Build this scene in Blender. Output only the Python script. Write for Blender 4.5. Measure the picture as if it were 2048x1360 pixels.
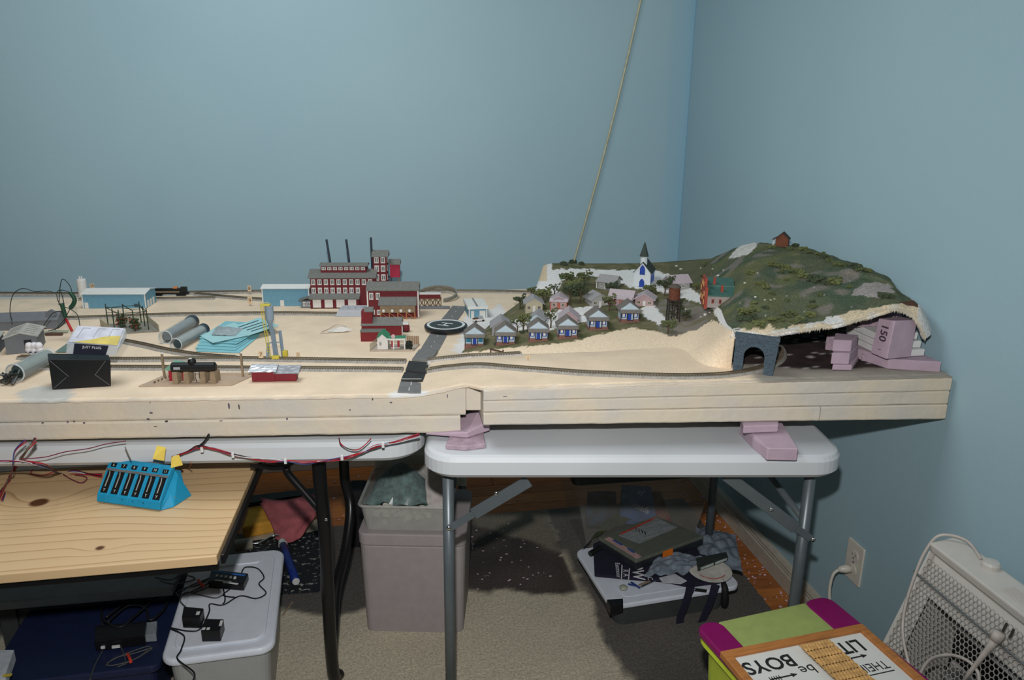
import bpy, bmesh, math, random
import numpy as np
from mathutils import Vector, Matrix
from mathutils.bvhtree import BVHTree
random.seed(7)
for o in list(bpy.data.objects): bpy.data.objects.remove(o)
SC = bpy.context.scene
COL = SC.collection

# ---------------------------------------------------------------- camera, world, lights, exposure
F_PX, PITCH, YAW, ROLL = 1550.0, .283, .171, .011
CAM = Vector((0, 0, 1.417))
FW = Vector((math.sin(YAW) * math.cos(PITCH), math.cos(YAW) * math.cos(PITCH), -math.sin(PITCH)))
_r = Vector((math.cos(YAW), -math.sin(YAW), 0)); _u = _r.cross(FW)
RT = _r * math.cos(ROLL) + _u * math.sin(ROLL)
UP = -_r * math.sin(ROLL) + _u * math.cos(ROLL)
cd = bpy.data.cameras.new('camera'); cam = bpy.data.objects.new('camera', cd); COL.objects.link(cam)
cd.sensor_width = 36; cd.lens = 36 * F_PX / 2048; cd.clip_start = .05; cd.clip_end = 50
m3 = Matrix((RT, UP, -FW)).transposed()
cam.matrix_world = Matrix.Translation(CAM) @ m3.to_4x4()
SC.camera = cam
wd = bpy.data.worlds.new('room_ambient'); SC.world = wd; wd.use_nodes = True
wd.node_tree.nodes['Background'].inputs[0].default_value = (.80, .92, 1, 1)
wd.node_tree.nodes['Background'].inputs[1].default_value = .07
fl = bpy.data.lights.new('camera_flash', 'SPOT'); flash = bpy.data.objects.new('camera_flash', fl); COL.objects.link(flash)
flash.location = CAM + UP * .19 - RT * .02
flash.rotation_euler = (FW + UP * .10 - RT * .10).to_track_quat('-Z', 'Y').to_euler()
fl.energy = 116; fl.shadow_soft_size = .02; fl.color = (1, .98, .97); fl.spot_size = math.radians(130); fl.spot_blend = 1.0
cl = bpy.data.lights.new('ceiling_lamp', 'AREA'); lamp = bpy.data.objects.new('ceiling_lamp', cl); COL.objects.link(lamp)
lamp.location = (-.45, 1.85, 2.58); cl.shape = 'DISK'; cl.size = 1.0; cl.energy = 20; cl.color = (.9, .96, 1)
SC.view_settings.view_transform = 'Standard'; SC.view_settings.look = 'None'
SC.view_settings.gamma = 1; SC.view_settings.exposure = 0; SC.view_settings.use_curve_mapping = False

# ---------------------------------------------------------------- helpers
def ray(px, py): return FW + RT * ((px - 1024) / F_PX) - UP * ((py - 680) / F_PX)
def AZ(px, py, z): d = ray(px, py); return CAM + d * ((z - CAM.z) / d.z)
def AY(px, py, y): d = ray(px, py); return CAM + d * (y / d.y)
def AX(px, py, x): d = ray(px, py); return CAM + d * (x / d.x)
def MPP(p): return (Vector(p) - CAM).dot(FW) / F_PX          # metres for one photo pixel at a point

def lin(c):
    out = []
    for v in c[:3]:
        v = v / 255.
        out.append(v / 12.92 if v <= .04045 else ((v + .055) / 1.055) ** 2.4)
    return tuple(out)
MATS = {}
def M(name, col=(128, 128, 128), rough=.6, metal=0., var=.12, scale=40., bump=0., bscale=300., clear=0., spec=.4, col2=None, lo=.35, hi=.65, stretch=None, emit=0):
    if name in MATS: return MATS[name]
    m = bpy.data.materials.new(name); m.use_nodes = True; MATS[name] = m
    nt = m.node_tree; N = nt.nodes; L = nt.links
    b = N['Principled BSDF']; b.inputs['Roughness'].default_value = rough; b.inputs['Metallic'].default_value = metal
    b.inputs['Specular IOR Level'].default_value = spec
    c = lin(col); tc = N.new('ShaderNodeTexCoord'); src = tc.outputs['Object']
    if stretch:
        mp = N.new('ShaderNodeMapping'); mp.inputs['Scale'].default_value = stretch; L.new(src, mp.inputs[0]); src = mp.outputs[0]
    if var > 0 or col2:
        nz = N.new('ShaderNodeTexNoise'); nz.inputs['Scale'].default_value = scale; nz.inputs['Detail'].default_value = 5; L.new(src, nz.inputs['Vector'])
        r = N.new('ShaderNodeValToRGB'); L.new(nz.outputs['Fac'], r.inputs[0])
        r.color_ramp.elements[0].position = lo; r.color_ramp.elements[1].position = hi
        a = [max(0, v * (1 - var)) for v in c]; d = lin(col2) if col2 else [min(1, v * (1 + var)) for v in c]
        r.color_ramp.elements[0].color = (*a, 1); r.color_ramp.elements[1].color = (*d, 1)
        L.new(r.outputs[0], b.inputs['Base Color'])
    else: b.inputs['Base Color'].default_value = (*c, 1)
    if bump:
        n2 = N.new('ShaderNodeTexNoise'); n2.inputs['Scale'].default_value = bscale; n2.inputs['Detail'].default_value = 4; L.new(src, n2.inputs['Vector'])
        bp = N.new('ShaderNodeBump'); bp.inputs['Strength'].default_value = bump; bp.inputs['Distance'].default_value = .004
        L.new(n2.outputs['Fac'], bp.inputs['Height']); L.new(bp.outputs[0], b.inputs['Normal'])
    if clear:
        t = N.new('ShaderNodeBsdfTransparent'); mx = N.new('ShaderNodeMixShader'); mx.inputs[0].default_value = 1 - clear
        L.new(t.outputs[0], mx.inputs[1]); L.new(b.outputs[0], mx.inputs[2]); L.new(mx.outputs[0], N['Material Output'].inputs[0])
    return m
def MVC(name, rough=.9, var=.15, scale=60, bump=.3, bscale=300):
    """material that takes its paint colour from the mesh attribute Col"""
    if name in MATS: return MATS[name]
    m = bpy.data.materials.new(name); m.use_nodes = True; MATS[name] = m
    nt = m.node_tree; N = nt.nodes; L = nt.links; b = N['Principled BSDF']; b.inputs['Roughness'].default_value = rough; b.inputs['Specular IOR Level'].default_value = .2
    at = N.new('ShaderNodeAttribute'); at.attribute_name = 'Col'
    tc = N.new('ShaderNodeTexCoord'); nz = N.new('ShaderNodeTexNoise'); nz.inputs['Scale'].default_value = scale; nz.inputs['Detail'].default_value = 6
    L.new(tc.outputs['Object'], nz.inputs['Vector'])
    r = N.new('ShaderNodeMapRange'); r.inputs[1].default_value = .3; r.inputs[2].default_value = .7; r.inputs[3].default_value = 1 - var; r.inputs[4].default_value = 1 + var
    L.new(nz.outputs['Fac'], r.inputs[0])
    mx = N.new('ShaderNodeVectorMath'); mx.operation = 'SCALE'; L.new(at.outputs['Color'], mx.inputs[0]); L.new(r.outputs[0], mx.inputs['Scale'])
    L.new(mx.outputs[0], b.inputs['Base Color'])
    n2 = N.new('ShaderNodeTexNoise'); n2.inputs['Scale'].default_value = bscale; n2.inputs['Detail'].default_value = 4; L.new(tc.outputs['Object'], n2.inputs['Vector'])
    bp = N.new('ShaderNodeBump'); bp.inputs['Strength'].default_value = bump; bp.inputs['Distance'].default_value = .004
    L.new(n2.outputs['Fac'], bp.inputs['Height']); L.new(bp.outputs[0], b.inputs['Normal'])
    return m

def tag(o, label=None, cat=None, group=None, kind=None):
    if label: o['label'] = label
    if cat: o['category'] = cat
    if group: o['group'] = group
    if kind: o['kind'] = kind
    return o
def thing(name, label, cat, loc=(0, 0, 0), rz=0, group=None, rot=None):
    o = bpy.data.objects.new(name, None); COL.objects.link(o); o.location = loc; o.empty_display_size = .02
    o.rotation_euler = rot if rot else (0, 0, rz)
    return tag(o, label, cat, group)
def copy_tree(o, parent=None):
    c = o.copy(); COL.objects.link(c); c.parent = parent
    for ch in o.children: copy_tree(ch, c)
    return c
class MB:
    def __init__(s, k=1.): s.v = []; s.f = []; s.k = k
    def add(s, vs, fs):
        n = len(s.v); s.v += [tuple(a) for a in vs]; s.f += [tuple(i + n for i in f) for f in fs]; return s
    def box(s, x0, x1, y0, y1, z0, z1):
        return s.add([(x0, y0, z0), (x1, y0, z0), (x1, y1, z0), (x0, y1, z0), (x0, y0, z1), (x1, y0, z1), (x1, y1, z1), (x0, y1, z1)],
                     [(0, 3, 2, 1), (4, 5, 6, 7), (0, 1, 5, 4), (1, 2, 6, 5), (2, 3, 7, 6), (3, 0, 4, 7)])
    def hexa(s, p): return s.add(p, [(0, 3, 2, 1), (4, 5, 6, 7), (0, 1, 5, 4), (1, 2, 6, 5), (2, 3, 7, 6), (3, 0, 4, 7)])
    def bar(s, a, b, w, t, up=(0, 0, 1)):
        a = Vector(a); b = Vector(b); d = (b - a).normalized(); u = Vector(up); sd = d.cross(u)
        if sd.length < 1e-4: sd = d.cross(Vector((1, 0, 0)))
        sd.normalize(); u = sd.cross(d).normalized(); sd *= w / 2; u *= t / 2
        return s.hexa([a - sd - u, b - sd - u, b + sd - u, a + sd - u, a - sd + u, b - sd + u, b + sd + u, a + sd + u])
    def prism(s, pts, lo, hi, axis='z'):
        n = len(pts)
        def P(p, h): return (p[0], p[1], h) if axis == 'z' else ((p[0], h, p[1]) if axis == 'y' else (h, p[0], p[1]))
        return s.add([P(p, lo) for p in pts] + [P(p, hi) for p in pts],
                     [tuple(range(n - 1, -1, -1)), tuple(range(n, 2 * n))] + [(i, (i + 1) % n, n + (i + 1) % n, n + i) for i in range(n)])
    def cyl(s, a, b, r0, r1=None, n=12, cap=True):
        r1 = r0 if r1 is None else r1; a = Vector(a); b = Vector(b); d = (b - a).normalized()
        x = d.orthogonal().normalized(); y = d.cross(x); vs = []
        for p, r in ((a, r0), (b, r1)):
            for i in range(n): t = 2 * math.pi * i / n; vs.append(p + (x * math.cos(t) + y * math.sin(t)) * r)
        fs = [(i, (i + 1) % n, n + (i + 1) % n, n + i) for i in range(n)]
        if cap: fs += [tuple(range(n - 1, -1, -1)), tuple(range(n, 2 * n))]
        return s.add(vs, fs)
    def tube(s, pts, r, n=6, closed=False):
        P = [Vector(p) for p in pts]; m = len(P); vs = []; prev = None
        for i in range(m):
            d = (P[(i + 1) % m] - P[i - 1]) if (closed or 0 < i < m - 1) else (P[1] - P[0] if i == 0 else P[-1] - P[-2])
            if d.length < 1e-9: d = Vector((0, 0, 1))
            d.normalize()
            x = d.orthogonal().normalized() if prev is None else (prev - d * prev.dot(d))
            if x.length < 1e-6: x = d.orthogonal()
            x.normalize(); prev = x; y = d.cross(x); rr = r[i] if isinstance(r, (list, tuple)) else r
            for j in range(n): t = 2 * math.pi * j / n; vs.append(P[i] + (x * math.cos(t) + y * math.sin(t)) * rr)
        fs = []
        for i in range(m if closed else m - 1):
            k = (i + 1) % m
            for j in range(n): fs.append((i * n + j, i * n + (j + 1) % n, k * n + (j + 1) % n, k * n + j))
        if not closed: fs += [tuple(range(n - 1, -1, -1)), tuple((m - 1) * n + j for j in range(n))]
        return s.add(vs, fs)
    def ribbon(s, pts, w, t=.0008, side=None):
        """flat strap along pts, side = width direction"""
        P = [Vector(p) for p in pts]; vs = []; m = len(P)
        for i in range(m):
            d = (P[min(i + 1, m - 1)] - P[max(i - 1, 0)]).normalized(); sd = Vector(side) if side else d.cross(Vector((0, 0, 1)))
            sd = (sd - d * sd.dot(d)).normalized(); nn = sd.cross(d).normalized()
            for a, b in ((-1, -1), (1, -1), (1, 1), (-1, 1)): vs.append(P[i] + sd * (a * w / 2) + nn * (b * t / 2))
        fs = [(3, 2, 1, 0), tuple(4 * (m - 1) + j for j in range(4))]
        for i in range(m - 1):
            for j in range(4): fs.append((4 * i + j, 4 * i + (j + 1) % 4, 4 * i + 4 + (j + 1) % 4, 4 * i + 4 + j))
        return s.add(vs, fs)
    def lathe(s, prof, c=(0, 0, 0), n=24):
        vs = []; m = len(prof)
        for r, z in prof:
            for i in range(n): t = 2 * math.pi * i / n; vs.append((c[0] + r * math.cos(t), c[1] + r * math.sin(t), c[2] + z))
        fs = [(a * n + i, a * n + (i + 1) % n, (a + 1) * n + (i + 1) % n, (a + 1) * n + i) for a in range(m - 1) for i in range(n)]
        fs += [tuple(range(n - 1, -1, -1)), tuple((m - 1) * n + i for i in range(n))]
        return s.add(vs, fs)
    def ball(s, c, r, sc=(1, 1, 1), n=8, jit=0.):
        vs = [(c[0], c[1], c[2] - r * sc[2])]; m = max(3, n // 2)
        for a in range(1, m):
            ph = -math.pi / 2 + math.pi * a / m
            for i in range(n):
                t = 2 * math.pi * i / n; q = r * (1 + random.uniform(-jit, jit))
                vs.append((c[0] + q * sc[0] * math.cos(ph) * math.cos(t), c[1] + q * sc[1] * math.cos(ph) * math.sin(t), c[2] + q * sc[2] * math.sin(ph)))
        vs.append((c[0], c[1], c[2] + r * sc[2])); T = len(vs) - 1; fs = []
        for i in range(n):
            fs.append((0, 1 + (i + 1) % n, 1 + i)); fs.append((T, T - n + i, T - n + (i + 1) % n))
            for a in range(m - 2): fs.append((1 + a * n + i, 1 + a * n + (i + 1) % n, 1 + (a + 1) * n + (i + 1) % n, 1 + (a + 1) * n + i))
        return s.add(vs, fs)
    def grid(s, fn, nu, nv):
        vs = [fn(i / nu, j / nv) for j in range(nv + 1) for i in range(nu + 1)]; w = nu + 1
        return s.add(vs, [(j * w + i, j * w + i + 1, (j + 1) * w + i + 1, (j + 1) * w + i) for j in range(nv) for i in range(nu)])
    def build(s, name, mat, parent=None, smooth=False, bevel=0, seg=2, solid=0, fix=True, kind=None, loc=None, rz=0, rot=None, label=None, soff=-1):
        me = bpy.data.meshes.new(name); me.from_pydata([tuple(c * s.k for c in v) for v in s.v], [], s.f)
        if fix:
            bm = bmesh.new(); bm.from_mesh(me); bmesh.ops.recalc_face_normals(bm, faces=bm.faces); bm.to_mesh(me); bm.free()
        me.materials.append(mat)
        if smooth: me.polygons.foreach_set('use_smooth', [True] * len(me.polygons))
        o = bpy.data.objects.new(name, me); COL.objects.link(o)
        if parent: o.parent = parent
        if loc: o.location = loc
        if rot: o.rotation_euler = rot
        elif rz: o.rotation_euler = (0, 0, rz)
        if solid:
            md = o.modifiers.new('thickness', 'SOLIDIFY'); md.thickness = solid; md.offset = soff
        if bevel:
            md = o.modifiers.new('bevel', 'BEVEL'); md.width = bevel * s.k; md.segments = seg; md.limit_method = 'ANGLE'; md.angle_limit = math.radians(35)
        if kind: o['kind'] = kind
        if label: o['label'] = label
        return o
def paint(o, cols):
    a = o.data.color_attributes.new('Col', 'FLOAT_COLOR', 'POINT')
    a.data.foreach_set('color', np.asarray([(c[0], c[1], c[2], 1.) for c in cols], dtype=np.float32).ravel())
def rrect(x0, x1, y0, y1, r, n=6):
    p = []
    for cx, cy, a in ((x1 - r, y1 - r, 0), (x0 + r, y1 - r, 90), (x0 + r, y0 + r, 180), (x1 - r, y0 + r, 270)):
        for i in range(n + 1): t = math.radians(a + 90 * i / n); p.append((cx + r * math.cos(t), cy + r * math.sin(t)))
    return p
def spl(pts, n=8, closed=False):
    """Catmull-Rom through points"""
    P = [Vector(p) for p in pts]; m = len(P); out = []
    for i in range(m if closed else m - 1):
        a, b, c, d = (P[(i - 1) % m], P[i], P[(i + 1) % m], P[(i + 2) % m]) if closed else (P[max(i - 1, 0)], P[i], P[i + 1], P[min(i + 2, m - 1)])
        for j in range(n):
            t = j / n; out.append(.5 * ((2 * b) + (c - a) * t + (2 * a - 5 * b + 4 * c - d) * t * t + (3 * b - a - 3 * c + d) * t ** 3))
    if not closed: out.append(P[-1])
    return out
def inpoly(x, y, poly):
    c = False; j = len(poly) - 1
    for i in range(len(poly)):
        xi, yi = poly[i][0], poly[i][1]; xj, yj = poly[j][0], poly[j][1]
        if (yi > y) != (yj > y) and x < (xj - xi) * (y - yi) / (yj - yi + 1e-12) + xi: c = not c
        j = i
    return c
def ss(x, a, b):
    t = min(1, max(0, (x - a) / (b - a))); return t * t * (3 - 2 * t)
from mathutils import noise as _mn
def nz(x, y, z=0., s=1.): return _mn.noise(Vector((x * s, y * s, z * s)))

# lettering: all text meshes are made in one go
TEXTS = ['H', '150', '1', '2', '6', '7', '8', '9', '10', '11', '4', '5', 'LITTLE', 'BOYS', 'THEIR', 'be', 'el', 'roads', 'OW', 'R A', 'Eastmoor', 'C', 'JUST PLUG', 'Y', 'X', 'i']
TM = {}
def _make_text():
    obs = []
    for t in TEXTS:
        c = bpy.data.curves.new('lettering', 'FONT'); c.body = t; c.align_x = 'CENTER'; c.align_y = 'CENTER'; c.size = 1; c.extrude = .004
        c.resolution_u = 3; c.offset = .018 if t in ('LITTLE', 'BOYS', '150', 'OW') else 0
        o = bpy.data.objects.new('lettering', c); COL.objects.link(o); obs.append((t, o, c))
    dg = bpy.context.evaluated_depsgraph_get(); dg.update()
    for t, o, c in obs: TM[t] = bpy.data.meshes.new_from_object(o.evaluated_get(dg))
    for t, o, c in obs: bpy.data.objects.remove(o); bpy.data.curves.remove(c)
_make_text()
def letters(t, size, mat, parent, o, xdir, ydir, name='lettering', sx=1.):
    """flat lettering part: o = centre, xdir / ydir = reading and up directions (parent space)"""
    x = Vector(xdir).normalized(); y = Vector(ydir); y = (y - x * y.dot(x)).normalized(); z = x.cross(y)
    me = TM[t].copy(); me.materials.clear(); me.materials.append(mat)
    R = Matrix((x * sx, y, z)).transposed().to_4x4()
    me.transform(Matrix.Translation(Vector(o)) @ R @ Matrix.Scale(size, 4))
    ob = bpy.data.objects.new(name, me); COL.objects.link(ob); ob.parent = parent
    return ob
# ================================================================ the room
WX, WY = 1.218, 3.03
def wall_material():
    m = bpy.data.materials.new('blue_wall_paint'); m.use_nodes = True; N = m.node_tree.nodes; L = m.node_tree.links; b = N['Principled BSDF']
    b.inputs['Roughness'].default_value = .55; b.inputs['Specular IOR Level'].default_value = .25
    tc = N.new('ShaderNodeTexCoord'); sp = N.new('ShaderNodeSeparateXYZ'); L.new(tc.outputs['Object'], sp.inputs[0])
    # cut-in brush band of deeper blue beside the corner (on the back wall)
    n0 = N.new('ShaderNodeTexNoise'); n0.inputs['Scale'].default_value = 2.2; n0.inputs['Detail'].default_value = 6
    mp = N.new('ShaderNodeMapping'); mp.inputs['Scale'].default_value = (26, 26, .5); L.new(tc.outputs['Object'], mp.inputs[0]); L.new(mp.outputs[0], n0.inputs['Vector'])
    md = N.new('ShaderNodeMath'); md.operation = 'MULTIPLY_ADD'; md.inputs[1].default_value = .10; L.new(n0.outputs['Fac'], md.inputs[0]); L.new(sp.outputs['X'], md.inputs[2])
    r = N.new('ShaderNodeMapRange'); r.inputs[1].default_value = WX - .06; r.inputs[2].default_value = WX + .06; r.clamp = True; L.new(md.outputs[0], r.inputs[0])
    r2 = N.new('ShaderNodeMapRange'); r2.inputs[1].default_value = WY - .02; r2.inputs[2].default_value = WY - .005; L.new(sp.outputs['Y'], r2.inputs[0])
    ml = N.new('ShaderNodeMath'); ml.operation = 'MULTIPLY'; L.new(r.outputs[0], ml.inputs[0]); L.new(r2.outputs[0], ml.inputs[1])
    n1 = N.new('ShaderNodeTexNoise'); n1.inputs['Scale'].default_value = 1.4; n1.inputs['Detail'].default_value = 4; L.new(tc.outputs['Object'], n1.inputs['Vector'])
    c1 = N.new('ShaderNodeValToRGB'); c1.color_ramp.elements[0].position = .3; c1.color_ramp.elements[1].position = .7
    c1.color_ramp.elements[0].color = (*lin((150, 178, 188)), 1); c1.color_ramp.elements[1].color = (*lin((157, 184, 192)), 1); L.new(n1.outputs['Fac'], c1.inputs[0])
    mx = N.new('ShaderNodeMix'); mx.data_type = 'RGBA'; L.new(ml.outputs[0], mx.inputs[0]); L.new(c1.outputs[0], mx.inputs[6]); mx.inputs[7].default_value = (*lin((138, 177, 195)), 1)
    L.new(mx.outputs[2], b.inputs['Base Color'])
    n2 = N.new('ShaderNodeTexNoise'); n2.inputs['Scale'].default_value = 90; n2.inputs['Detail'].default_value = 3; L.new(tc.outputs['Object'], n2.inputs['Vector'])
    bp = N.new('ShaderNodeBump'); bp.inputs['Strength'].default_value = .12; bp.inputs['Distance'].default_value = .003; L.new(n2.outputs['Fac'], bp.inputs['Height']); L.new(bp.outputs[0], b.inputs['Normal'])
    return m
WALLM = wall_material()
def struct(o): o['kind'] = 'structure'; return o
struct(MB().box(-3, WX + .1, WY, WY + .1, 0, 2.6).build('wall_back', WALLM))
struct(MB().box(WX, WX + .1, -1.2, WY, 0, 2.6).build('wall_right', WALLM))
BASEM = M('baseboard_paint', (178, 172, 158), .45, var=.06)
prof = [(0, 0), (.014, 0), (.014, .052), (.011, .056), (.013, .062), (.011, .068), (.0125, .074), (.008, .084), (.004, .09), (0, .09)]
struct(MB().prism([(WX - a, b) for a, b in prof], -1.0, WY - .014, 'y').build('baseboard_right', BASEM))
struct(MB().prism([(WY - a, b) for a, b in prof], -3, WX, 'x').build('baseboard_back', BASEM))
# wood floor, laid board by board where it shows past the carpet
fl_o = struct(MB().box(-3, WX, -1.2, WY, -.06, -.004).build('floor', M('subfloor', (70, 45, 25), .8)))
WOODS = [M('oak_floor_%d' % i, c, .38, var=.22, scale=9, stretch=(1.2, 14, 1), bump=.05, bscale=60) for i, c in enumerate([(168, 100, 48), (150, 88, 40), (180, 112, 56), (158, 96, 50)])]
pw = .082; y = WY - .015; row = 0
while y > 1.25:
    x = -1.5 + random.uniform(0, .6) - .6
    while x < WX - .02:
        ln = random.uniform(.55, 1.0); x1 = min(x + ln, WX - .013)
        if x1 > .6 or (y > 2.3 and x1 > -1.6):
            MB().box(x + .0008, x1 - .0008, y - pw + .0008, y - .0008, -.004, 0).build('floorboard', random.choice(WOODS), fl_o, bevel=.0008, seg=1)
        x = x1
    y -= pw; row += 1
# stained carpet piece
NX, NY = 230, 200; X0, X1, Y0, Y1 = -1.6, 1.108, .35, 2.50
def rugp(u, v):
    x = X0 + (X1 - X0) * u; y = Y0 + (Y1 - Y0) * v + .03 * u * (v > .99)
    e = .004 * nz(x, y, 0, 40) if (v in (0, 1) or u in (0, 1)) else 0
    return (x + e, y + e, .007 + .0012 * nz(x, y, 3, 90))
mb = MB().grid(rugp, NX, NY)
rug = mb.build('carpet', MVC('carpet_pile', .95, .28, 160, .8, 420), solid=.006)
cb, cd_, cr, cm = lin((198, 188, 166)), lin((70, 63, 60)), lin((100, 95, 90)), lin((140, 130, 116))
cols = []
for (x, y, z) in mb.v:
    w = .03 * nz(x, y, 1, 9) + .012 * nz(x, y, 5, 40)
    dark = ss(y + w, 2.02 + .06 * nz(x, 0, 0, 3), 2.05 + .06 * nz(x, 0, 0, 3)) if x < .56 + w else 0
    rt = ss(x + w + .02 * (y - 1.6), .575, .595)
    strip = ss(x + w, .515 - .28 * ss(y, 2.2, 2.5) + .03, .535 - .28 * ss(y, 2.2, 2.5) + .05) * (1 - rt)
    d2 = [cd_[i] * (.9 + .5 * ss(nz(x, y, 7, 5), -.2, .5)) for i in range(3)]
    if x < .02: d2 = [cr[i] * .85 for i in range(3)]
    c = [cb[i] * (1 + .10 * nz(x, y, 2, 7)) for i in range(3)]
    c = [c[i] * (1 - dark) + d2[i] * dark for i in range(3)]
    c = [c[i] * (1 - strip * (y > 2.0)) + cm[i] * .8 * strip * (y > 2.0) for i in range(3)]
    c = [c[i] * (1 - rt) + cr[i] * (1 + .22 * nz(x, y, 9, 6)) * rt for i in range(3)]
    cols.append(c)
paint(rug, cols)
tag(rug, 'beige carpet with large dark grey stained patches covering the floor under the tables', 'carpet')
# foam crumbs, uncountable
mb = MB()
for i in range(420):
    q = random.random()
    if q < .45: x = random.uniform(WX - .105, WX - .018); y = random.uniform(1.55, 2.95); z = .002
    elif q < .7: x = random.uniform(-.5, .55); y = random.uniform(2.52, 2.95); z = .002
    else: x = random.uniform(.2, .5); y = random.uniform(2.05, 2.48); z = .010
    s = random.uniform(.0012, .0048); mb.ball((x, y, z + s * .4), s, (1.2, 1, .6), 4, .4)
tag(mb.build('foam_crumbs', M('foam_crumb', (205, 180, 195), .9), kind='stuff'), 'pink and white foam crumbs scattered over the floorboards and dark carpet', 'debris')
def flake(px, py, w, h, col, label, rz=0, z=.0085):
    p = AZ(px, py, z); k = MPP(p); pts = []
    for i in range(9):
        t = 2 * math.pi * i / 9; q = 1 + random.uniform(-.3, .25); pts.append((w / 2 * k * q * math.cos(t), h / 2 * k * q * 2.2 * math.sin(t)))
    o = MB().prism(pts, 0, .0025).build('paint_flake', M('flake_%s' % (col,), col, .8), loc=p, rz=rz)
    tag(o, label, 'flake', 'scraps dropped on the carpet')
flake(1002, 1044, 22, 22, (215, 222, 225), 'largest white scrap on the dark carpet patch beside the grey bin')
flake(990, 1062, 9, 8, (205, 205, 190), 'small cream scrap just below the largest white scrap')
flake(1016, 1160, 12, 28, (175, 165, 180), 'long thin white scrap on the dark patch near its lower edge', .4)
flake(1075, 1252, 13, 9, (190, 175, 130), 'pale yellow scrap on the beige carpet')
flake(1157, 1281, 14, 14, (170, 145, 165), 'pink foam scrap on the beige carpet below the clear box', .3)
flake(703, 1252, 22, 18, (175, 145, 165), 'pink foam strip on the carpet between black table leg and grey bin', -.8)
flake(676, 1281, 7, 12, (210, 212, 215), 'tiny white scrap beside the black table leg')
flake(1128, 1297, 5, 5, (40, 36, 34), 'tiny dark crumb on the beige carpet below the pale yellow scrap')

# wall socket with plug and heater cord
p = AX(1711, 1124, WX)
t = thing('wall_outlet', 'ivory duplex wall outlet on the blue right wall beside the table leg', 'outlet', (WX, p.y, p.z))
IV = M('ivory_plastic', (205, 200, 188), .35, var=.03); DK = M('slot_dark', (30, 28, 26), .7)
MB().prism(rrect(-.035, .035, -.057, .057, .004), -.006, 0, 'x').build('wall_plate', IV, t, bevel=.002)
for zz in (.021, -.021):
    o = MB().prism([(a * .017, zz + max(-.0135, min(.0135, b * .017))) for a, b in [(math.cos(i * math.pi / 8), math.sin(i * math.pi / 8)) for i in range(16)]], -.0085, -.005, 'x').build('receptacle', IV, t)
    if zz > 0:
        for yy, h in ((-.006, .0045), (.006, .0035)): MB().box(-.0089, -.0084, yy - .001, yy + .001, zz + .001 - h + .002, zz + .001 + h).build('slot', DK, o)
        MB().cyl((-.0089, 0, zz - .008), (-.0084, 0, zz - .008), .0022, n=8).build('ground_hole', DK, o)
MB().cyl((-.0072, 0, 0), (-.0055, 0, 0), .003, n=8).build('screw', M('screw_steel', (170, 168, 160), .3, 1), t)

# cream cord hanging across the back wall
a = AY(1286, -20, WY - .008); b = AY(1143, 540, WY - .012)
pts = [a + (a - b) * (.75 - .25 * i) + Vector((0, 0, 0)) for i in range(3)] + [a.lerp(b, i / 14) + Vector((.012 * math.sin(i / 14 * math.pi), 0, 0)) for i in range(15)] + [b + Vector((-.015, 0, -.12))]
tag(MB().tube(pts, .0042, 6).build('hanging_cord', M('cream_cord', (185, 180, 150), .7), smooth=True), 'cream cord hanging slantwise down the back wall behind the hill', 'cord')
# ================================================================ folding tables
def table_top(name, t, a, b, depth, r, zt, th, mat, back_dir=None):
    """rounded slab whose front edge runs a -> b (world xy)"""
    A = Vector(a); B = Vector(b); L = (B - A).length; d = (B - A).normalized(); n = Vector((-d.y, d.x))
    pts = rrect(0, L, 0, depth, r, 8)
    w = [A + d * x + n * y for x, y in pts]
    mb = MB(); rings = []
    for inset, z in ((.010, zt - th), (0, zt - th + .010), (0, zt - .012), (.006, zt - .003), (.014, zt)):
        cx = A + d * L / 2 + n * depth / 2
        ring = []
        for (x, y) in rrect(inset, L - inset, inset, depth - inset, r - inset * .8, 8): q = A + d * x + n * y; ring.append((q.x, q.y, z))
        rings.append(ring)
    n_ = len(rings[0]); vs = [v for rg in rings for v in rg]
    fs = [(k * n_ + i, k * n_ + (i + 1) % n_, (k + 1) * n_ + (i + 1) % n_, (k + 1) * n_ + i) for k in range(len(rings) - 1) for i in range(n_)]
    fs += [tuple(range(n_ - 1, -1, -1)), tuple((len(rings) - 1) * n_ + i for i in range(n_))]
    return mb.add(vs, fs).build(name, mat, t, bevel=0)
ZT = .735
# right table -------------------------------------------------
t = thing('folding_table', 'pale grey plastic folding table with grey tube legs under the hill end of the layout', 'table', (0, 0, 0))
TOPM = M('table_plastic', (186, 190, 193), .5, var=.05, scale=3, bump=.05, bscale=400)
A = AZ(843, 915, ZT); B = AZ(1704, 915, ZT)
table_top('tabletop', t, (A.x, A.y), (B.x, B.y), .82, .07, ZT, .05, TOPM)
LEGM = M('grey_enamel_steel', (92, 100, 104), .38, .3, var=.05)
CHR = M('bolt_chrome', (215, 215, 215), .18, 1., var=0)
fr = AZ(1642, 953, ZT - .05); fl_ = AZ(893, 953, ZT - .05)
dirx = Vector((B.x - A.x, B.y - A.y, 0)).normalized(); diry = Vector((-dirx.y, dirx.x, 0))
fr = Vector((fr.x, fr.y, 0)) + diry * .05; fl_ = Vector((fl_.x, fl_.y, 0)) + diry * .05
rr = AY(1424, 1000, 2.09); rr = Vector((rr.x, rr.y, 0)); rl = Vector((fl_.x, fl_.y, 0)) + (rr - Vector((fr.x, fr.y, 0)))
for p in (fl_, fr, rl, rr):
    q = p + (-(dirx) if p in (fl_, rl) else dirx) * .0
    o = MB().cyl((p.x, p.y, ZT - .05), (p.x, p.y, .02), .0125, n=14).build('leg', LEGM, t, smooth=False)
    for f in o.data.polygons: f.use_smooth = len(f.vertices) == 4
    MB().cyl((p.x, p.y, .022), (p.x, p.y, .008), .0145, .0155, 12).build('rubber_foot', M('black_rubber', (25, 26, 28), .7), o)
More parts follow.
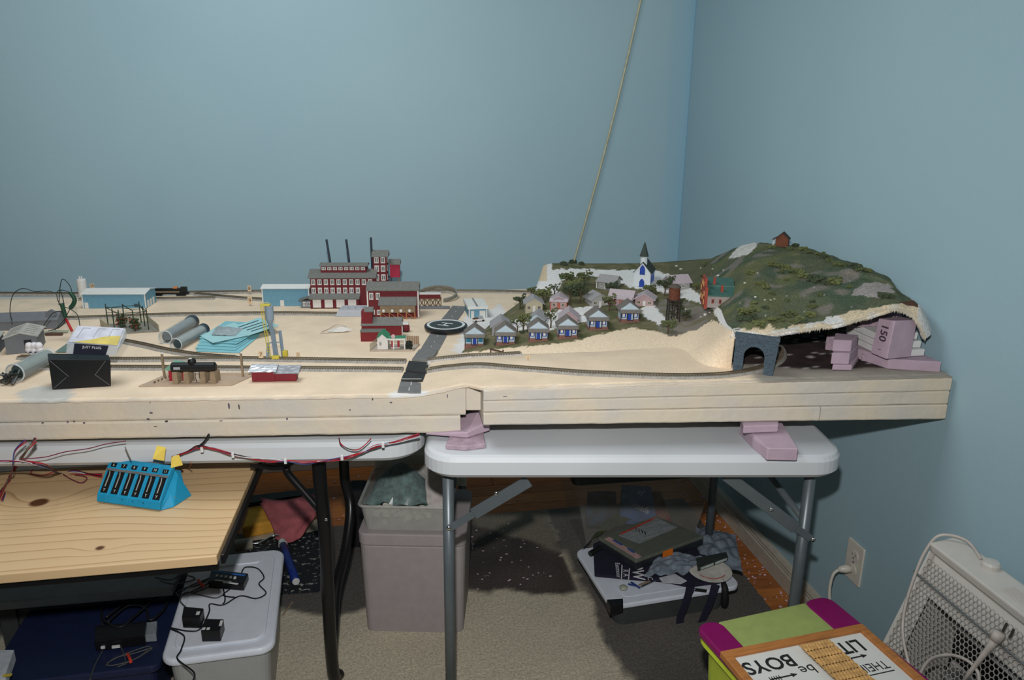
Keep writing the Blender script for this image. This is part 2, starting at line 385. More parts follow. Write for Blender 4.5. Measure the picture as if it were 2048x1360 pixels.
for a, b in ((fl_, rl), (fr, rr)):
    MB().cyl((a.x, a.y, .55), (b.x, b.y, .55), .008, n=10).build('cross_tube', LEGM, t, smooth=True)
    MB().cyl((a.x, a.y, ZT - .058), (b.x, b.y, ZT - .058), .0095, n=10).build('cross_tube', LEGM, t, smooth=True)
def brace(p0, p1, pm, name='brace'):
    o = MB().bar(p0, pm, .003, .017, up=(0, 0, 1)).build(name, LEGM, t, bevel=.0008, seg=1)
    d = (p1 - p0).normalized()
    MB().bar(pm - d * .05, p1, .006, .027, up=(0, 0, 1)).build('channel', LEGM, o, bevel=.001, seg=1)
    return o
def yplane(px, py, P):   # point above the table's front-leg line
    d = ray(px, py); n = diry; s = (Vector(P) - CAM).dot(n) / d.dot(n); return CAM + d * s
Pl = fl_ - diry * .014; 
b0 = yplane(897, 1058, Pl); b1 = yplane(1058, 962, Pl); bm_ = yplane(985, 1005, Pl)
o = brace(b0, b1, bm_)
for q in ((898, 1056, .006), (993, 987, .0055)):
    c = yplane(q[0], q[1], Pl - diry * .004); MB().ball(c, q[2], (1, .6, 1), 10).build('bolt', CHR, o, smooth=True)
Pr = fr - diry * .014
b0 = yplane(1622, 1078, Pr); b1 = yplane(1452, 950, Pr); bm_ = yplane(1560, 1032, Pr)
o = brace(b0, b1, bm_)
for q in ((1627, 1079, .006), (1543, 1019, .0055)):
    c = yplane(q[0], q[1], Pr - diry * .004); MB().ball(c, q[2], (1, .6, 1), 10).build('bolt', CHR, o, smooth=True)

# left table -------------------------------------------------
t = thing('folding_table', 'white plastic folding table with black curved steel legs under the town end of the layout', 'table')
WHP = M('white_table_plastic', (192, 197, 200), .5, var=.04, scale=3, bump=.05, bscale=400)
A = AZ(-720, 928, ZT - .03); B = AZ(846, 905, ZT - .03)
table_top('tabletop', t, (A.x, A.y), (B.x, B.y), .66, .085, ZT - .002, .05, WHP)
BLK = M('black_steel', (20, 20, 22), .32, .2, var=.1)
def leg(pts, r, name='leg'):
    o = MB().tube(spl(pts, 6), r, 12).build(name, BLK, t, smooth=True); return o
fy = B.y + .06
leg([AY(637, 905, fy), AY(640, 960, fy), AY(650, 1060, fy + .005), AY(656, 1180, fy + .02), AY(661, 1280, fy + .05), AY(668, 1352, fy + .08), Vector((AY(668, 1352, fy + .08).x + .01, fy + .11, .017))], .0155)
leg([AY(687, 905, fy + .36), AY(690, 960, fy + .36), AY(701, 1015, fy + .34), AY(692, 1095, fy + .27), AY(673, 1175, fy + .18), AY(666, 1262, fy + .10), AY(664, 1300, fy + .07)], .0138)
leg([AY(573, 935, fy + .03), AY(577, 948, fy + .03), AY(610, 986, fy + .02), AY(652, 1034, fy + .004)], .0085, 'brace')
MB().prism([(0, 0), (.16, 0), (.16, .004), (.10, -.0), (.075, -.016), (.05, -.016), (.0, -.004)], -.003, .003, 'y').build('bracket', BLK, t, loc=AY(500, 930, fy + .03))
MB().ball(AY(652, 1039, fy - .012), .0045, (1, .6, 1), 8).build('bolt', CHR, t, smooth=True)

# ================================================================ pine shelf board on a black desk frame
ZP = .62
def pine():
    m = bpy.data.materials.new('knotty_pine'); m.use_nodes = True; N = m.node_tree.nodes; L = m.node_tree.links; b = N['Principled BSDF']; b.inputs['Roughness'].default_value = .42
    tc = N.new('ShaderNodeTexCoord'); mp = N.new('ShaderNodeMapping'); mp.inputs['Scale'].default_value = (.55, 5.2, 1); L.new(tc.outputs['Object'], mp.inputs[0])
    # distort the grain around two knots
    acc = None
    for (kx, ky, s, st) in ((KN[0].x, KN[0].y, .07, .16), (KN[1].x, KN[1].y, .028, .05), (KN[2].x, KN[2].y, .12, .10)):
        d = N.new('ShaderNodeVectorMath'); d.operation = 'SUBTRACT'; L.new(tc.outputs['Object'], d.inputs[0]); d.inputs[1].default_value = (kx, ky, ZP)
        sc = N.new('ShaderNodeVectorMath'); sc.operation = 'MULTIPLY'; L.new(d.outputs[0], sc.inputs[0]); sc.inputs[1].default_value = (.62, 1, 0)
        ln = N.new('ShaderNodeVectorMath'); ln.operation = 'LENGTH'; L.new(sc.outputs[0], ln.inputs[0])
        g = N.new('ShaderNodeMapRange'); g.interpolation_type = 'SMOOTHSTEP'; g.inputs[1].default_value = 0; g.inputs[2].default_value = s * 1.5; g.inputs[3].default_value = st; g.inputs[4].default_value = 0; L.new(ln.outputs['Value'], g.inputs[0])
        if acc is None: acc = g.outputs[0]
        else:
            ad = N.new('ShaderNodeMath'); ad.operation = 'ADD'; L.new(acc, ad.inputs[0]); L.new(g.outputs[0], ad.inputs[1]); acc = ad.outputs[0]
    cx = N.new('ShaderNodeCombineXYZ'); m5 = N.new('ShaderNodeMath'); m5.operation = 'MULTIPLY'; m5.inputs[1].default_value = 2.2; L.new(acc, m5.inputs[0]); L.new(m5.outputs[0], cx.inputs[1])
    ad = N.new('ShaderNodeVectorMath'); L.new(mp.outputs[0], ad.inputs[0]); L.new(cx.outputs[0], ad.inputs[1])
    wv = N.new('ShaderNodeTexWave'); wv.bands_direction = 'Y'; wv.wave_profile = 'SAW'; wv.inputs['Scale'].default_value = 2.0; wv.inputs['Distortion'].default_value = 2.6; wv.inputs['Detail'].default_value = 3; wv.inputs['Detail Scale'].default_value = 1.1
    L.new(ad.outputs[0], wv.inputs['Vector'])
    r = N.new('ShaderNodeValToRGB'); e = r.color_ramp.elements; e[0].position = 0; e[0].color = (*lin((206, 176, 134)), 1); e[1].position = 1; e[1].color = (*lin((172, 134, 92)), 1)
    k = e.new(.82); k.color = (*lin((202, 172, 130)), 1); L.new(wv.outputs['Fac'], r.inputs[0])
    last = r.outputs[0]
    for i, (s0, s1) in enumerate(((.011, .017), (.004, .008))):
        d = N.new('ShaderNodeVectorMath'); d.operation = 'SUBTRACT'; L.new(tc.outputs['Object'], d.inputs[0]); d.inputs[1].default_value = (KN[i].x, KN[i].y, ZP)
        sc = N.new('ShaderNodeVectorMath'); sc.operation = 'MULTIPLY'; L.new(d.outputs[0], sc.inputs[0]); sc.inputs[1].default_value = (.75, .8, 0)
        ln = N.new('ShaderNodeVectorMath'); ln.operation = 'LENGTH'; L.new(sc.outputs[0], ln.inputs[0])
        g = N.new('ShaderNodeMapRange'); g.inputs[1].default_value = s0; g.inputs[2].default_value = s1; g.inputs[3].default_value = 1; g.inputs[4].default_value = 0; L.new(ln.outputs['Value'], g.inputs[0])
        mx = N.new('ShaderNodeMix'); mx.data_type = 'RGBA'; L.new(g.outputs[0], mx.inputs[0]); L.new(last, mx.inputs[6]); mx.inputs[7].default_value = (*lin((84, 48, 24)), 1); last = mx.outputs[2]
    L.new(last, b.inputs['Base Color']); return m
KN = [AZ(78, 1005, ZP), AZ(200, 1096, ZP), AZ(480, 1030, ZP)]
p0 = AZ(455, 1108, ZP); pb = AZ(512, 925, ZP); pl = AZ(0, 1146, ZP)
t = thing('pine_desk', 'knotty pine board on a black metal frame in front of the white table', 'desk')
fyp = p0.y - .004; xr = pb.x + .004
MB().hexa([(-1.1, fyp - .012, ZP - .019), (xr - .018, fyp, ZP - .019), (xr, pb.y + .03, ZP - .019), (-1.1, pb.y + .03, ZP - .019), (-1.1, fyp - .012, ZP), (xr - .018, fyp, ZP), (xr, pb.y + .03, ZP), (-1.1, pb.y + .03, ZP)]).build('pine_board', pine(), t, bevel=.002)
fo = MB().bar((xr - .010, fyp + .010, ZP - .0145), (xr + .008, pb.y + .05, ZP - .0145), .008, .020).build('frame_rail', BLK, t, bevel=.002)
MB().bar((-1.1, fyp + .012, ZP - .030), (xr - .02, fyp + .020, ZP - .030), .012, .020).build('frame_rail', BLK, t, bevel=.002)
for (x, y) in ((-1.05, fyp + .03), (-1.05, pb.y)): MB().box(x - .012, x + .012, y - .012, y + .012, .008, ZP - .0405).build('leg', BLK, t, bevel=.002)
MB().box(xr - .002, xr + .010, pb.y + .03, pb.y + .05, ZP - .024, ZT - .053).build('hanger', BLK, t)

# ================================================================ foam layout bases
def SURF(x, y):
    q = ss(x, .04, .24) * (1 - ss(y, 1.66, 1.9) * (1 - ss(x, .5, .72)))
    return .838 + .031 * q + .0165 * max(0, x - .2) * ss(x, .2, .5)
CREAM = M('cream_edge_paint', (206, 194, 172), .85, var=.04, scale=7, col2=(188, 184, 176), lo=.4, hi=.68, bump=.35, bscale=70)
SAND = M('sand_surface_paint', (210, 183, 143), .9, var=.08, scale=9, bump=.35, bscale=240)
def slab(front, back, z0, z1, name, t, seed, mat=CREAM, n=70, z1f=None):
    """foam slab with a hand-cut front face. front/back: [(x,y) left, right]"""
    def P(u, v):
        # v: 0 bottom-back ... ring of the cross-section
        fx = front[0][0] + (front[1][0] - front[0][0]) * u; fy = front[0][1] + (front[1][1] - front[0][1]) * u
        bx = back[0][0] + (back[1][0] - back[0][0]) * u; by = back[0][1] + (back[1][1] - back[0][1]) * u
        zt = (z1f(u) if z1f else z1)
        e = .0022 * nz(fx * 14, seed, 0) + .0012 * nz(fx * 50, seed, 4)
        ring = [(bx, by, z0), (fx, fy + e, z0 + .001 * nz(fx * 30, seed, 9)), (fx, fy - .0015 + e * .6, z0 + .004), (fx, fy - .001 + e, (z0 + zt) / 2), (fx, fy - .0012 + e * .7, zt - .004), (fx, fy + .003 + e, zt + .0006 * nz(fx * 40, seed, 2)), (fx, fy + .05, zt), (fx, fy + .10, z1 or zt), (bx, by, z1 or zt)]
        return ring
    rings = [P(i / n, 0) for i in range(n + 1)]; k = len(rings[0]); vs = [v for r in rings for v in r]
    fs = [(i * k + j, i * k + (j + 1) % k, (i + 1) * k + (j + 1) % k, (i + 1) * k + j) for i in range(n) for j in range(k)]
    fs += [tuple(range(k)), tuple(n * k + j for j in range(k - 1, -1, -1))]
    return MB().add(vs, fs).build(name, mat, t)
ZB = .752
t = thing('foam_layout_base', 'cream painted foam slab carrying the town half of the model railway', 'layout base')
a = AZ(-700, 893, ZB); b = AZ(921, 864, ZB)
LF = [(a.x, a.y), (b.x, b.y)]
def lfy(x): return LF[0][1] + (LF[1][1] - LF[0][1]) * (x - LF[0][0]) / (LF[1][0] - LF[0][0])
def BACKY(x): return 2.605 - .103 * x
slab(LF, [(a.x, 2.7), (b.x, 2.56)], ZB, .7895, 'foam_layer', t, 1)
b2 = AZ(930, 830, .80)
slab([(a.x, lfy(a.x) + .004), (b.x + .012, lfy(b.x) + .004)], [(a.x, 2.7), (b.x + .012, 2.56)], .7905, .8345, 'foam_layer', t, 2, z1f=lambda u: SURF(a.x + (b.x + .012 - a.x) * u, 1.6) - .0032 if (a.x + (b.x - a.x) * u) > 0 else .8345)
# gap filler piece between both halves
c0 = AZ(931, 828, .80); c1 = AZ(964, 826, .80)
yy = lfy(c0.x) + .004
c0 = AY(932, 829, yy); c1 = AY(963, 828, yy - .004)
MB().hexa([(c0.x, yy, .80), (c1.x, yy - .004, .80), (c1.x, 1.7, .80), (c0.x, 1.7, .80), (c0.x, yy, SURF(c0.x, 1.6) - .003), (c1.x, yy - .004, SURF(c1.x, 1.6) - .003), (c1.x, 1.7, SURF(c1.x, 1.7) - .004), (c0.x, 1.7, SURF(c0.x, 1.7) - .004)]).build('filler_block', CREAM, t, bevel=.002)
# right half, three layers, bottom one in two pieces
t2 = thing('foam_layout_base', 'three layer cream painted foam slab carrying the hill half of the model railway', 'layout base')
a = AZ(967, 851, .785); b = AZ(1919, 838, .785); bx = min(b.x, 1.208)
RF = [(a.x, a.y), (bx, a.y + (b.y - a.y) * (bx - a.x) / (b.x - a.x))]
def rfy(x): return RF[0][1] + (RF[1][1] - RF[0][1]) * (x - RF[0][0]) / (RF[1][0] - RF[0][0])
xs = AZ(1630, 832, .79); xs = xs.x
zl = lambda x: .869 + .0165 * max(0, x - .2)
H3 = [0, .36, .68, 1.0]
def ztop(k): return lambda u: .785 + (zl(RF[0][0] + (RF[1][0] - RF[0][0]) * u) - .004 - .785) * k
def zf(k, x): return .785 + (zl(x) - .004 - .785) * k
def rslab(x0, x1, k0, k1, seed, dy):
    f = [(x0, rfy(x0) + dy), (x1, rfy(x1) + dy)]
    def zz(u): return zf(k1, x0 + (x1 - x0) * u) - .0006
    o = slab(f, [(x0, 1.64 if x0 < .6 else 1.62), (x1, 1.62)], 0, 0, 'foam_layer', t2, seed, z1f=zz)
    for v in o.data.vertices:          # lower face follows the sloping seam
        pass
    return o
def layer(x0, x1, k0, k1, seed, dy, n=60):
    rings = []
    for i in range(n + 1):
        x = x0 + (x1 - x0) * i / n; fy = rfy(x) + dy; z0 = zf(k0, x) + .0005; z1 = zf(k1, x) - .0005; by = 1.66
        e = .002 * nz(x * 14, seed, 0) + .001 * nz(x * 50, seed, 4)
        rings.append([(x, by, z0), (x, fy + e + .001, z0), (x, fy - .001 + e * .6, z0 + .003), (x, fy - .001 + e, (z0 + z1) / 2), (x, fy - .001 + e * .7, z1 - .003), (x, fy + .002 + e, z1), (x, by, z1)])
    k = 7; vs = [v for r in rings for v in r]
    fs = [(i * k + j, i * k + (j + 1) % k, (i + 1) * k + (j + 1) % k, (i + 1) * k + j) for i in range(n) for j in range(k)] + [tuple(range(k)), tuple(n * k + j for j in range(k - 1, -1, -1))]
    return MB().add(vs, fs).build('foam_layer', CREAM, t2)
layer(RF[0][0], xs - .0012, 0, H3[1], 11, 0); layer(xs + .0012, RF[1][0], 0, H3[1], 12, 0, 20)
layer(RF[0][0], RF[1][0], H3[1], H3[2], 13, .001); layer(RF[0][0], RF[1][0], H3[2], 1, 14, 0)
MB().hexa([(.66, 1.66, .79), (1.208, 1.66, .79), (1.208, 2.47, .79), (.66, 2.5, .79), (.66, 1.66, .866), (1.208, 1.66, .878), (1.208, 2.47, .878), (.66, 2.5, .866)]).build('foam_core', M('pink_foam_core', (190, 150, 175), .9), t2)
# painted top skin (one sheet over both halves) : sand paint, grey on the tunnel floor
def skin():
    nx, ny = 200, 110; xa, xb = LF[0][0], RF[1][0]
    def fr_(x):
        if x < c0.x: return lfy(x) - .0005
        if x > c1.x: return rfy(x) - .0005
        u = (x - c0.x) / (c1.x - c0.x); return (lfy(c0.x)) * (1 - u) + rfy(c1.x) * u
    def P(u, v):
        x = xa + (xb - xa) * u; f = fr_(x); bk = min(BACKY(x), 2.62 if x < .9 else 2.5); y = f + (bk - f) * v ** 1.15
        z = SURF(x, y) + .0003 * nz(x, y, 0, 30) + (.0018 * nz(x, y, 2, 60) - .0012 if v < .02 else 0)
        return (x, y, z)
    mb = MB().grid(P, nx, ny)
    # skirt to give the sheet thickness
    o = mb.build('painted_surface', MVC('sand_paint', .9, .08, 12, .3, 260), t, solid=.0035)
    sand, pale, grey, white, dark = lin((224, 203, 176)), lin((212, 199, 180)), lin((150, 143, 132)), lin((205, 208, 210)), lin((66, 55, 52))
    gedge = [(1.55, .40)]
    cols = []
    for (x, y, z) in mb.v:
        c = sand; w = .006 * nz(x, y, 8, 30)
        fd = y - (lfy(x) if x < c0.x else rfy(x))
        if fd + w * 2 < .006: c = pale
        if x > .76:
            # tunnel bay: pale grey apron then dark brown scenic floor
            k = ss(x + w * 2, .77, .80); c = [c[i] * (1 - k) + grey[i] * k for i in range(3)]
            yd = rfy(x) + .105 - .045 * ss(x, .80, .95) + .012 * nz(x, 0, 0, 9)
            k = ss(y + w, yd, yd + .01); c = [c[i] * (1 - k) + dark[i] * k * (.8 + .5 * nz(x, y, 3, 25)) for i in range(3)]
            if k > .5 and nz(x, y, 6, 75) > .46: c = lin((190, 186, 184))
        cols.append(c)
    # white rough patches at the road foot
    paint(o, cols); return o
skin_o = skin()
# pink foam wedges under the right half
PINK = M('pink_foam', (172, 151, 164), .8, var=.06, scale=30, bump=.15, bscale=300)
PINKD = M('pink_foam_cut', (156, 136, 147), .9, var=.15, scale=60, bump=.5, bscale=150)
def wedge(pts_b, z0, z1, label, zs=None, mat=PINK):
    n = len(pts_b); zs = zs or [z1] * n
    vs = [(p.x, p.y, z0) for p in pts_b] + [(p.x, p.y, h) for p, h in zip(pts_b, zs)]
    o = MB().add(vs, [tuple(range(n - 1, -1, -1)), tuple(range(n, 2 * n))] + [(i, (i + 1) % n, n + (i + 1) % n, n + i) for i in range(n)]).build('foam_wedge', mat, bevel=.002, seg=1)
    tag(o, label, 'foam block', 'pink foam blocks under the layout'); return o
q = [AZ(890, 899, ZT), AZ(970, 897, ZT), AZ(978, 870, ZT), AZ(892, 870, ZT)]
wedge([AZ(891, 899, ZT), AZ(930, 902, ZT), AZ(971, 897, ZT), AZ(966, 866, ZT), AZ(905, 866, ZT)], ZT, ZT + .011, 'flat pink foam scrap lying on the grey table below the gap', mat=PINKD)
wedge([AZ(850, 870, ZT + .011), AZ(935, 877, ZT + .011), AZ(980, 862, ZT + .011), AZ(960, 845, ZT + .011), AZ(905, 848, ZT + .011)], ZT + .0115, .785, 'pink foam wedge filling the gap between both layout halves', [.7505, .760, .7705, .784, .7505])
qq = [AZ(922, 850, .771), AZ(958, 850, .771), AZ(962, 838, .771), AZ(926, 838, .771)]
wedge([AZ(1504, 896, ZT), AZ(1533, 921, ZT), AZ(1594, 922, ZT), AZ(1560, 868, ZT), AZ(1478, 868, ZT)], ZT, .766, 'large pink foam block on the table edge under the hill half', [.757, .763, .763, .766, .766])
wedge([AZ(1486, 868, .7665), AZ(1556, 865, .7665), AZ(1555, 846, .7665), AZ(1480, 846, .7665)], .767, .784, 'small pink foam block on top of the large one under the hill half')

# dents and purple nicks where the paint missed the foam
NK = M('nick_purple', (96, 82, 100), .95); NK2 = M('nick_dark', (70, 66, 66), .95)
for i, (x, y, w, h) in enumerate([(85, 846, 5, 3), (135, 844, 4, 4), (168, 846, 5, 4), (148, 843, 4, 3), (302, 826, 7, 4), (300, 805, 2, 6), (333, 843, 7, 5), (442, 843, 8, 5), (574, 838, 4, 6), (312, 853, 10, 3), (296, 838, 6, 4), (458, 812, 4, 14), (478, 814, 3, 12), (700, 820, 3, 3), (782, 805, 6, 3), (745, 797, 3, 9), (895, 792, 2, 8), (1010, 793, 14, 2)]):
    p = AY(x, y, lfy(AZ(x, y, .79).x) if x < 930 else rfy(.25)); k = MPP(p)
    MB(k).ball((0, 0, 0), 1, (w / 2, 1.6, h / 2), 7, .3).build('nick', NK if i % 3 else NK2, t if x < 930 else t2, loc=p + Vector((0, .0006, 0)))
# ================================================================ the hill
def resample(P, n):
    d = [0]
    for a, b in zip(P, P[1:]): d.append(d[-1] + (b - a).length)
    out = []; k = 0
    for i in range(n + 1):
        s = d[-1] * i / n
        while k < len(P) - 2 and d[k + 1] < s: k += 1
        t = (s - d[k]) / max(1e-9, d[k + 1] - d[k]); out.append(P[k].lerp(P[k + 1], min(1, t)))
    return out
def col_(pts): return [AZ(a, b, c) if c < 1.2 else AY(a, b, c) for a, b, c in pts]
VIL = [
 [(922, 706, .840), (935, 692, .840), (955, 672, .840), (985, 645, .840), (1010, 626, .840), (1040, 604, .840), (1066, 586, .840)],
 [(945, 709, .841), (960, 693, .850), (985, 668, .856), (1010, 640, .862), (1035, 615, .868), (1062, 592, .872), (1086, 563, 2.485)],
 [(985, 712, .843), (1003, 693, .856), (1027, 665, .866), (1047, 640, .875), (1064, 612, .884), (1080, 570, .915), (1089, 530, 2.475)],
 [(1075, 724, .846), (1080, 686, .868), (1100, 655, .880), (1120, 625, .892), (1135, 595, .905), (1140, 560, .925), (1150, 527, 2.46)],
 [(1180, 735, .851), (1190, 667, .883), (1205, 640, .890), (1215, 610, .900), (1225, 580, .915), (1230, 548, .930), (1240, 527, 2.45)],
 [(1290, 743, .857), (1285, 652, .892), (1290, 625, .900), (1300, 600, .910), (1310, 575, .925), (1310, 545, .940), (1310, 525, 2.42)],
 [(1380, 747, .863), (1392, 655, .905), (1390, 625, .917), (1390, 590, .928), (1388, 560, .942), (1385, 540, .952), (1380, 520, 2.36)],
 [(1462, 744, .868), (1466, 668, 1.53), (1452, 645, .957), (1440, 612, .957), (1430, 580, .967), (1425, 550, .978), (1420, 517, 2.25)]]
MTN = [VIL[-1][1:],
 [(1510, 673, 1.515), (1513, 645, .978), (1507, 600, 1.0), (1500, 560, 1.02), (1495, 525, 1.038), (1490, 489, 2.12)],
 [(1580, 661, 1.50), (1580, 630, .985), (1570, 590, 1.01), (1560, 550, 1.035), (1550, 515, 1.058), (1545, 486, 2.08)],
 [(1650, 652, 1.49), (1650, 620, 1.0), (1645, 580, 1.03), (1635, 540, 1.053), (1630, 515, 1.066), (1622, 499, 1.98)],
 [(1720, 637, 1.48), (1720, 605, 1.02), (1715, 578, 1.04), (1708, 552, 1.058), (1702, 536, 1.07), (1696, 523, 1.83)],
 [(1780, 617, 1.47), (1783, 600, 1.033), (1781, 585, 1.043), (1779, 572, 1.05), (1776, 562, 1.058), (1772, 552, 1.66)],
 [(1812, 622, 1.465), (1817, 610, 1.49), (1812, 601, 1.52), (1804, 593, 1.55), (1796, 582, 1.60), (1786, 570, 1.65)],
 [(1834, 640, 1.46), (1842, 622, 1.47), (1840, 611, 1.50), (1828, 602, 1.53), (1814, 592, 1.57), (1798, 580, 1.62)],
 [(1852, 676, 1.455), (1862, 668, 1.465), (1858, 645, 1.49), (1846, 620, 1.515), (1830, 603, 1.555), (1808, 588, 1.60)]]
def loft(cols, nu, nv, seed, amp):
    C = [resample(spl(col_(c), 6), nv) for c in cols]; m = len(C); rows = []
    for j in range(nv + 1): rows.append(resample(spl([c[j] for c in C], 10), nu) if False else None)
    per = nu // (m - 1); grid = []
    for j in range(nv + 1): grid.append(spl([c[j] for c in C], per))
    w = len(grid[0]); vs = []; uv = []
    for j, r in enumerate(grid):
        for i, p in enumerate(r):
            e = 0 if (i in (0,) or j == 0) else (amp if seed != 1 else amp * ss(j / nv, .25, .5))
            vs.append((p.x, p.y, p.z + e * (nz(p.x, p.y, seed, 22) * .6 + nz(p.x, p.y, seed, 60) * .35))); uv.append((i / (w - 1), j / nv))
    fs = [(j * w + i, j * w + i + 1, (j + 1) * w + i + 1, (j + 1) * w + i) for j in range(nv) for i in range(w - 1)]
    return vs, fs, uv
def to_px(p):
    d = Vector(p) - CAM; z = d.dot(FW); return (1024 + F_PX * d.dot(RT) / z, 680 - F_PX * d.dot(UP) / z)
v1, f1, uv1 = loft(VIL, 224, 150, 1, .0012)
v2, f2, uv2 = loft(MTN, 192, 100, 2, .006)
P_WHITE = [[(1068, 588), (1088, 540), (1150, 537), (1240, 541), (1300, 536), (1345, 552), (1372, 572), (1345, 590), (1300, 580), (1262, 575), (1215, 556), (1180, 553), (1130, 553), (1112, 588)],
           [(985, 668), (1003, 645), (1060, 633), (1100, 622), (1180, 612), (1202, 612), (1195, 622), (1120, 640), (1060, 655), (1010, 672)],
           [(1280, 618), (1302, 604), (1332, 636), (1322, 651), (1290, 634)], [(1372, 572), (1402, 590), (1445, 622), (1470, 615), (1485, 645), (1466, 662), (1442, 652), (1425, 618), (1395, 604), (1340, 592)],
           [(1060, 660), (1085, 640), (1200, 628), (1180, 640), (1100, 660)]]
P_GRAVEL = [(1298, 606), (1340, 596), (1420, 618), (1427, 636), (1392, 662), (1342, 673), (1312, 671), (1318, 645)]
P_SLOPE = [(880, 712), (925, 706), (1000, 697), (1080, 691), (1140, 684), (1200, 669), (1260, 656), (1312, 662), (1345, 674), (1395, 658), (1426, 640), (1447, 652), (1470, 666), (1472, 770), (880, 770)]
P_HUMP = [(1455, 518), (1488, 480), (1530, 478), (1515, 488), (1506, 500), (1498, 509), (1478, 514)]
LAWN, WHITE, GRAV, BEIGE = lin((104, 101, 74)), lin((218, 216, 212)), lin((124, 118, 108)), lin((224, 204, 176))
mixc = lambda a, b, t: [a[i] * (1 - t) + b[i] * t for i in range(3)]
def paint_village(v):
    x, y = to_px(v); jx = x + 5 * nz(v[0], v[1], 3, 60) + 3 * nz(v[0], v[1], 8, 150); jy = y + 3 * nz(v[0], v[1], 5, 60) + 2 * nz(v[0], v[1], 9, 150)
    c = mixc(LAWN, lin((84, 88, 58)), ss(nz(v[0], v[1], 2, 25), -.1, .4)); c = mixc(c, lin((128, 116, 92)), .6 * ss(nz(v[0], v[1], 4, 45), .15, .5))
    if inpoly(jx, jy, P_GRAVEL): c = mixc(GRAV, LAWN, .8 * ss(nz(v[0], v[1], 6, 30), -.1, .4))
    if jx > 1340 and jy < 575 and not inpoly(jx, jy, P_WHITE[0]): c = mixc(c, lin((88, 90, 70)), .7)
    for p in P_WHITE:
        if inpoly(jx, jy, p): c = WHITE
    if y < 572 and x < 1104: c = WHITE if x > 1100 - 6 or y > 562 else lin((205, 185, 155))
    if inpoly(jx, jy, P_SLOPE): c = BEIGE
    return c
def paint_mtn(v, uv):
    x, y = to_px(v); jx = x + 5 * nz(v[0], v[1], 3, 60); jy = y + 4 * nz(v[0], v[1], 5, 60)
    a = nz(v[0], v[1], v[2], 9); b = nz(v[0], v[1], 7, 24); c = mixc(lin((90, 96, 74)), lin((74, 88, 70)), ss(a, -.2, .3))
    c = mixc(c, lin((132, 124, 116)), .75 * ss(b + .5 * a, .12, .5)); c = mixc(c, lin((108, 110, 70)), .55 * ss(nz(v[0], v[1], 11, 14) + (.35 if x < 1600 else -.1), .2, .6))
    if nz(v[0], v[1], 21, 190) > .7: c = lin((175, 175, 165))
    if inpoly(jx, jy, [(1700, 590), (1730, 565), (1775, 566), (1790, 585), (1760, 596)]): c = lin((150, 144, 140))
    if inpoly(jx, jy, P_HUMP): c = lin((205, 203, 196))
    if inpoly(jx, jy, [(1800, 606), (1822, 600), (1840, 612), (1828, 634), (1808, 632)]): c = lin((92, 62, 50))
    e = .045 + .05 * ss(x, 1600, 1700) + .03 * nz(v[0], v[1], 13, 60) + .06 * ss(x, 1790, 1815)
    if uv[1] < e and x > 1462: c = mixc(lin((212, 194, 164)), lin((215, 213, 208)), ss(nz(v[0], v[1], 17, 20) + (.6 if x < 1600 and uv[1] < .03 else 0), .05, .3))
    if x > 1836 or uv[0] > .9: c = lin((208, 206, 202))
    return c
hill = MB()
hill.add(v1, f1); hill.add(v2, f2)
hill_o = thing('model_hillside', 'plaster hillside with village terraces and a green mountain on the right half of the layout', 'model hill')
mv = MB().add(v1, f1).build('village_slope', MVC('hill_paint', .95, .12, 220, .10, 300), hill_o, smooth=True, solid=.006, fix=False); paint(mv, [paint_village(v) for v in v1])
mm = MB().add(v2, f2).build('mountain_shell', MVC('mountain_paint', .95, .30, 240, .7, 420), hill_o, smooth=True, solid=.009, fix=False); paint(mm, [paint_mtn(v, u) for v, u in zip(v2, uv2)])
# torn plaster cloth fringe hanging from the mountain rim
mb = MB()
W2 = len(v2) // 101
for i in range(6, W2 - 2):
    a = Vector(v2[i]); b = Vector(v2[i + 1]); 
    for k in range(2):
        p = a.lerp(b, random.random()); h = random.uniform(-.003, .003) * (1.8 if random.random() < .06 else 1); w = random.uniform(.001, .003)
        mb.add([p + Vector((-w, -.0005, .001)), p + Vector((w, -.0005, .001)), p + Vector((random.uniform(-w, w), .0005, -.009 - h)), p + Vector((0, .003, -.002))], [(0, 1, 2), (1, 3, 2), (3, 0, 2), (0, 3, 1)])
mb.build('torn_edge', M('plaster_cloth', (202, 192, 172), .95), hill_o, kind='stuff')

# ---- picking points on the ground
skv = [tuple(v.co) for v in skin_o.data.vertices]; skf = [tuple(p.vertices) for p in skin_o.data.polygons]
G_SKIN = BVHTree.FromPolygons(skv, skf); n1 = len(v1)
G_ALL = BVHTree.FromPolygons(skv + v1 + v2, skf + [tuple(i + len(skv) for i in f) for f in f1] + [tuple(i + len(skv) + n1 for i in f) for f in f2])
def HIT(px, py, tree=None, dz=0):
    d = ray(px, py).normalized(); h = (tree or G_ALL).ray_cast(CAM, d)
    p = h[0] if h[0] is not None else AZ(px, py, .84)
    return Vector((p.x, p.y, p.z + dz))
def DROP(x, y, tree=None):
    h = (tree or G_ALL).ray_cast(Vector((x, y, 1.3)), Vector((0, 0, -1))); return h[0].z if h[0] is not None else .838
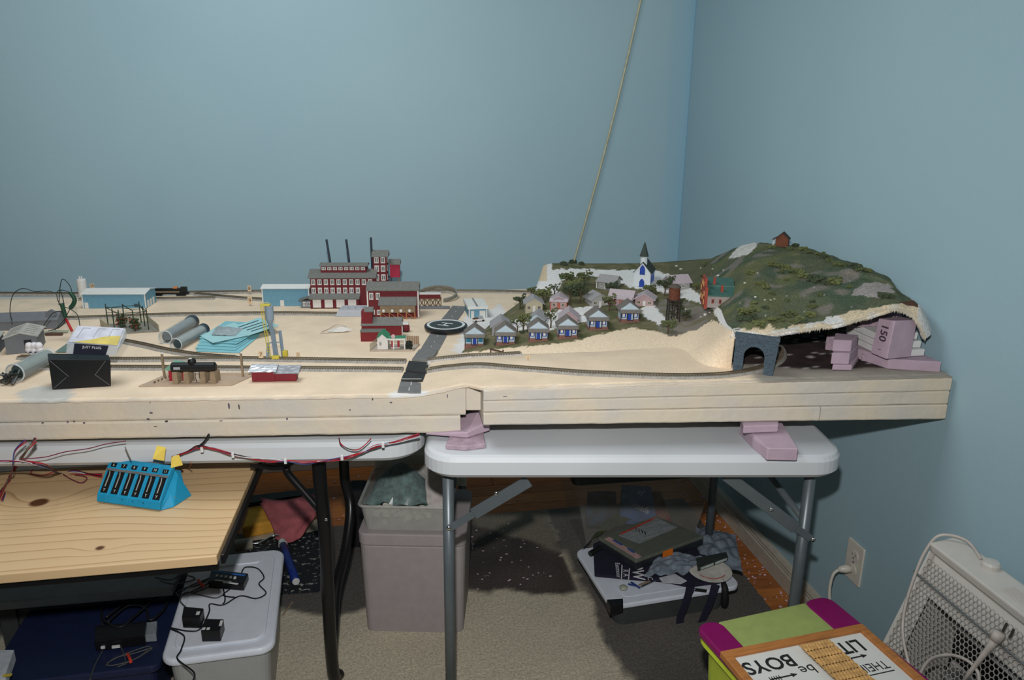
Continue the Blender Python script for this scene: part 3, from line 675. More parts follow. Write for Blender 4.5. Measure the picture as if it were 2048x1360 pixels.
# extra paint on the flat skin: white plaster by the garage, road foot
attr = skin_o.data.color_attributes['Col']; 
SKW = [[(905, 702), (922, 672), (917, 652), (930, 634), (985, 618), (1004, 606), (1012, 625), (985, 650), (970, 668), (950, 690), (925, 708)], [(780, 790), (790, 782), (850, 782), (870, 792), (780, 795)]]
for i, v in enumerate(skv[:len(attr.data)]):
    x, y = to_px(v); x += 4 * nz(v[0], v[1], 3, 60); y += 2 * nz(v[0], v[1], 5, 60)
    if any(inpoly(x, y, p) for p in SKW): attr.data[i].color = (*WHITE, 1)
    if y > 770 and x < 300 and nz(v[0], v[1], 31, 8) > .15: attr.data[i].color = (*lin((190, 188, 180)), 1)

# ================================================================ tracks
RBED = M('grey_roadbed', (146, 142, 134), .95, var=.15, scale=120, bump=.4, bscale=500); RAILM = M('nickel_rail', (176, 164, 140), .28, .9, var=.1)
TIEM = M('brown_ties', (92, 78, 62), .8, var=.2, scale=90)
BALL = M('ballast_strip', (168, 164, 158), .9, var=.2, scale=150, bump=.4, bscale=500)
def smooth_path(px, tree, n=10, dz=0.0):
    P = spl([HIT(a, b, tree) for a, b in px], n); return [Vector((p.x, p.y, DROP(p.x, p.y, tree) + dz)) for p in P]
def offset(P, o):
    out = []; m = len(P)
    for i in range(m):
        d = P[min(i + 1, m - 1)] - P[max(i - 1, 0)]; d.z = 0; d.normalize(); n = Vector((-d.y, d.x, 0)); out.append(P[i] + n * o)
    return out
def strip(P, w, h, z0=-.002):
    mb = MB(); L = offset(P, w / 2); R = offset(P, -w / 2); up = Vector((0, 0, h)); dn = Vector((0, 0, z0)); vs = []
    L2 = offset(P, w / 2 - h * 1.0); R2 = offset(P, -w / 2 + h * 1.0)
    for a, b, c, d in zip(L, L2, R2, R): vs += [a + dn, b + up, c + up, d + dn]
    m = len(P); fs = [(0, 1, 2, 3), tuple(4 * m - 4 + j for j in (3, 2, 1, 0))]
    for i in range(m - 1):
        for j in range(4): fs.append((4 * i + j, 4 * i + (j + 1) % 4, 4 * i + 4 + (j + 1) % 4, 4 * i + 4 + j))
    return mb.add(vs, fs)
def track(px, label, tree=G_SKIN, bed=True, bedw=.034, gauge=.009, dz=0, bedmat=None, n=10, path=None):
    P = path or smooth_path(px, tree, n, dz); P = resample(P, max(20, int(sum((b - a).length for a, b in zip(P, P[1:])) / .0062)))
    t = thing('railway_track', label, 'model track'); h = .0045 if bed else 0
    if bed: strip(P, bedw, h).build('roadbed', bedmat or RBED, t)
    mb = MB()
    for i in range(len(P) - 1):
        d = (P[i + 1] - P[i]); d.z = 0; d.normalize(); n_ = Vector((-d.y, d.x, 0)); c = P[i] + Vector((0, 0, h + .0007)); a = c - n_ * .0085; b = c + n_ * .0085
        mb.bar(a, b, .0028, .0014)
    mb.build('ties', TIEM, t, kind='stuff', fix=False)
    for s in (-1, 1):
        q = [p + Vector((0, 0, h + .0022)) for p in offset(P, s * gauge / 2)]
        m = MB()
        vs = []
        for a, b in zip(offset(q, .0007), offset(q, -.0007)): vs += [a + Vector((0, 0, -.0009)), a + Vector((0, 0, .0009)), b + Vector((0, 0, .0009)), b + Vector((0, 0, -.0009))]
        k = len(q); fs = [(0, 1, 2, 3), (4 * k - 1, 4 * k - 2, 4 * k - 3, 4 * k - 4)]
        for i in range(k - 1):
            for j in range(4): fs.append((4 * i + j, 4 * i + (j + 1) % 4, 4 * i + 4 + (j + 1) % 4, 4 * i + 4 + j))
        m.add(vs, fs).build('rail', RAILM, t, fix=False)
    return t
track([(-60, 587), (160, 588), (330, 586), (560, 583), (800, 583), (960, 584), (1062, 586)], 'straight track along the back edge of the layout beside the blue wall')
track([(392, 588), (440, 594), (500, 599), (560, 602), (640, 604)], 'short siding curving off the back track behind the blue and white warehouses')
track([(160, 600), (240, 599), (330, 599), (430, 597)], 'siding carrying the black locomotive behind the left blue warehouse')
track([(60, 641), (130, 638), (220, 635), (330, 631), (450, 629), (580, 628), (700, 630)], 'middle straight track crossing the town in front of the blue warehouses')
track([(40, 716), (140, 719), (250, 721), (360, 720), (470, 719), (600, 721), (720, 723), (812, 724)], 'rear one of the two front tracks left of the road')
track([(246, 683), (290, 692), (340, 703), (400, 712), (470, 717)], 'curved turnout track branching back from the front tracks by the clear tubes')
track([(30, 737), (140, 737), (250, 737), (420, 738), (600, 739), (720, 740), (806, 741)], 'nearest front track left of the road crossing behind the red shed')
track([(856, 722), (905, 717), (960, 713), (1010, 711), (1042, 709)], 'stub siding ending in a bumper below the front row of cottages', bedmat=BALL)
def tunnel_track():
    P = spl([HIT(a, b, G_SKIN) for a, b in [(852, 743), (880, 738), (930, 733), (1000, 735), (1080, 741), (1160, 747), (1250, 751), (1340, 754), (1420, 753), (1475, 748), (1510, 741)]], 10)
    e = P[-1]; d = (P[-1] - P[-3]); d.z = 0; d.normalize(); ang = math.atan2(d.y, d.x); p = e.copy()
    for i in range(44):
        ang += .042; p = p + Vector((math.cos(ang), math.sin(ang), 0)) * .009; P.append(p.copy())
    return [Vector((q.x, q.y, DROP(q.x, q.y, G_SKIN))) for q in P]
TT = tunnel_track()
track(None, 'main track running below the village slope into the stone tunnel portal', path=TT)
# bumper at the end of the stub
p = HIT(980, 703); q = HIT(985, 711)
t = thing('track_bumper', 'rusty rail bumper bar at the end of the stub siding below the cottages', 'bumper', HIT(1012, 708))
k = MPP(t.location); RU = M('rusty_brown', (84, 62, 52), .8)
MB(k).bar((-32, 0, 12), (-6, 0, 4), 3, 3).build('beam', RU, t); MB(k).bar((-31, 0, 14), (-31, 0, 3), 2.5, 2.5).build('post', RU, t); MB(k).bar((-6, 0, 9), (-6, 0, 2), 2.5, 2.5).build('post', RU, t)

# ================================================================ road and helipad
def ribbon_px(L, R, z, n=6):
    Lw = spl([HIT(*p, G_SKIN) for p in L], n); Rw = spl([HIT(*p, G_SKIN) for p in R], n); vs = []; fs = []
    for a, b in zip(Lw, Rw):
        za = DROP(a.x, a.y, G_SKIN); zb = DROP(b.x, b.y, G_SKIN); vs += [(a.x, a.y, za + z), (b.x, b.y, zb + z), (b.x, b.y, zb - .001), (a.x, a.y, za - .001)]
    m = len(Lw); fs = [(0, 1, 2, 3), tuple(4 * m - 4 + j for j in (3, 2, 1, 0))]
    for i in range(m - 1):
        for j in range(4): fs.append((4 * i + j, 4 * i + (j + 1) % 4, 4 * i + 4 + (j + 1) % 4, 4 * i + 4 + j))
    return MB().add(vs, fs), Lw, Rw
ASPH = M('grey_paper_road', (110, 110, 109), .8, var=.08, scale=60); ASPB = M('black_paper_road', (42, 44, 44), .8, var=.15, scale=60); WLINE = M('road_paint', (205, 205, 200), .8)
t = thing('model_road', 'grey paper road with white centre dashes crossing the layout and the tracks', 'model road')
L1 = [(838, 704), (848, 688), (862, 666), (878, 645), (895, 625), (905, 612)]; R1 = [(876, 704), (884, 690), (896, 668), (908, 650), (922, 632), (934, 614)]
mb, Lw, Rw = ribbon_px(L1, R1, .0015); mb.build('road_strip', ASPH, t)
for i in range(1, len(Lw) - 2, 3):
    a = (Lw[i] + Rw[i]) / 2; b = (Lw[i + 1] + Rw[i + 1]) / 2; a = a + (b - a) * .1; b = a + (b - a) * .55
    for q in (a, b): q.z = DROP(q.x, q.y, G_SKIN) + .0019
    MB().bar(a, b, .0016, .0006).build('dash', WLINE, t)
# raised crossing slabs over the tracks
def slabz(pts, z0, z1, mat, name):
    w = [HIT(*p, G_SKIN) for p in pts]; b = min(q.z for q in w)
    MB().prism([(q.x, q.y) for q in w], b + z0, b + z1).build(name, mat, t, bevel=.0006, seg=1)
slabz([(824, 724), (862, 724), (876, 705), (838, 705)], .0016, .0085, ASPH, 'crossing_slab')
slabz([(811, 748), (853, 748), (858, 729), (818, 729)], .0016, .0100, ASPB, 'crossing_slab')
slabz([(802, 764), (845, 764), (851, 749), (809, 749)], .001, .0065, ASPB, 'crossing_slab')
slabz([(795, 786), (842, 787), (844, 765), (801, 765)], .0005, .003, ASPH, 'road_end')
for a, b in (((818, 784), (819, 778)), ((822, 774), (823, 767))):
    MB().bar(HIT(*a, G_SKIN, .0036), HIT(*b, G_SKIN, .0036), .0018, .0006).build('dash', WLINE, t)
MB().bar(HIT(803, 763.5, G_SKIN, .0068), HIT(843, 763.5, G_SKIN, .0068), .0012, .0006).build('stop_line', WLINE, t)
cpos = HIT(892, 660, G_SKIN); k = MPP(cpos)
t = thing('helipad', 'round black helipad disc with white ring and letter lying on the road', 'helipad', cpos + Vector((0, 0, .002)), -.171)
BLP = M('black_gloss_plastic', (26, 28, 30), .3, var=.1); WHT = M('white_paint', (205, 208, 206), .6, var=.04)
MB(k).lathe([(39, 0), (42, 2), (43, 4), (43, 8), (42, 9.5), (38, 10)], n=48).build('disc', BLP, t)
rg = MB(k); n = 48
for r, z in ((33, 9.9), (33, 10.5), (38, 10.5), (38, 9.9)):
    rg.v += [(r * math.cos(2 * math.pi * i / n), r * math.sin(2 * math.pi * i / n), z) for i in range(n)]
rg.f = [(a * n + i, a * n + (i + 1) % n, ((a + 1) % 4) * n + (i + 1) % n, ((a + 1) % 4) * n + i) for a in range(4) for i in range(n)]
rg.build('white_ring', WHT, t)
letters('H', 36 * k, WHT, t, (0, 0, 10.4 * k), (.45, 1, 0), (-1, .45, 0))
# ================================================================ town models (local units = photo pixels at that depth, x right, y away, z up)
RZ = -.105
def spot(name, label, cat, px, py, rz=RZ, group=None, tree=G_SKIN, dz=.0006):
    p = HIT(px, py, tree); t = thing(name, label, cat, p + Vector((0, 0, dz)), rz, group); return t, MPP(p)
REDW = M('barn_red', (100, 28, 34), .75, var=.1, scale=200); REDB = M('brick_red', (114, 28, 32), .75, var=.1, scale=200); GROOF = M('grey_roof', (108, 109, 104), .85, var=.12, scale=160)
BLUW = M('steel_blue_siding', (98, 144, 164), .6, var=.06, scale=100); WROOF = M('white_roof', (214, 214, 208), .6, var=.03); WTRIM = M('white_trim', (208, 206, 200), .6, var=.03)
PANE = M('window_pane', (96, 98, 100), .25, var=.1); TAN = M('tan_wood', (134, 116, 92), .85, var=.12, scale=120); GRYP = M('grey_model_plastic', (104, 108, 112), .7, var=.06)
GREENR = M('green_roof', (56, 128, 92), .7, var=.08); BLACKP = M('black_plastic', (20, 21, 22), .4, var=.1); YEL = M('yellow_plastic', (198, 180, 62), .6, var=.08); STEELB = M('blue_grey_plastic', (128, 146, 160), .55, var=.06)
def gable(t, k, w, d, h, rise, wall, roof, ridge='x', over=2, th=1.2, x0=0, y0=0, z0=0, name='walls', rname='roof_slope'):
    """gabled body centred on x0, front wall at y0"""
    if ridge == 'x':
        MB(k).prism([(y0, z0), (y0 + d, z0), (y0 + d, z0 + h), (y0 + d / 2, z0 + h + rise), (y0, z0 + h)], x0 - w / 2, x0 + w / 2, 'x').build(name, wall, t)
        for s in (0, 1):
            e = (y0 - over, z0 + h - over * rise / (d / 2)) if s == 0 else (y0 + d + over, z0 + h - over * rise / (d / 2)); r = (y0 + d / 2, z0 + h + rise)
            MB(k).prism([e, r, (r[0], r[1] + th), (e[0], e[1] + th)], x0 - w / 2 - over, x0 + w / 2 + over, 'x').build(rname, roof, t)
    else:
        MB(k).prism([(x0 - w / 2, z0), (x0 + w / 2, z0), (x0 + w / 2, z0 + h), (x0, z0 + h + rise), (x0 - w / 2, z0 + h)], y0, y0 + d, 'y').build(name, wall, t)
        for s in (-1, 1):
            e = (x0 + s * (w / 2 + over), z0 + h - over * rise / (w / 2)); r = (x0, z0 + h + rise)
            MB(k).prism([e, r, (r[0], r[1] + th), (e[0], e[1] + th)], y0 - over, y0 + d + over, 'y').build(rname, roof, t)
def window(t, k, x, z, w, h, y=0, fm=None, pm=None, side=None):
    fm = fm or WTRIM; pm = pm or PANE
    if side is None:
        o = MB(k).box(x - w / 2, x + w / 2, y - .7, y + .2, z - h / 2, z + h / 2).build('window', fm, t)
        for a in (-1, 1): MB(k).box(x + a * w * .2 - w * .13, x + a * w * .2 + w * .13, y - .85, y - .6, z - h * .33, z + h * .33).build('pane', pm, o)
    else:   # on a wall facing +x / -x at x = side
        s = 1 if x > 0 else -1
        o = MB(k).box(min(x - s * .2, x + s * .7), max(x - s * .2, x + s * .7), y - w / 2, y + w / 2, z - h / 2, z + h / 2).build('window', fm, t)
        MB(k).box(min(x + s * .5, x + s * .85), max(x + s * .5, x + s * .85), y - w * .3, y + w * .3, z - h * .33, z + h * .33).build('pane', pm, o)
def door(t, k, x, z0, w, h, mat, y=0, name='door'):
    return MB(k).box(x - w / 2, x + w / 2, y - .7, y + .2, z0, z0 + h).build(name, mat, t)
def quads_of(t, k, x0, x1, h, y=0, mat=None, w=2.2):
    for x in (x0, x1): MB(k).box(x - w / 2, x + w / 2, y - .5, y + .6, 0, h).build('corner_trim', mat or WTRIM, t)

# 1 blue warehouses
t, k = spot('blue_warehouse', 'long light blue warehouse with white roof near the left end of the layout', 'model building', 230, 617)
gable(t, k, 122, 54, 29, 5, BLUW, WROOF, 'x', 2)
quads_of(t, k, -60.5, 60.5, 29); door(t, k, -54, 0, 7, 12, WTRIM)
for y in (12, 26, 40): MB(k).box(60.8, 61.7, y - 4, y + 4, 0, 14).build('garage_door', WTRIM, t)
door(t, k, 42, 3, 8, 6, M('dark_sign', (50, 70, 84), .6), name='sign_board')
t, k = spot('blue_warehouse', 'short light blue warehouse with white roof beside the red factory', 'model building', 573, 612.5)
gable(t, k, 92, 34, 36, 4, BLUW, WROOF, 'x', 2)
quads_of(t, k, -45.5, 45.5, 36); door(t, k, -8, 0, 7.5, 12, WTRIM); door(t, k, 37, 0, 8, 13, WTRIM)
# 2 white silo
t, k = spot('white_silo', 'small white cylindrical tank standing behind the long blue warehouse', 'model tank', 168, 598)
MB(k).lathe([(8.5, 0), (8.5, 38), (8, 40), (3, 41)], n=20).build('tank', WTRIM, t, smooth=False)
for x in (-3, 1): MB(k).cyl((x, 0, 40), (x, 0, 46), 1.3, n=8).build('vent_pipe', WTRIM, t)
# 3 locomotive
t, k = spot('locomotive', 'black diesel locomotive with tan stripe standing behind the long blue warehouse', 'model train', 341, 596, rz=RZ, dz=.008)
MB(k).box(-36, 37, -4, 4, 4, 7).build('frame', BLACKP, t); MB(k).box(-30, 22, -3, 3, 7, 15).build('long_hood', BLACKP, t, bevel=.8); MB(k).box(22, 34, -4, 4, 7, 18).build('cab', BLACKP, t, bevel=.8); MB(k).box(-34, 20, -4.2, -3.4, 7, 9.5).build('stripe', TAN, t)
MB(k).box(8, 16, -3.2, 3.2, 15, 18).build('roof_box', M('orange_plastic', (196, 120, 60), .6), t)
for x in (-24, 22): MB(k).box(x - 9, x + 9, -3.5, 3.5, 0, 4).build('truck', BLACKP, t)
# 4 red factory
t, k = spot('red_factory', 'large dark red factory with two rows of white windows and three thin chimneys', 'model building', 690, 615)
W = 128; MB(k).box(-66, 62, 2, 52, 0, 62).build('walls', REDW, t)
MB(k).prism([(-2, 59), (54, 59), (54, 61), (27, 73), (-2, 61)], -70, 64, 'x').build('roof', GROOF, t)
mo = MB(k).box(-46, 44, 14, 40, 64, 81).build('monitor', REDW, t); MB(k).prism([(11, 81), (43, 81), (27, 86)], -49, 47, 'x').build('monitor_roof', GROOF, t)
for i in range(8): window(mo, k, -40 + i * 11, 76, 8, 6, 14)
for i in range(10): window(t, k, -60 + i * 12.4, 51, 8, 11.5, 2)
for i in range(8): window(t, k, -60 + i * 12.4, 34, 8, 11.5, 2)
MB(k).box(-66, 30, -9, 2, 0, 21).build('ground_floor', REDW, t)
MB(k).prism([(-13, 19), (2, 26), (2, 28), (-13, 21)], -68, 31, 'x').build('porch_roof', GROOF, t)
for i in range(4): door(t, k, -53 + i * 23, 2, 16, 16, WTRIM, -9, 'garage_door')
MB(k).box(-66, 30, -9.5, -8, 0, 1.5).build('foundation', M('dark_red', (70, 28, 30), .8), t)
MB(k).box(-85, -66.2, -4, 14, 0, 15).build('side_shed', GRYP, t); MB(k).prism([(-90, 14.5), (-66, 21), (-66, 23), (-90, 16)], -6, 16, 'y').build('side_shed_roof', GROOF, t)
for x in (-78, -69): window(t, k, x, 8, 7, 9, -4)
STK = M('blue_black_pipe', (34, 46, 58), .45, var=.05)
for (x, top) in ((-30, 131), (7, 131), (53, 135)):
    MB(k).cyl((x + 2 if x < 40 else x, 34, 66), (x - (5 if x < 0 else 3 if x < 40 else 0), 34, top), 2.2, n=10).build('chimney', STK, t, smooth=False)
# 5 tower
t, k = spot('red_tower', 'tall narrow dark red factory tower with white windows and a grey gable roof', 'model building', 762, 611)
MB(k).box(-13.5, 13.5, 8, 34, 0, 98).build('walls', REDW, t)
MB(k).prism([(5, 96), (37, 96), (37, 98), (21, 108), (5, 98)], -16, 17, 'x').build('roof', GROOF, t)
for z in (55, 73, 90):
    for x in (-6.5, 6): window(t, k, x, z, 8.5, 12.5, 8)
    window(t, k, 13.5, z, 6, 12, 16, side=1)
MB(k).box(13.6, 20, 24, 40, 0, 52).build('stair_block', M('slate_blue', (80, 88, 100), .8), t)
MB(k).box(18, 37, 24, 42, 52, 78).build('annex', M('bright_red', (164, 40, 66), .75, var=.06), t); MB(k).prism([(21, 78), (45, 78), (45, 80), (33, 88), (21, 80)], 15, 39, 'x').build('annex_roof', GROOF, t)
for x in (19, 35): MB(k).box(x - 1, x + 1, 26, 28, 0, 52).build('post', TAN, t)
# 6 front red building with tan lean-to
t, k = spot('red_mill', 'dark red mill building with tan lean-to on braced posts in front of the factory', 'model building', 787, 636)
MB(k).box(-51, 50, 6, 44, 0, 56).build('walls', REDW, t)
MB(k).prism([(3, 54), (47, 54), (47, 56), (25, 69), (3, 56)], -53, 52, 'x').build('roof', GROOF, t)
for x in (-50.5, 49.5): MB(k).box(x - 1.4, x + 1.4, 5, 7.5, 0, 56).build('corner_trim', WTRIM, t)
for x in (-43, -30): window(t, k, x, 43, 8, 14, 6)
for x in (-41, -29): window(t, k, x, 10, 8, 10, 6)
lt = MB(k).box(-25, 44, -10, 6, 13, 30).build('lean_to', TAN, t); MB(k).prism([(-14, 28), (6, 40), (6, 42), (-14, 30)], -28, 47, 'x').build('lean_to_roof', GROOF, t)
for i in range(4):
    MB(k).ball((-18 + i * 17, -11.5, 17), 3.4, (1, .8, 1.1), 8).build('white_lamp', WTRIM, lt, smooth=True)
for i in range(5):
    x = -24 + i * 16.8; MB(k).bar((x, -9, 0), (x, -9, 13), 2, 2).build('post', M('orange_wood', (160, 104, 62), .8), t)
    if i < 4: MB(k).bar((x + 1, -9, 12), (x + 16, -9, 1), 1.2, 1.2).build('cross_brace', M('orange_wood'), t)
# conveyor trestle to the right
t, k = spot('trestle', 'brown lattice trestle carrying a small red conveyor box right of the mill', 'model bridge', 860, 617)
BRW = M('trestle_brown', (110, 84, 58), .85)
MB(k).box(-22, 21, 2, 12, 20, 28).build('conveyor_box', REDW, t); MB(k).box(-23, 22, 1, 13, 28, 30).build('white_cap', WTRIM, t)
for y in (2, 12):
    for z in (1, 19): MB(k).bar((-22, y, z), (22, y, z), 1.6, 1.6).build('chord', BRW, t)
    for i in range(5): MB(k).bar((-22 + i * 11, y, 0), (-22 + i * 11, y, 20), 1.4, 1.4).build('post', BRW, t)
    for i in range(4):
        MB(k).bar((-22 + i * 11, y, 1), (-11 + i * 11, y, 19), 1, 1).build('brace', BRW, t); MB(k).bar((-22 + i * 11, y, 19), (-11 + i * 11, y, 1), 1, 1).build('brace', BRW, t)
MB(k).box(-24, 40, -6, -1, 0, 5).build('loading_dock', GRYP, t)
# loose curved flex track standing as a ring
p = HIT(872, 606, G_SKIN); k = MPP(p)
t = thing('flex_track_loop', 'loose grey roadbed strip bent into a loop behind the trestle', 'model track', p + Vector((0, 0, .001)), -.17)
pts = []
for i in range(30):
    a = math.radians(200 - i * 9.2); pts.append((38 * math.cos(a), 44 + 42 * math.sin(a), 3.5 + 10 * (.5 + .5 * math.sin(a))))
MB(k).ribbon(pts, 8, 3, side=(.1, -.5, 1)).build('roadbed_strip', M('grey_foam_strip', (128, 126, 118), .9), t)
for o in (-1, 1): MB(k).tube([(q[0] * .97, 44 + (q[1] - 44) * .97, q[2] + o * 2) for q in pts], .6, 5).build('rail', RAILM, t)
# 7 small red grain building
t, k = spot('red_feed_mill', 'small red feed mill with a stubby tower and grey roofs in front of the mill', 'model building', 752, 683)
MB(k).box(-30, 17, 0, 18, 0, 20).build('front_annex', REDB, t); MB(k).prism([(-31, 19), (19, 19), (19, 21), (-31, 21)], -1, 20, 'y').build('annex_roof', GROOF, t)
gable(t, k, 80, 30, 28, 12, REDB, GROOF, 'x', 1.5, x0=10, y0=20, name='main_walls')
MB(k).box(-30, -8, 22, 44, 0, 56).build('tower', REDB, t); MB(k).prism([(20, 55), (46, 55), (46, 57), (33, 63), (20, 57)], -24, -6, 'x').build('tower_roof', GROOF, t)
MB(k).box(49.6, 51.2, 22, 27, 0, 28).build('corner_trim', WTRIM, t); MB(k).box(49.6, 51, 34, 40, 0, 20).build('side_door', WTRIM, t)
t, k = spot('red_fuel_tank', 'little dark red tank with a white cap beside the feed mill', 'model tank', 811, 664)
MB(k).cyl((-4, 0, 8), (6, 4, 8), 8, n=14).build('tank', REDW, t); MB(k).box(-7, 7, -5, 9, 15, 19).build('white_cap', WTRIM, t, bevel=1); MB(k).box(-5, 6, -3, 6, 0, 3).build('saddle', BLACKP, t)
# 8 gas station on its base plate
t, k = spot('gas_station', 'white gas station with green roof and canopy on a grey base plate beside the road', 'model building', 783, 703)
MB(k).prism([(-44, 0), (44, 0), (54, 44), (-34, 44)], 0, 2.5).build('base_plate', M('tan_grey_plate', (168, 156, 140), .8), t)
gable(t, k, 21, 38, 22, 9, WTRIM, GREENR, 'y', 1.6, x0=-18, y0=7, z0=2.5, name='house_walls')
window(t, k, -22, 14, 5, 11, 7); window(t, k, -7.5, 14, 6, 9, 18, side=1)
cn = MB(k).box(-8, 28, 4, 26, 23, 25.5).build('canopy', GREENR, t)
for b in ((-8.6, 28.6, 3.4, 4.2), (-8.6, 28.6, 26, 26.8)): MB(k).box(*b, 22.2, 25.2).build('fascia', WTRIM, cn)
MB(k).box(28, 28.8, 3.4, 26.8, 22.2, 25.2).build('fascia', WTRIM, cn)
for x, y in ((4, 6), (26, 6), (26, 24)): MB(k).box(x - 1.2, x + 1.2, y - 1.2, y + 1.2, 2.5, 23).build('canopy_post', WTRIM, t)
isl = MB(k).box(-2, 16, 12, 18, 2.5, 4.2).build('pump_island', WTRIM, t)
for x in (1, 13): MB(k).box(x - 2.2, x + 2.2, 13, 17, 4.2, 17).build('fuel_pump', M('pump_red', (150, 30, 44), .5), t, bevel=.5)
MB(k).cyl((4, 3, 30), (4, 4, 30), 4, n=16).build('round_sign', M('pink_white_sign', (210, 170, 176), .6), t); MB(k).bar((4, 3.5, 25), (4, 3.5, 30), 1, 1).build('sign_post', WTRIM, t)
for i in range(9): MB(k).box(-43 + i * 1.1, -42.3 + i * 1.1, 2 + i * 4.4, 5.6 + i * 4.4, 2.5, 15).build('fence_board', M('weathered_fence', (150, 142, 120), .9), t)
for i in range(7): MB(k).box(28 + i * 3.6, 31 + i * 3.6, 40, 41, 2.5, 20).build('fence_board', M('brown_fence', (146, 120, 96), .9), t)
bs = MB(k); 
for i in range(26): bs.ball((33 + random.uniform(-6, 6), 9 + random.uniform(-4, 4), 4 + random.uniform(0, 13)), random.uniform(2.2, 3.6), (1, 1, 1), 6, .3)
bs.build('shrub', M('dark_foliage', (34, 42, 34), .95, var=.3, scale=300), t)
# 9 silvery clear tray
t, k = spot('plastic_tray', 'clear silvery plastic packaging tray in front of the factory doors', 'packaging', 704, 633)
CLR = M('clear_plastic', (205, 210, 216), .12, var=.03, clear=.45, spec=.7)
MB(k).add([(-32, 0, 0), (32, 0, 0), (34, 40, 0), (-26, 40, 0), (-28, 2, 12), (28, 2, 12), (30, 36, 14), (-22, 36, 14)], [(0, 1, 5, 4), (1, 2, 6, 5), (2, 3, 7, 6), (3, 0, 4, 7), (4, 5, 6, 7)]).build('tray_shell', CLR, t, solid=.0008)
MB(k).prism(rrect(-34, 36, -3, 44, 4), 0, .8).build('flange', CLR, t)
for i in range(3): MB(k).prism(rrect(-20 + i * 15, -9 + i * 15, 10, 28, 2), 12.6, 14.5).build('blister', CLR, t)
# 10 twisted wire and film
t, k = spot('wire_scrap', 'scrap of white film with a twist of thin wire lying on the sand', 'scrap', 678, 664)
MB(k).grid(lambda u, v: (-22 + 56 * u, (v - .5) * 16 * math.sin(math.pi * min(1, u + .15)), 2 + 8 * math.sin(math.pi * u) * math.sin(math.pi * v) + 2 * nz(u * 5, v * 5, 1)), 14, 8).build('film', M('white_film', (214, 212, 206), .35, var=.04, clear=.2), t, solid=.0004)
MB(k).tube(spl([(-34, -6, 1), (-22, 6, 4), (-4, 12, 12), (14, 6, 8), (2, -4, 3), (-14, -10, 1), (-36, -12, 1)], 6), .6, 5).build('wire', M('thin_wire', (150, 140, 124), .4, .6), t)
# 11 hopper tower with yellow ladder
t, k = spot('hopper_tower', 'grey hopper on tall legs with a yellow ladder behind the red shed', 'model tower', 551, 718)
MB(k).lathe([(2.5, 55), (3.5, 70), (8, 80), (8.5, 84), (8.5, 107), (8, 109)], c=(-6, 4, 0), n=16).build('hopper', STEELB, t)
for a, b in (((0, 0, 0), (-4, 2, 72)), ((-14, -6, 0), (-12, 0, 34)), ((14, 6, 0), (11, 8, 56)), ((3, 6, 0), (-2, 6, 60))): MB(k).bar(a, b, 4.5, 4.5).build('leg', STEELB, t)
MB(k).bar((-13, 0, 33), (12, 6, 33), 2, 2).build('beam', STEELB, t)
for o in (-2.4, 2.4): MB(k).bar((-9 + o, -6, 2), (-18 + o, -4, 112), 1, 1).build('ladder_rail', YEL, t)
for i in range(18): MB(k).bar((-11.4 - i * .5, -6 + i * .1, 5 + i * 6), (-6.6 - i * .5, -6 + i * .1, 5 + i * 6), .8, .8).build('ladder_rung', YEL, t)
MB(k).box(-20, -2, -8, 8, 110, 111.5).build('top_platform', YEL, t); MB(k).bar((-20, -8, 117), (-2, -8, 117), .9, .9).build('hand_rail', YEL, t)
for b in ((-4, 10, -14, -4, 0, 9), (14, 24, 0, 8, 4, 16)): MB(k).box(*b).build('gearbox', YEL, t, bevel=1)
# 12 red shed with foil roof
t, k = spot('foil_roof_shed', 'low dark red shed with a crumpled silver foil roof at the front of the layout', 'model building', 550, 764)
MB(k).box(-45, 0, 0, 22, 0, 23).build('walls', M('shed_red', (114, 26, 36), .6, var=.1), t, bevel=1.2); MB(k).box(-2, 42, 2, 20, 0, 18).build('extension_walls', M('shed_red'), t, bevel=1.2)
FOIL = M('silver_foil', (200, 202, 206), .42, .5, var=.1, bump=.5, bscale=60)
MB(k).grid(lambda u, v: (-50 + 54 * u, -4 + 32 * v, 22 + 7 * math.sin(math.pi * (v * .5)) + 1.6 * nz(u * 6, v * 6, 3)), 14, 10).build('foil_roof', FOIL, t, solid=.0008)
MB(k).grid(lambda u, v: (-1 + 49 * u - 6 * v * (1 - u), -4 + 30 * v, 18.5 + 8 * v + 1.2 * nz(u * 5, v * 5, 8)), 14, 8).build('foil_roof', M('dull_foil', (156, 158, 162), .5, .4, var=.1, bump=.3, bscale=80), t, solid=.0008)
# 15 oil depot
t, k = spot('oil_depot', 'black oil tank on tan supports with a red pump house on a tan base plate', 'model building', 372, 773)
PLATE = M('tan_plate', (172, 152, 130), .8, var=.06)
MB(k).prism([(-92, 0), (90, 0), (126, 78), (-62, 78)], 0, 1.8).build('base_plate', PLATE, t)
for b in ((-66, 100, 20, 21.5), (-56, 112, 60, 61.5)): MB(k).box(*b, 1.8, 4).build('kerb', PLATE, t)
for x in (-22, 0, 32, 52): MB(k).hexa([(x - 7, 8, 1.8), (x + 4, 8, 1.8), (x + 8, 30, 1.8), (x - 3, 30, 1.8), (x - 6, 10, 27), (x + 3, 10, 27), (x + 8, 28, 27), (x - 1, 28, 27)]).build('support', TAN, t)
tk = MB(k).cyl((-30, 19, 34), (54, 19, 34), 10, n=24).build('tank', BLACKP, t); MB(k).cyl((54, 19, 34), (57, 19, 34), 10, 6, 24).build('tank_end', BLACKP, tk)
MB(k).lathe([(8, 0), (8, 5), (6, 9), (1, 10)], c=(10, 19, 42.5), n=16).build('dome', BLACKP, tk); MB(k).box(5, 11, 14, 20, 52.2, 53).build('white_label', WTRIM, tk); MB(k).box(-24, -11, 8.7, 10, 32, 37).build('white_label', M('grey_label', (150, 155, 160), .6), tk)
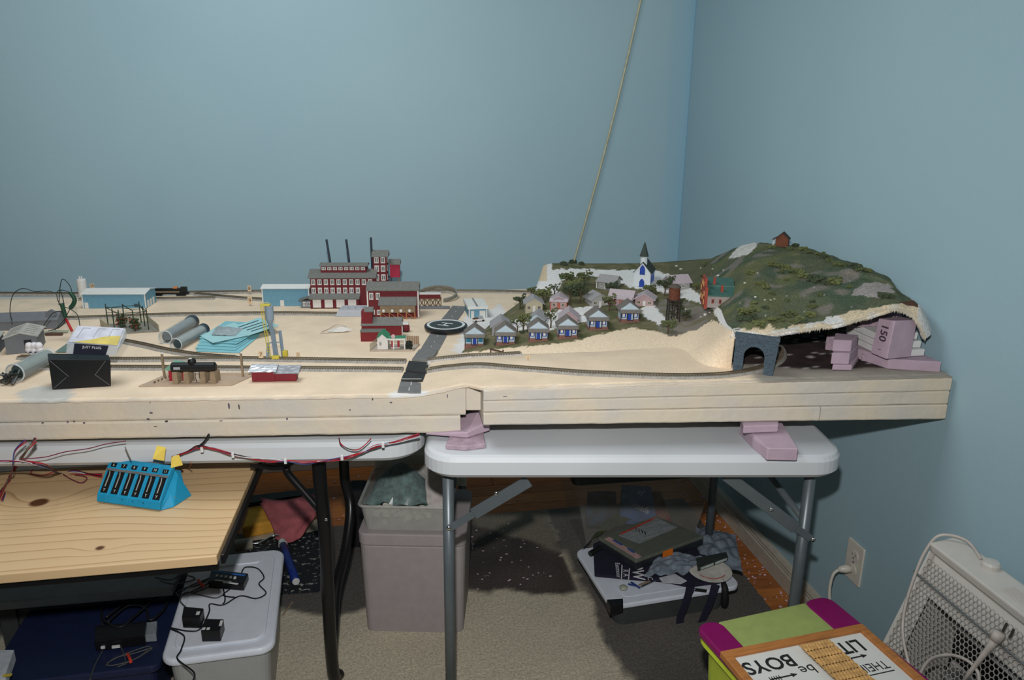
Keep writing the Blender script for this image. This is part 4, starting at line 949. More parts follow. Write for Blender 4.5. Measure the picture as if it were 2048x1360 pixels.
MB(k).box(-41, -12, 26, 46, 1.8, 26).build('pump_house', M('pump_red'), t); MB(k).prism([(-49, 26), (-8, 26), (-14, 36), (-34, 40)], 22, 50, 'y').build('pump_house_roof', M('pale_green_roof', (108, 150, 128), .7), t)
for x, y in ((-60, 52), (98, 52)):
    MB(k).box(x - 2, x + 2, y - 2, y + 2, 1.8, 52).build('lamp_post', TAN, t); MB(k).ball((x + 1, y, 53), 2.4, (1, 1, 1), 8).build('lamp_head', WTRIM, t)
for x in (14, 22): MB(k).tube([(x, 19, 25), (x, 17, 14), (x + 3, 14, 4)], .7, 5).build('hose', BLACKP, t)
for i in range(5): MB(k).box(-68 + i * 4, -66 + i * 4, 14 + i * 9, 20 + i * 9, 1.8, 5).build('debris_log', BRW, t)
# greenhouse frame with tomato beds
t, k = spot('pergola_garden', 'dark green pipe frame over red flowering beds on a grey fenced base plate', 'model garden', 246, 668)
GP = M('dark_green_pipe', (44, 58, 44), .6); CFEN = M('clear_fence', (190, 184, 160), .5, clear=.35)
MB(k).prism([(-16, -6), (66, 14), (14, 92), (-72, 66)], 0, 2).build('base_plate', M('grey_stone_plate', (128, 126, 114), .9, var=.15, scale=150), t)
cor = [(-6, 6), (42, 22), (6, 78), (-52, 56)]
for a, b in zip(cor, cor[1:] + cor[:1]):
    for s in (0, .5): x = a[0] + (b[0] - a[0]) * s; y = a[1] + (b[1] - a[1]) * s; MB(k).bar((x, y, 2), (x, y, 48 - (0 if s == 0 else 3)), 1.6, 1.6).build('post', GP, t)
    MB(k).bar((*a, 40), (*b, 40), 1.2, 1.2).build('top_rail', GP, t)
    MB(k).bar((*a, 30), (*b, 42), .8, .8).build('cross_wire', GP, t)
MB(k).bar((18, 14, 44), (-24, 68, 44), 1.2, 1.2).build('top_rail', GP, t)
FLG = M('tomato_green', (48, 62, 36), .95, var=.3, scale=300); FLR = M('tomato_red', (150, 54, 36), .8)
for cx, cy in ((-22, 50), (14, 28)):
    mb = MB(k); mr = MB(k)
    for i in range(60):
        a = random.uniform(-24, 24); q = (cx + a * .45 + random.uniform(-6, 6), cy - a * .6 + random.uniform(-6, 6), 3 + random.uniform(0, 22)); mb.ball(q, random.uniform(1.6, 3.4), (1, 1, .8), 5, .4)
        if i < 26: mr.ball((q[0] - 2, q[1] - 4, q[2]), 1.3, (1, 1, 1), 5)
    o = mb.build('plant_bed', FLG, t); mr.build('red_fruit', FLR, o)
for a, b in zip([(-16, -6), (66, 14), (14, 92), (-72, 66)], [(66, 14), (14, 92), (-72, 66), (-16, -6)]):
    if a != (-16, -6): MB(k).bar((*a, 8), (*b, 8), .8, 13).build('fence', CFEN, t)
# number flags on toothpicks
def flag(px, py, h, w, fh, txt, label):
    t, k = spot('number_flag', label, 'flag', px, py + h * .5, rz=-.17, group='paper number flags stuck beside the tracks')
    MB(k).bar((0, 0, -2), (0, 0, h), .8, .8).build('stick', TAN, t); MB(k).box(-w / 2, w / 2, -.9, -.5, h - fh, h).build('paper', M('flag_paper', (208, 184, 150), .9), t)
    letters(txt, fh * .8 * k, M('ink', (70, 44, 34), .8), t, (0, -.95 * k, (h - fh / 2) * k), (1, 0, 0), (0, 0, 1))
flag(186, 575, 16, 9, 9, '10', 'paper flag marked 10 behind the long blue warehouse')
flag(500, 580, 18, 7, 12, '8', 'paper flag standing at the back track against the wall')
flag(501, 603, 18, 9, 14, '9', 'paper flag marked 9 beside the siding left of the short blue warehouse')
flag(523, 712, 20, 9, 14, '7', 'paper flag marked 7 beside the hopper tower legs')
flag(597, 712, 16, 8, 10, '1', 'paper flag between hopper tower and road at the front tracks')
flag(1056, 716, 10, 8, 8, '2', 'tiny flag marked 2 on the slope past the stub siding')
# ================================================================ village on the hill
def hspot(name, label, cat, px, py, rz, group=None):
    p = HIT(px, py, G_ALL); t = thing(name, label, cat, p, rz, group); return t, MPP(p)
COTR = M('cottage_shingle', (112, 106, 100), .9, var=.14, scale=260); PALEB = M('pale_blue_siding', (176, 194, 204), .7, var=.05); BLUED = M('royal_blue', (26, 62, 150), .6); TEALW = M('teal_window', (30, 110, 140), .5); DKP = M('dark_post', (34, 34, 44), .7); BRK = M('porch_brick', (122, 86, 76), .85, var=.15, scale=300)
def cottage(px, py, label, w=36, sc=1., rz=-.14, teal=False):
    t, k = hspot('cottage', label, 'model house', px, py, rz, 'front row of blue and white cottages'); k *= sc
    MB(k).box(-20, 20, -1, 42, -6, 3).build('porch_base', BRK, t)
    MB(k).prism([(-18, 3), (18, 3), (18, 25), (0, 38.5), (-18, 25)], 9, 40, 'y').build('walls', PALEB, t)
    for s in (-1, 1):
        MB(k).prism([(s * 22.5, 21.8), (0, 38.7), (0, 40.5), (s * 22.5, 23.6)], 9.3, 43, 'y').build('roof_slope', COTR, t)
    MB(k).prism([(-19, 25), (19, 25), (0, 38.2)], 6.2, 9.2, 'y').build('gable_front', PALEB, t)
    MB(k).prism([(-4, 19.5), (9, 24), (9, 26), (-4, 21.5)], -21, 21, 'x').build('porch_roof', COTR, t)
    for x in (-18.5, -6.2, 6.2, 18.5): MB(k).box(x - .9, x + .9, -1, .8, 3, 21).build('porch_post', DKP, t)
    MB(k).box(-3.6, 3.6, 8, 9.1, 3, 19).build('door', BLUED, t)
    for x in (-12, 12):
        o = MB(k).box(x - 4.6, x + 4.6, 8, 9.1, 8, 18.5).build('window', TEALW if teal else BLUED, t); MB(k).box(x - 2.4, x + 2.4, 7.6, 8.2, 9.5, 16.5).build('pane', WTRIM if not teal else TEALW, o)
    for x0, x1 in ((-18, -6.5), (6.5, 18)): MB(k).box(x0, x1, -1.2, -.2, 3, 7).build('porch_wall', BRK, t)
cottage(949, 694, 'leftmost front cottage with teal windows beside the helipad', teal=True)
cottage(1011, 690, 'second front cottage from the left below the big grey roof')
cottage(1077, 683, 'third front cottage from the left between two bare-trunked trees')
cottage(1136, 677, 'fourth front cottage from the left in front of the pink house', rz=-.12)
cottage(1197, 660, 'fifth front cottage from the left with dark hipped roof', rz=-.10)
cottage(1260, 645, 'rightmost front cottage at the top of the row below the pink houses', rz=-.14)
LGR = M('light_grey_siding', (158, 158, 156), .8, var=.06); LROOF = M('light_grey_roof', (150, 148, 148), .9, var=.1, scale=260); PNK = M('pink_siding', (172, 146, 148), .8, var=.06); PROOF = M('pale_pink_roof', (176, 164, 168), .9, var=.08, scale=260); CREAMS = M('cream_siding', (178, 170, 146), .8, var=.06)
def house(px, py, w, d, h, rise, wall, roof, rz, label, ridge='y', porch=0, front=None, over=3):
    t, k = hspot('small_house', label, 'model house', px, py, rz, 'grey and pink houses behind the cottages')
    MB(k).box(-w / 2, w / 2, 0, d, -7, .5).build('foundation', wall, t)
    gable(t, k, w, d, h, rise * .85, wall, roof, ridge, over + 1, 1.5)
    fm = front or WTRIM
    if ridge == 'y':
        MB(k).box(-2.6, 2.6, -.8, .2, 0, h * .72).build('door', fm, t)
        for x in (-w * .3, w * .3): window(t, k, x, h * .5, w * .2, h * .42, 0, fm=CREAMS, pm=DKP)
    else:
        for x in (-w * .28, w * .12): window(t, k, x, h * .5, w * .14, h * .42, 0, fm=fm, pm=DKP)
    if porch:
        for x in (-w / 2 - 1, 0, w / 2 + 1): MB(k).box(x - .9, x + .9, -porch, -porch + 1.8, -4, h).build('porch_post', fm, t)
        MB(k).prism([(-porch - 2, h - 1), (1, h + 3), (1, h + 4.5), (-porch - 2, h + .5)], -w / 2 - 3, w / 2 + 3, 'x').build('porch_roof', roof, t)
        MB(k).box(-w / 2, w / 2, -porch, 0, -5, .6).build('porch_floor', wall, t)
    return t, k
house(1068, 624, 34, 34, 18, 12, CREAMS, LROOF, -.12, 'cream fronted grey house at the left of the second row')
house(1117, 618, 30, 36, 17, 11, PNK, PROOF, -.30, 'pink fronted house left of the pale pink house in the second row', porch=5, front=M('brick_orange', (170, 92, 70), .8))
house(1003, 668, 38, 44, 15, 16, LROOF, LROOF, -.12, 'plain big grey roofed house behind the second cottage')
house(1072, 652, 30, 40, 14, 13, PALEB, LROOF, -.35, 'small pale blue gabled house behind the third cottage')
house(1137, 648, 36, 40, 12, 17, PNK, PROOF, -.25, 'pale pink house with big pink roof behind the fourth cottage')
house(1200, 612, 36, 34, 14, 12, LGR, LROOF, .15, 'grey house half hidden by trees behind the fifth cottage')
house(1212, 577, 34, 36, 14, 11, LGR, LROOF, -.65, 'light grey house with a porch below the church', ridge='x', porch=6)
house(1240, 610, 44, 34, 14, 15, PNK, PROOF, -.55, 'pale pink roofed house in the middle behind the rightmost cottage', ridge='x', porch=5, front=M('brick_orange'))
house(1288, 612, 36, 36, 14, 12, PNK, PROOF, -.45, 'bright pink gabled house above the rightmost cottage')
house(1361, 580, 42, 30, 16, 13, LGR, PROOF, .20, 'plain lilac grey house between church and brick store', ridge='x')
# church
t, k = hspot('church', 'white church with dark green roof and steeple and blue arched windows', 'model church', 1283, 574, -.50); k *= 1.14
CW = M('church_white', (206, 214, 216), .7, var=.03); DG = M('dark_green_roof', (58, 68, 62), .85, var=.1, scale=200)
MB(k).box(-14.5, 14.5, 0, 44, -8, 1).build('foundation', CW, t)
gable(t, k, 29, 44, 26, 17, CW, DG, 'y', 1.8, 1.6)
st = MB(k).prism([(6 * math.cos(math.pi / 4 * (i + .5)), 10 + 6 * math.sin(math.pi / 4 * (i + .5))) for i in range(8)], 34, 53).build('steeple_base', CW, t)
MB(k).lathe([(8.2, 53), (7.6, 54.5), (3.6, 68), (2, 74), (.3, 78)], c=(0, 10, 0), n=8).build('spire', DG, st)
def arch(x, z0, w, h, y):
    return [(x - w / 2, z0), (x + w / 2, z0), (x + w / 2, z0 + h * .6), (x + w * .3, z0 + h * .85), (x, z0 + h), (x - w * .3, z0 + h * .85), (x - w / 2, z0 + h * .6)]
MB(k).prism(arch(0, 0, 9, 15, 0), -.9, .2, 'y').build('door', BLUED, t); MB(k).prism(arch(0, 22, 9, 17, 0), -.9, .2, 'y').build('arched_window', BLUED, t)
for i in range(3): MB(k).prism([(a + 10 + i * 12, b) for a, b in arch(0, 6, 5, 15, 0)], 14.3, 15.3, 'x').build('arched_window', BLUED, t)
# brick store
t, k = hspot('brick_store', 'red brick store with stepped front and green roof beside the white path', 'model building', 1441, 609, -.30); k *= 1.2
RB = M('store_brick', (146, 66, 52), .85, var=.15, scale=300); GRR = M('store_green_roof', (58, 96, 86), .8, var=.06); GYW = M('grey_stone_wall', (150, 142, 138), .9, var=.08)
MB(k).prism([(0, -6), (46, -6), (46, 20), (0, 14), ][:0] or [(0, -6), (60, -6), (60, 30), (0, 14)], -22, 24, 'x').build('walls', GYW, t)
MB(k).hexa([(-23, -2, 13.6), (25, -2, 13.6), (25, 62, 31.5), (-23, 62, 31.5), (-23, -2, 15.6), (25, -2, 15.6), (25, 62, 33.5), (-23, 62, 33.5)]).build('roof', GRR, t)
MB(k).hexa([(-23, 30, 22.8), (25, 30, 22.8), (25, 31, 23), (-23, 31, 23), (-23, 30, 24.6), (25, 30, 24.6), (25, 31, 24.8), (-23, 31, 24.8)]).build('roof_seam', M('pale_seam', (160, 170, 164), .8), t)
fc = MB(k).prism([(-3, -8), (64, -8), (64, 30), (50, 30), (50, 40), (14, 40), (14, 28), (-3, 28)], -27, -22.2, 'x').build('brick_front', RB, t)
for y, z in ((8, 16), (22, 30), (38, 30), (54, 18), (8, 2), (30, 6), (52, 4)): MB(k).box(-28, -26.8, y - 3.5, y + 3.5, z - 4, z + 4).build('window', M('shop_window', (196, 150, 90), .5), fc)
MB(k).box(-10, -6, 36, 40, 24, 38).build('chimney', RB, t); MB(k).box(0, 4, 10, 14, 17, 30).build('chimney', RB, t)
for x in (-13, -1): window(t, k, x, 5, 4, 7, 0, fm=RB, pm=DKP)
# water tower
t, k = hspot('water_tower', 'rusty red brown wooden water tower on dark trestle legs', 'model tower', 1345, 642, -.17)
MB(k).lathe([(10.5, 44), (11.5, 45), (11, 68), (11.5, 69)], n=20).build('tank', M('rust_tank', (94, 54, 38), .85, var=.2, scale=200), t); MB(k).lathe([(12.5, 69), (12, 71), (6, 75), (.5, 76)], n=14).build('tank_roof', M('dark_wood_roof', (84, 76, 68), .9, var=.15, scale=200), t)
DW = M('dark_trestle', (52, 46, 40), .9)
for x in (-10, 0, 10):
    for y in (-9, 9): MB(k).bar((x * 1.15, y * 1.15, -8), (x, y, 44), 2.2, 2.2).build('leg', DW, t)
for z in (8, 26):
    for y in (-9.5, 9.5): MB(k).bar((-11, y, z), (11, y, z + 16), 1.3, 1.3).build('brace', DW, t); MB(k).bar((-11, y, z + 16), (11, y, z), 1.3, 1.3).build('brace', DW, t)
MB(k).box(-13, 13, -12, 12, 42.5, 44.5).build('deck', DW, t)
# cabin on the peak
t, k = hspot('hilltop_cabin', 'small rust brown cabin with porch on top of the mountain', 'model house', 1562, 495, -.62)
CB = M('cabin_brown', (106, 62, 42), .85, var=.15, scale=300); CR = M('cabin_roof', (62, 52, 46), .9)
MB(k).box(-12, 12, 0, 24, -6, 1).build('stone_base', DW, t); gable(t, k, 24, 20, 17, 11, CB, CR, 'y', 2, 1.4, y0=4)
MB(k).box(-14, -12.2, 6, 22, -3, .5).build('porch_floor', DW, t)
for y in (6, 22): MB(k).box(-17.5, -16.3, y - .6, y + .6, -3, 14).build('porch_post', WTRIM, t)
MB(k).hexa([(-19, 3, 13), (-12, 3, 17), (-12, 25, 17), (-19, 25, 13), (-19, 3, 14.4), (-12, 3, 18.4), (-12, 25, 18.4), (-19, 25, 14.4)]).build('porch_roof', CR, t)
# blue garage with white roof and a pickup
t, k = hspot('blue_garage', 'small blue garage with white ribbed roof beside the grey road', 'model building', 957, 636, .02)
MB(k).box(-19, 17, 0, 66, 0, 19).build('walls', BLUW, t)
rf = MB(k).hexa([(-22, -3, 19), (19, -3, 19), (19, 69, 19), (-22, 69, 19), (-22, -3, 25), (19, -3, 23), (19, 69, 23), (-22, 69, 25)]).build('roof', WROOF, t)
for i in range(9): MB(k).bar((-21 + i * 5, -2, 25.4 - i * .25), (-21 + i * 5, 68, 25.4 - i * .25), .8, .8).build('roof_rib', WROOF, rf)
MB(k).box(-4, -1, -2, 68, 24.8, 25.8).build('roof_vent', M('grey_vent', (130, 130, 128), .7), rf)
door(t, k, -12, 0, 6, 15, WTRIM); door(t, k, 8, 0, 12, 15, WTRIM, name='garage_door'); quads_of(t, k, -18.5, 16.5, 19)
for y in (14, 40): MB(k).box(16.8, 17.8, y - 5, y + 5, 0, 13).build('side_door', WTRIM, t)
t, k = hspot('pickup_truck', 'tiny white pickup truck parked in front of the blue garage', 'model car', 957, 643, .35)
MB(k).box(-13, 13, -4.5, 4.5, 2, 6).build('body', WTRIM, t, bevel=1); MB(k).box(-1, 9, -4, 4, 6, 11).build('cab', M('grey_glass', (150, 160, 165), .3), t, bevel=1.2); MB(k).box(-12, -2, -3, 3, 6, 8).build('load', M('rust_tank'), t)
for x in (-8, 8):
    for y in (-4.6, 4.6): MB(k).cyl((x, y - .6, 2), (x, y + .6, 2), 2.2, n=10).build('wheel', BLACKP, t)
# tunnel portal
a = HIT(1465, 743, G_SKIN); b = HIT(1545, 752, G_SKIN); d = (b - a); d.z = 0; w = d.length; d.normalize()
t = thing('tunnel_portal', 'dark blue grey stone tunnel portal where the track enters the hill', 'tunnel portal', a, math.atan2(d.y, d.x))
STN = M('portal_stone', (70, 84, 94), .9, var=.18, scale=130, bump=.9, bscale=160)
h = .087; th = .011; r = .26 * w; cx = w * .5; zs = .039
out = [(0, -.004), (0, h), (w * 1.08, h * .97), (w * 1.0, -.004)]; n = 14
inner = [(cx + r, -.004)] + [(cx + r * math.cos(math.pi * i / n), zs + r * 1.05 * math.sin(math.pi * i / n)) for i in range(n + 1)] + [(cx - r, -.004)]
MB().prism([out[0], out[1], out[2], out[3]] + inner, 0, th, 'y').build('stone_face', STN, t)
for i in range(13):   # voussoirs
    a0 = math.pi * i / 13 + .02; a1 = math.pi * (i + 1) / 13 - .02; q = [(cx + rr * math.cos(aa), zs + rr * 1.05 * math.sin(aa)) for rr, aa in ((r, a0), (r + .009, a0), (r + .009, a1), (r, a1))]
    MB().prism(q, -.0022, .001, 'y').build('arch_stone', STN, t)
MB().prism([(-.002, h - .006), (-.002, h + .002), (w * 1.09, h * .97 + .002), (w * 1.09, h * .97 - .006)], -.003, th, 'y').build('coping', STN, t)
for row in range(7):
    z0 = .002 + row * .0115; x = -(row % 2) * .008
    while x < w:
        x1 = min(x + .0165, w); x0 = max(x, 0)
        cxm = (x0 + x1) / 2; zm = z0 + .005
        if x1 - x0 > .004 and not (abs(cxm - cx) < r + .012 and zm < zs + math.sqrt(max(0, (r + .014) ** 2 - (cxm - cx) ** 2))) and z0 + .01 < h - .004:
            MB().box(x0 + .0006, x1 - .0006, -.0012, .001, z0, z0 + .0105).build('stone_block', STN, t)
        x += .017
# pink foam inside the hill
def block_px(name, label, base, h, mat, tilt=None, group='foam blocks propping up the mountain', zoff=0):
    w = [Vector((p.x, p.y, p.z + zoff)) for p in base]; n = len(w); b = min(p.z for p in w)
    o = MB().prism([(p.x, p.y) for p in w], b, b + h).build(name, mat, bevel=.0012, seg=1); tag(o, label, 'foam block', group); return o
zf_ = .8845
A_ = lambda px, py: AZ(px, py, zf_)
block_px('foam_slab', 'long pink foam slab at the right end under the mountain', [A_(1775, 738), Vector((1.200, AX(1893, 738, 1.196).y + .022, zf_)), Vector((1.200, 1.60, zf_)), Vector((1.05, 1.64, zf_))], .0235, PINK)
ZS = zf_ + .024
lo = block_px('foam_block', 'lowest pink foam block of the little stack beside the tunnel track', [A_(1664, 740), A_(1703, 741), A_(1716, 722), A_(1672, 720)], .012, PINK)
block_px('foam_block', 'middle pink foam block of the little stack beside the tunnel track', [AZ(1661, 728, zf_ + .0125), AZ(1697, 729, zf_ + .0125), AZ(1714, 712, zf_ + .0125), AZ(1672, 708, zf_ + .0125)], .025, PINK)
block_px('foam_block', 'top pink foam block of the little stack beside the tunnel track', [AZ(1664, 702, zf_ + .038), AZ(1701, 704, zf_ + .038), AZ(1714, 692, zf_ + .038), AZ(1668, 688, zf_ + .038)], .026, PINK)
block_px('foam_block', 'flat pink foam offcut behind the little foam stack', [AZ(1650, 700, zf_), AZ(1716, 706, zf_), AZ(1720, 690, zf_), AZ(1652, 686, zf_)], .034, PINKD)
block_px('foam_block', 'pink foam bar lying behind the numbered block', [A_(1722, 722), A_(1774, 730), A_(1788, 712), A_(1724, 700)], .016, PINKD)
# big block with the number
bp = AY(1780, 720, 1.49)
t = thing('foam_block', 'big pink foam block stamped 150 standing tilted under the mountain edge', 'foam block', (0, 0, 0), 0, 'foam blocks propping up the mountain')
c = [AY(1741, 706, 1.500), AY(1773, 719, 1.455), AY(1822, 714, 1.470), AY(1790, 700, 1.515)]; u = [AY(1757, 637, 1.500), AY(1790, 642, 1.455), AY(1835, 640, 1.470), AY(1802, 633, 1.515)]
MB().hexa(c + u).build('foam_body', PINK, t, bevel=.0015, seg=1)
fd = (c[1] - c[0]).normalized(); ud = (u[0] - c[0]).normalized(); ctr = (c[0] + c[1] + u[0] + u[1]) / 4 + (c[1] - c[0]).cross(u[0] - c[0]).normalized() * .0008
INKP = M('purple_ink', (62, 44, 60), .8)
letters('150', .026, INKP, t, ctr + ud * .012, -ud, fd); letters('i', .014, INKP, t, ctr - ud * .026, -ud, fd)
WSL = M('white_foam', (205, 204, 202), .7, var=.05)
for i, (z0, dx) in enumerate(((ZS + .0005, 0), (ZS + .0170, -.004), (ZS + .034, -.008))):
    o = MB().box(1.09 + dx, 1.190 + dx, 1.475 + .01 * i, 1.62, z0, z0 + .0155).build('foam_sheet', WSL, bevel=.002); tag(o, ['lowest white foam sheet right of the numbered block', 'middle white foam sheet right of the numbered block', 'top white foam sheet tucked under the mountain skin'][i], 'foam sheet', 'white foam sheets under the mountain')
o = MB().hexa([(1.07, 1.55, .96), (1.19, 1.55, .96), (1.19, 1.68, .96), (1.07, 1.68, .96), (1.10, 1.56, 1.0), (1.17, 1.56, 1.0), (1.17, 1.66, 1.0), (1.10, 1.66, 1.0)]).build('foam_block', PINKD); tag(o, 'pink foam core hidden high under the mountain skin', 'foam block')
o = MB().add([AY(1776, 560, 1.70), AY(1813, 578, 1.68), AY(1806, 588, 1.67), AY(1778, 590, 1.68), AY(1784, 574, 1.74)], [(0, 1, 2, 3), (0, 4, 1), (1, 4, 2), (2, 4, 3), (3, 4, 0)]).build('foam_wedge', PINKD); tag(o, 'pointed pink foam scrap sticking out behind the mountain top right', 'foam block')

# ================================================================ trees, bushes and stones
def clump(n, r, jr, seed):
    random.seed(seed); mb = MB()
    for i in range(n):
        a = random.uniform(0, 6.28); q = random.random() ** .5 * r; mb.ball((q * math.cos(a), q * math.sin(a), r * .35 + random.uniform(0, r * .9)), random.uniform(.6, 1.2) * jr, (1, 1, .8), 5, .45)
    return mb
BGREEN = [M('bush_green_a', (84, 92, 58), .95, var=.35, scale=400), M('bush_green_b', (94, 100, 60), .95, var=.35, scale=400), M('bush_green_c', (64, 74, 52), .95, var=.35, scale=400)]
BM = [clump(22, 1, .42, 40 + i).build('bush_shape', BGREEN[i % 3]) for i in range(6)]
BMESH = [o.data for o in BM]
for o in BM: bpy.data.objects.remove(o)
def bush(px, py, s, v=None, label='small dark green bush growing on the mountain slope', group='bushes on the mountain slope', sq=.8):
    p = HIT(px, py, G_ALL); k = MPP(p) * s; o = bpy.data.objects.new('bush', BMESH[random.randrange(6) if v is None else v]); COL.objects.link(o)
    o.location = p - Vector((0, 0, k * .25)); o.scale = (k, k, k * sq); o.rotation_euler = (0, 0, random.uniform(0, 6)); tag(o, label, 'bush', group)
random.seed(11)
for x, y, s in [(1411, 530, 5), (1405, 552, 4), (1500, 547, 6), (1520, 570, 7), (1532, 575, 6), (1543, 588, 5), (1507, 608, 5), (1530, 617, 5), (1515, 622, 4), (1624, 614, 6), (1575, 560, 4), (1568, 540, 4), (1545, 530, 7), (1560, 533, 7), (1576, 537, 6), (1585, 545, 6),
    (1600, 545, 6), (1606, 555, 8), (1628, 560, 9), (1640, 563, 9), (1655, 567, 9), (1668, 566, 9), (1675, 560, 6), (1590, 493, 5), (1604, 500, 6), (1618, 507, 6), (1640, 513, 8), (1650, 516, 6), (1658, 522, 5), (1672, 530, 7), (1685, 533, 6), (1710, 537, 9), (1722, 542, 7), (1735, 543, 5), (1766, 594, 7), (1778, 595, 7),
    (1560, 545, 4), (1640, 590, 5), (1625, 604, 4), (1570, 632, 8), (1585, 628, 7), (1600, 640, 7), (1620, 632, 8), (1610, 646, 6), (1590, 645, 7), (1560, 640, 6), (1540, 642, 7), (1542, 496, 5), (1530, 500, 4), (1580, 499, 5), (1700, 575, 4), (1575, 602, 4), (1488, 630, 7), (1500, 640, 9), (1515, 650, 8), (1485, 640, 8)]:
    ridge = y < 486 + .39 * (x - 1560) and x > 1585
    lb = ('dark bush silhouetted along the mountain ridge line', 'bushes on the mountain ridge') if ridge else ('dark bush close to the hilltop cabin', 'bushes by the cabin') if y < 505 and 1520 < x < 1600 else ('leafy bush low down near the torn mountain rim', 'bushes near the mountain rim') if y > 624 and x > 1535 else ('bushy clump by the white path right of the brick store', 'bushes right of the store') if x < 1520 and y > 625 else ('dark bush in the thick band across the middle of the mountain', 'bushes in the middle band') if 1540 < x < 1680 and y < 570 else ('dark bush left of the brick store on the green slope', 'bushes above the store') if x < 1450 else ('single small bush on the open lower mountain slope', 'bushes on the mountain slope')
    bush(x, y, s * 1.35, None, *lb)
for x, y, s, l in [(1145, 527, 8, 'dark bush at the back edge left of the cord'), (1128, 530, 7, 'dark bush at the far back corner of the hill'), (1163, 529, 6, 'dark bush at the back edge where the cord drops behind the hill')]: bush(x, y, s, 2, l, 'dark bushes along the back edge')
BRN = M('twig_brown', (78, 66, 48), .9)
def tree(px, py, h, s, label, spread=1., leaf=1, white=False):
    p = HIT(px, py, G_ALL); k = MPP(p); t = thing('model_tree', label, 'model tree', p, random.uniform(-.4, .4), 'trees between the village houses')
    mb = MB(k); mb.tube([(0, 0, -3), (1, 0, h * .35), (-1, 1, h * .7)], [1.8, 1.3, .8], 6)
    tips = []
    for i in range(7):
        a = i * .95; z = h * (.3 + .08 * i); e = (s * .8 * spread * math.cos(a), s * .8 * math.sin(a), z + h * .28); mb.tube([(0, 0, z), (e[0] * .5, e[1] * .5, z + h * .15), e], [.8, .6, .4], 5); tips.append(e)
    mb.build('trunk', BRN, t); fo = MB(k)
    for e in tips:
        for j in range(int(9 * leaf)): fo.ball((e[0] + random.uniform(-.4, .4) * s, e[1] + random.uniform(-.4, .4) * s, e[2] + random.uniform(-.35, .35) * s), random.uniform(.12, .26) * s, (1, 1, .8), 5, .4)
    if leaf: fo.build('foliage', M('white_lichen', (188, 188, 178), .9) if white else random.choice(BGREEN), t)
random.seed(5)
for a in [(1046, 664, 34, 12, 'full crowned tree between the second and third cottages', 1, 1.3), (1034, 664, 26, 10, 'thin leaning bare tree beside the second cottage', 1.4, .35), (1101, 656, 36, 11, 'spindly tree between the third and fourth cottages', 1, .8), (1040, 618, 26, 11, 'dark tree left of the cream fronted house', 1, 1.3),
          (1085, 604, 24, 13, 'dense dark tree behind the cream fronted house', 1, 1.5), (1108, 592, 24, 9, 'bare dark shrubby tree behind the pink fronted house', 1, .5), (1140, 606, 34, 15, 'big green tree right of the pink fronted house', 1, 1.5), (1160, 605, 38, 13, 'tall green tree left of the grey house', 1, 1.3),
          (1168, 572, 26, 12, 'tree clump on the upper lawn', 1, 1.3), (1134, 572, 24, 13, 'olive tree at the left of the upper lawn', 1, 1.4), (1148, 590, 28, 14, 'bushy tree below the upper lawn', 1, 1.5), (1222, 592, 26, 11, 'round tree beside the light grey porch house', 1, 1.3), (1218, 622, 30, 11, 'dark tree in front of the grey house', 1, 1.1), (1329, 592, 34, 14, 'dense green tree just left of the water tower tank', 1, 1.5),
          (1299, 588, 16, 11, 'low round tree in front of the church', 1, 1.4), (1354, 636, 34, 11, 'green tree growing against the water tower legs', 1, 1.4), (1370, 642, 20, 9, 'small dark shrub right of the water tower', 1, 1.5), (1335, 668, 26, 13, 'light leafed bush below the water tower', 1, 1.2), (1492, 640, 24, 13, 'bushy tree by the white path right of the store', 1, 1.5), (1392, 580, 12, 7, 'little bush left of the brick store', 1, 1.5), (1063, 592, 16, 8, 'dark shrub at the left foot of the hill', 1, 1.3)]:
    tree(*a)
bush(1044, 666, 5, 2, 'dark bush at the foot of the full crowned tree', None); bush(993, 690, 6, 2, 'dark bush between the first and second cottages', None)
STW = M('white_stone', (205, 203, 195), .8)
for x, y, s in [(1353, 532, 3), (1362, 538, 2.5), (1402, 536, 2), (1426, 538, 2), (1437, 551, 3), (1448, 540, 2), (1364, 549, 2), (1490, 566, 3), (1511, 594, 3), (1530, 600, 2), (1541, 600, 2), (1549, 598, 2), (1370, 619, 3.5), (1411, 629, 4), (1420, 625, 2.5), (1402, 634, 2), (1648, 590, 2), (1515, 546, 1.6)]:
    p = HIT(x, y); k = MPP(p) * s; o = MB(k).ball((0, 0, 0), 1, (1.4, 1, .6), 6, .3).build('white_stone', STW, loc=p); tag(o, 'small white stone lying on the green hillside', 'stone', 'white stones on the hillside')
# ================================================================ clutter on the layout
CLEAR2 = M('clear_tube_plastic', (190, 198, 198), .1, var=.03, clear=.78, spec=.8)
# grey long shed and grey gabled shed at the left edge
t, k = spot('grey_long_shed', 'long plain grey model shed at the left edge behind the gabled shed', 'model building', 48, 660, rz=.02)
gable(t, k, 126, 46, 18, 12, GRYP, GRYP, 'x', 1.5)
MB(k).prism([(40, 18), (60, 18), (60, 33), (52, 38), (42, 33)], 6, 12, 'y').build('gable_end', GRYP, t)
t, k = spot('grey_gabled_shed', 'grey gabled shed with pale ribbed roof and dark doorway at the left edge', 'model building', 46, 707, rz=.20)
gable(t, k, 56, 74, 33, 9, GRYP, M('pale_ribbed_roof', (168, 166, 158), .8), 'y', 3, 2)
for s in (-1, 1):
    for i in range(5): MB(k).bar((s * 6, 8 + i * 14, 43.4), (s * 24, 8 + i * 14, 37.4), 3, 1).build('roof_rib', M('pale_ribbed_roof'), t)
MB(k).box(5, 18, -.8, .2, 3, 27).build('doorway', BLACKP, t); MB(k).box(8, 15, -1.2, -.4, 14, 20).build('door_sign', GRYP, t)
t, k = spot('grey_gabled_shed', 'second grey gabled shed cut off by the left border', 'model building', -32, 712, rz=.20)
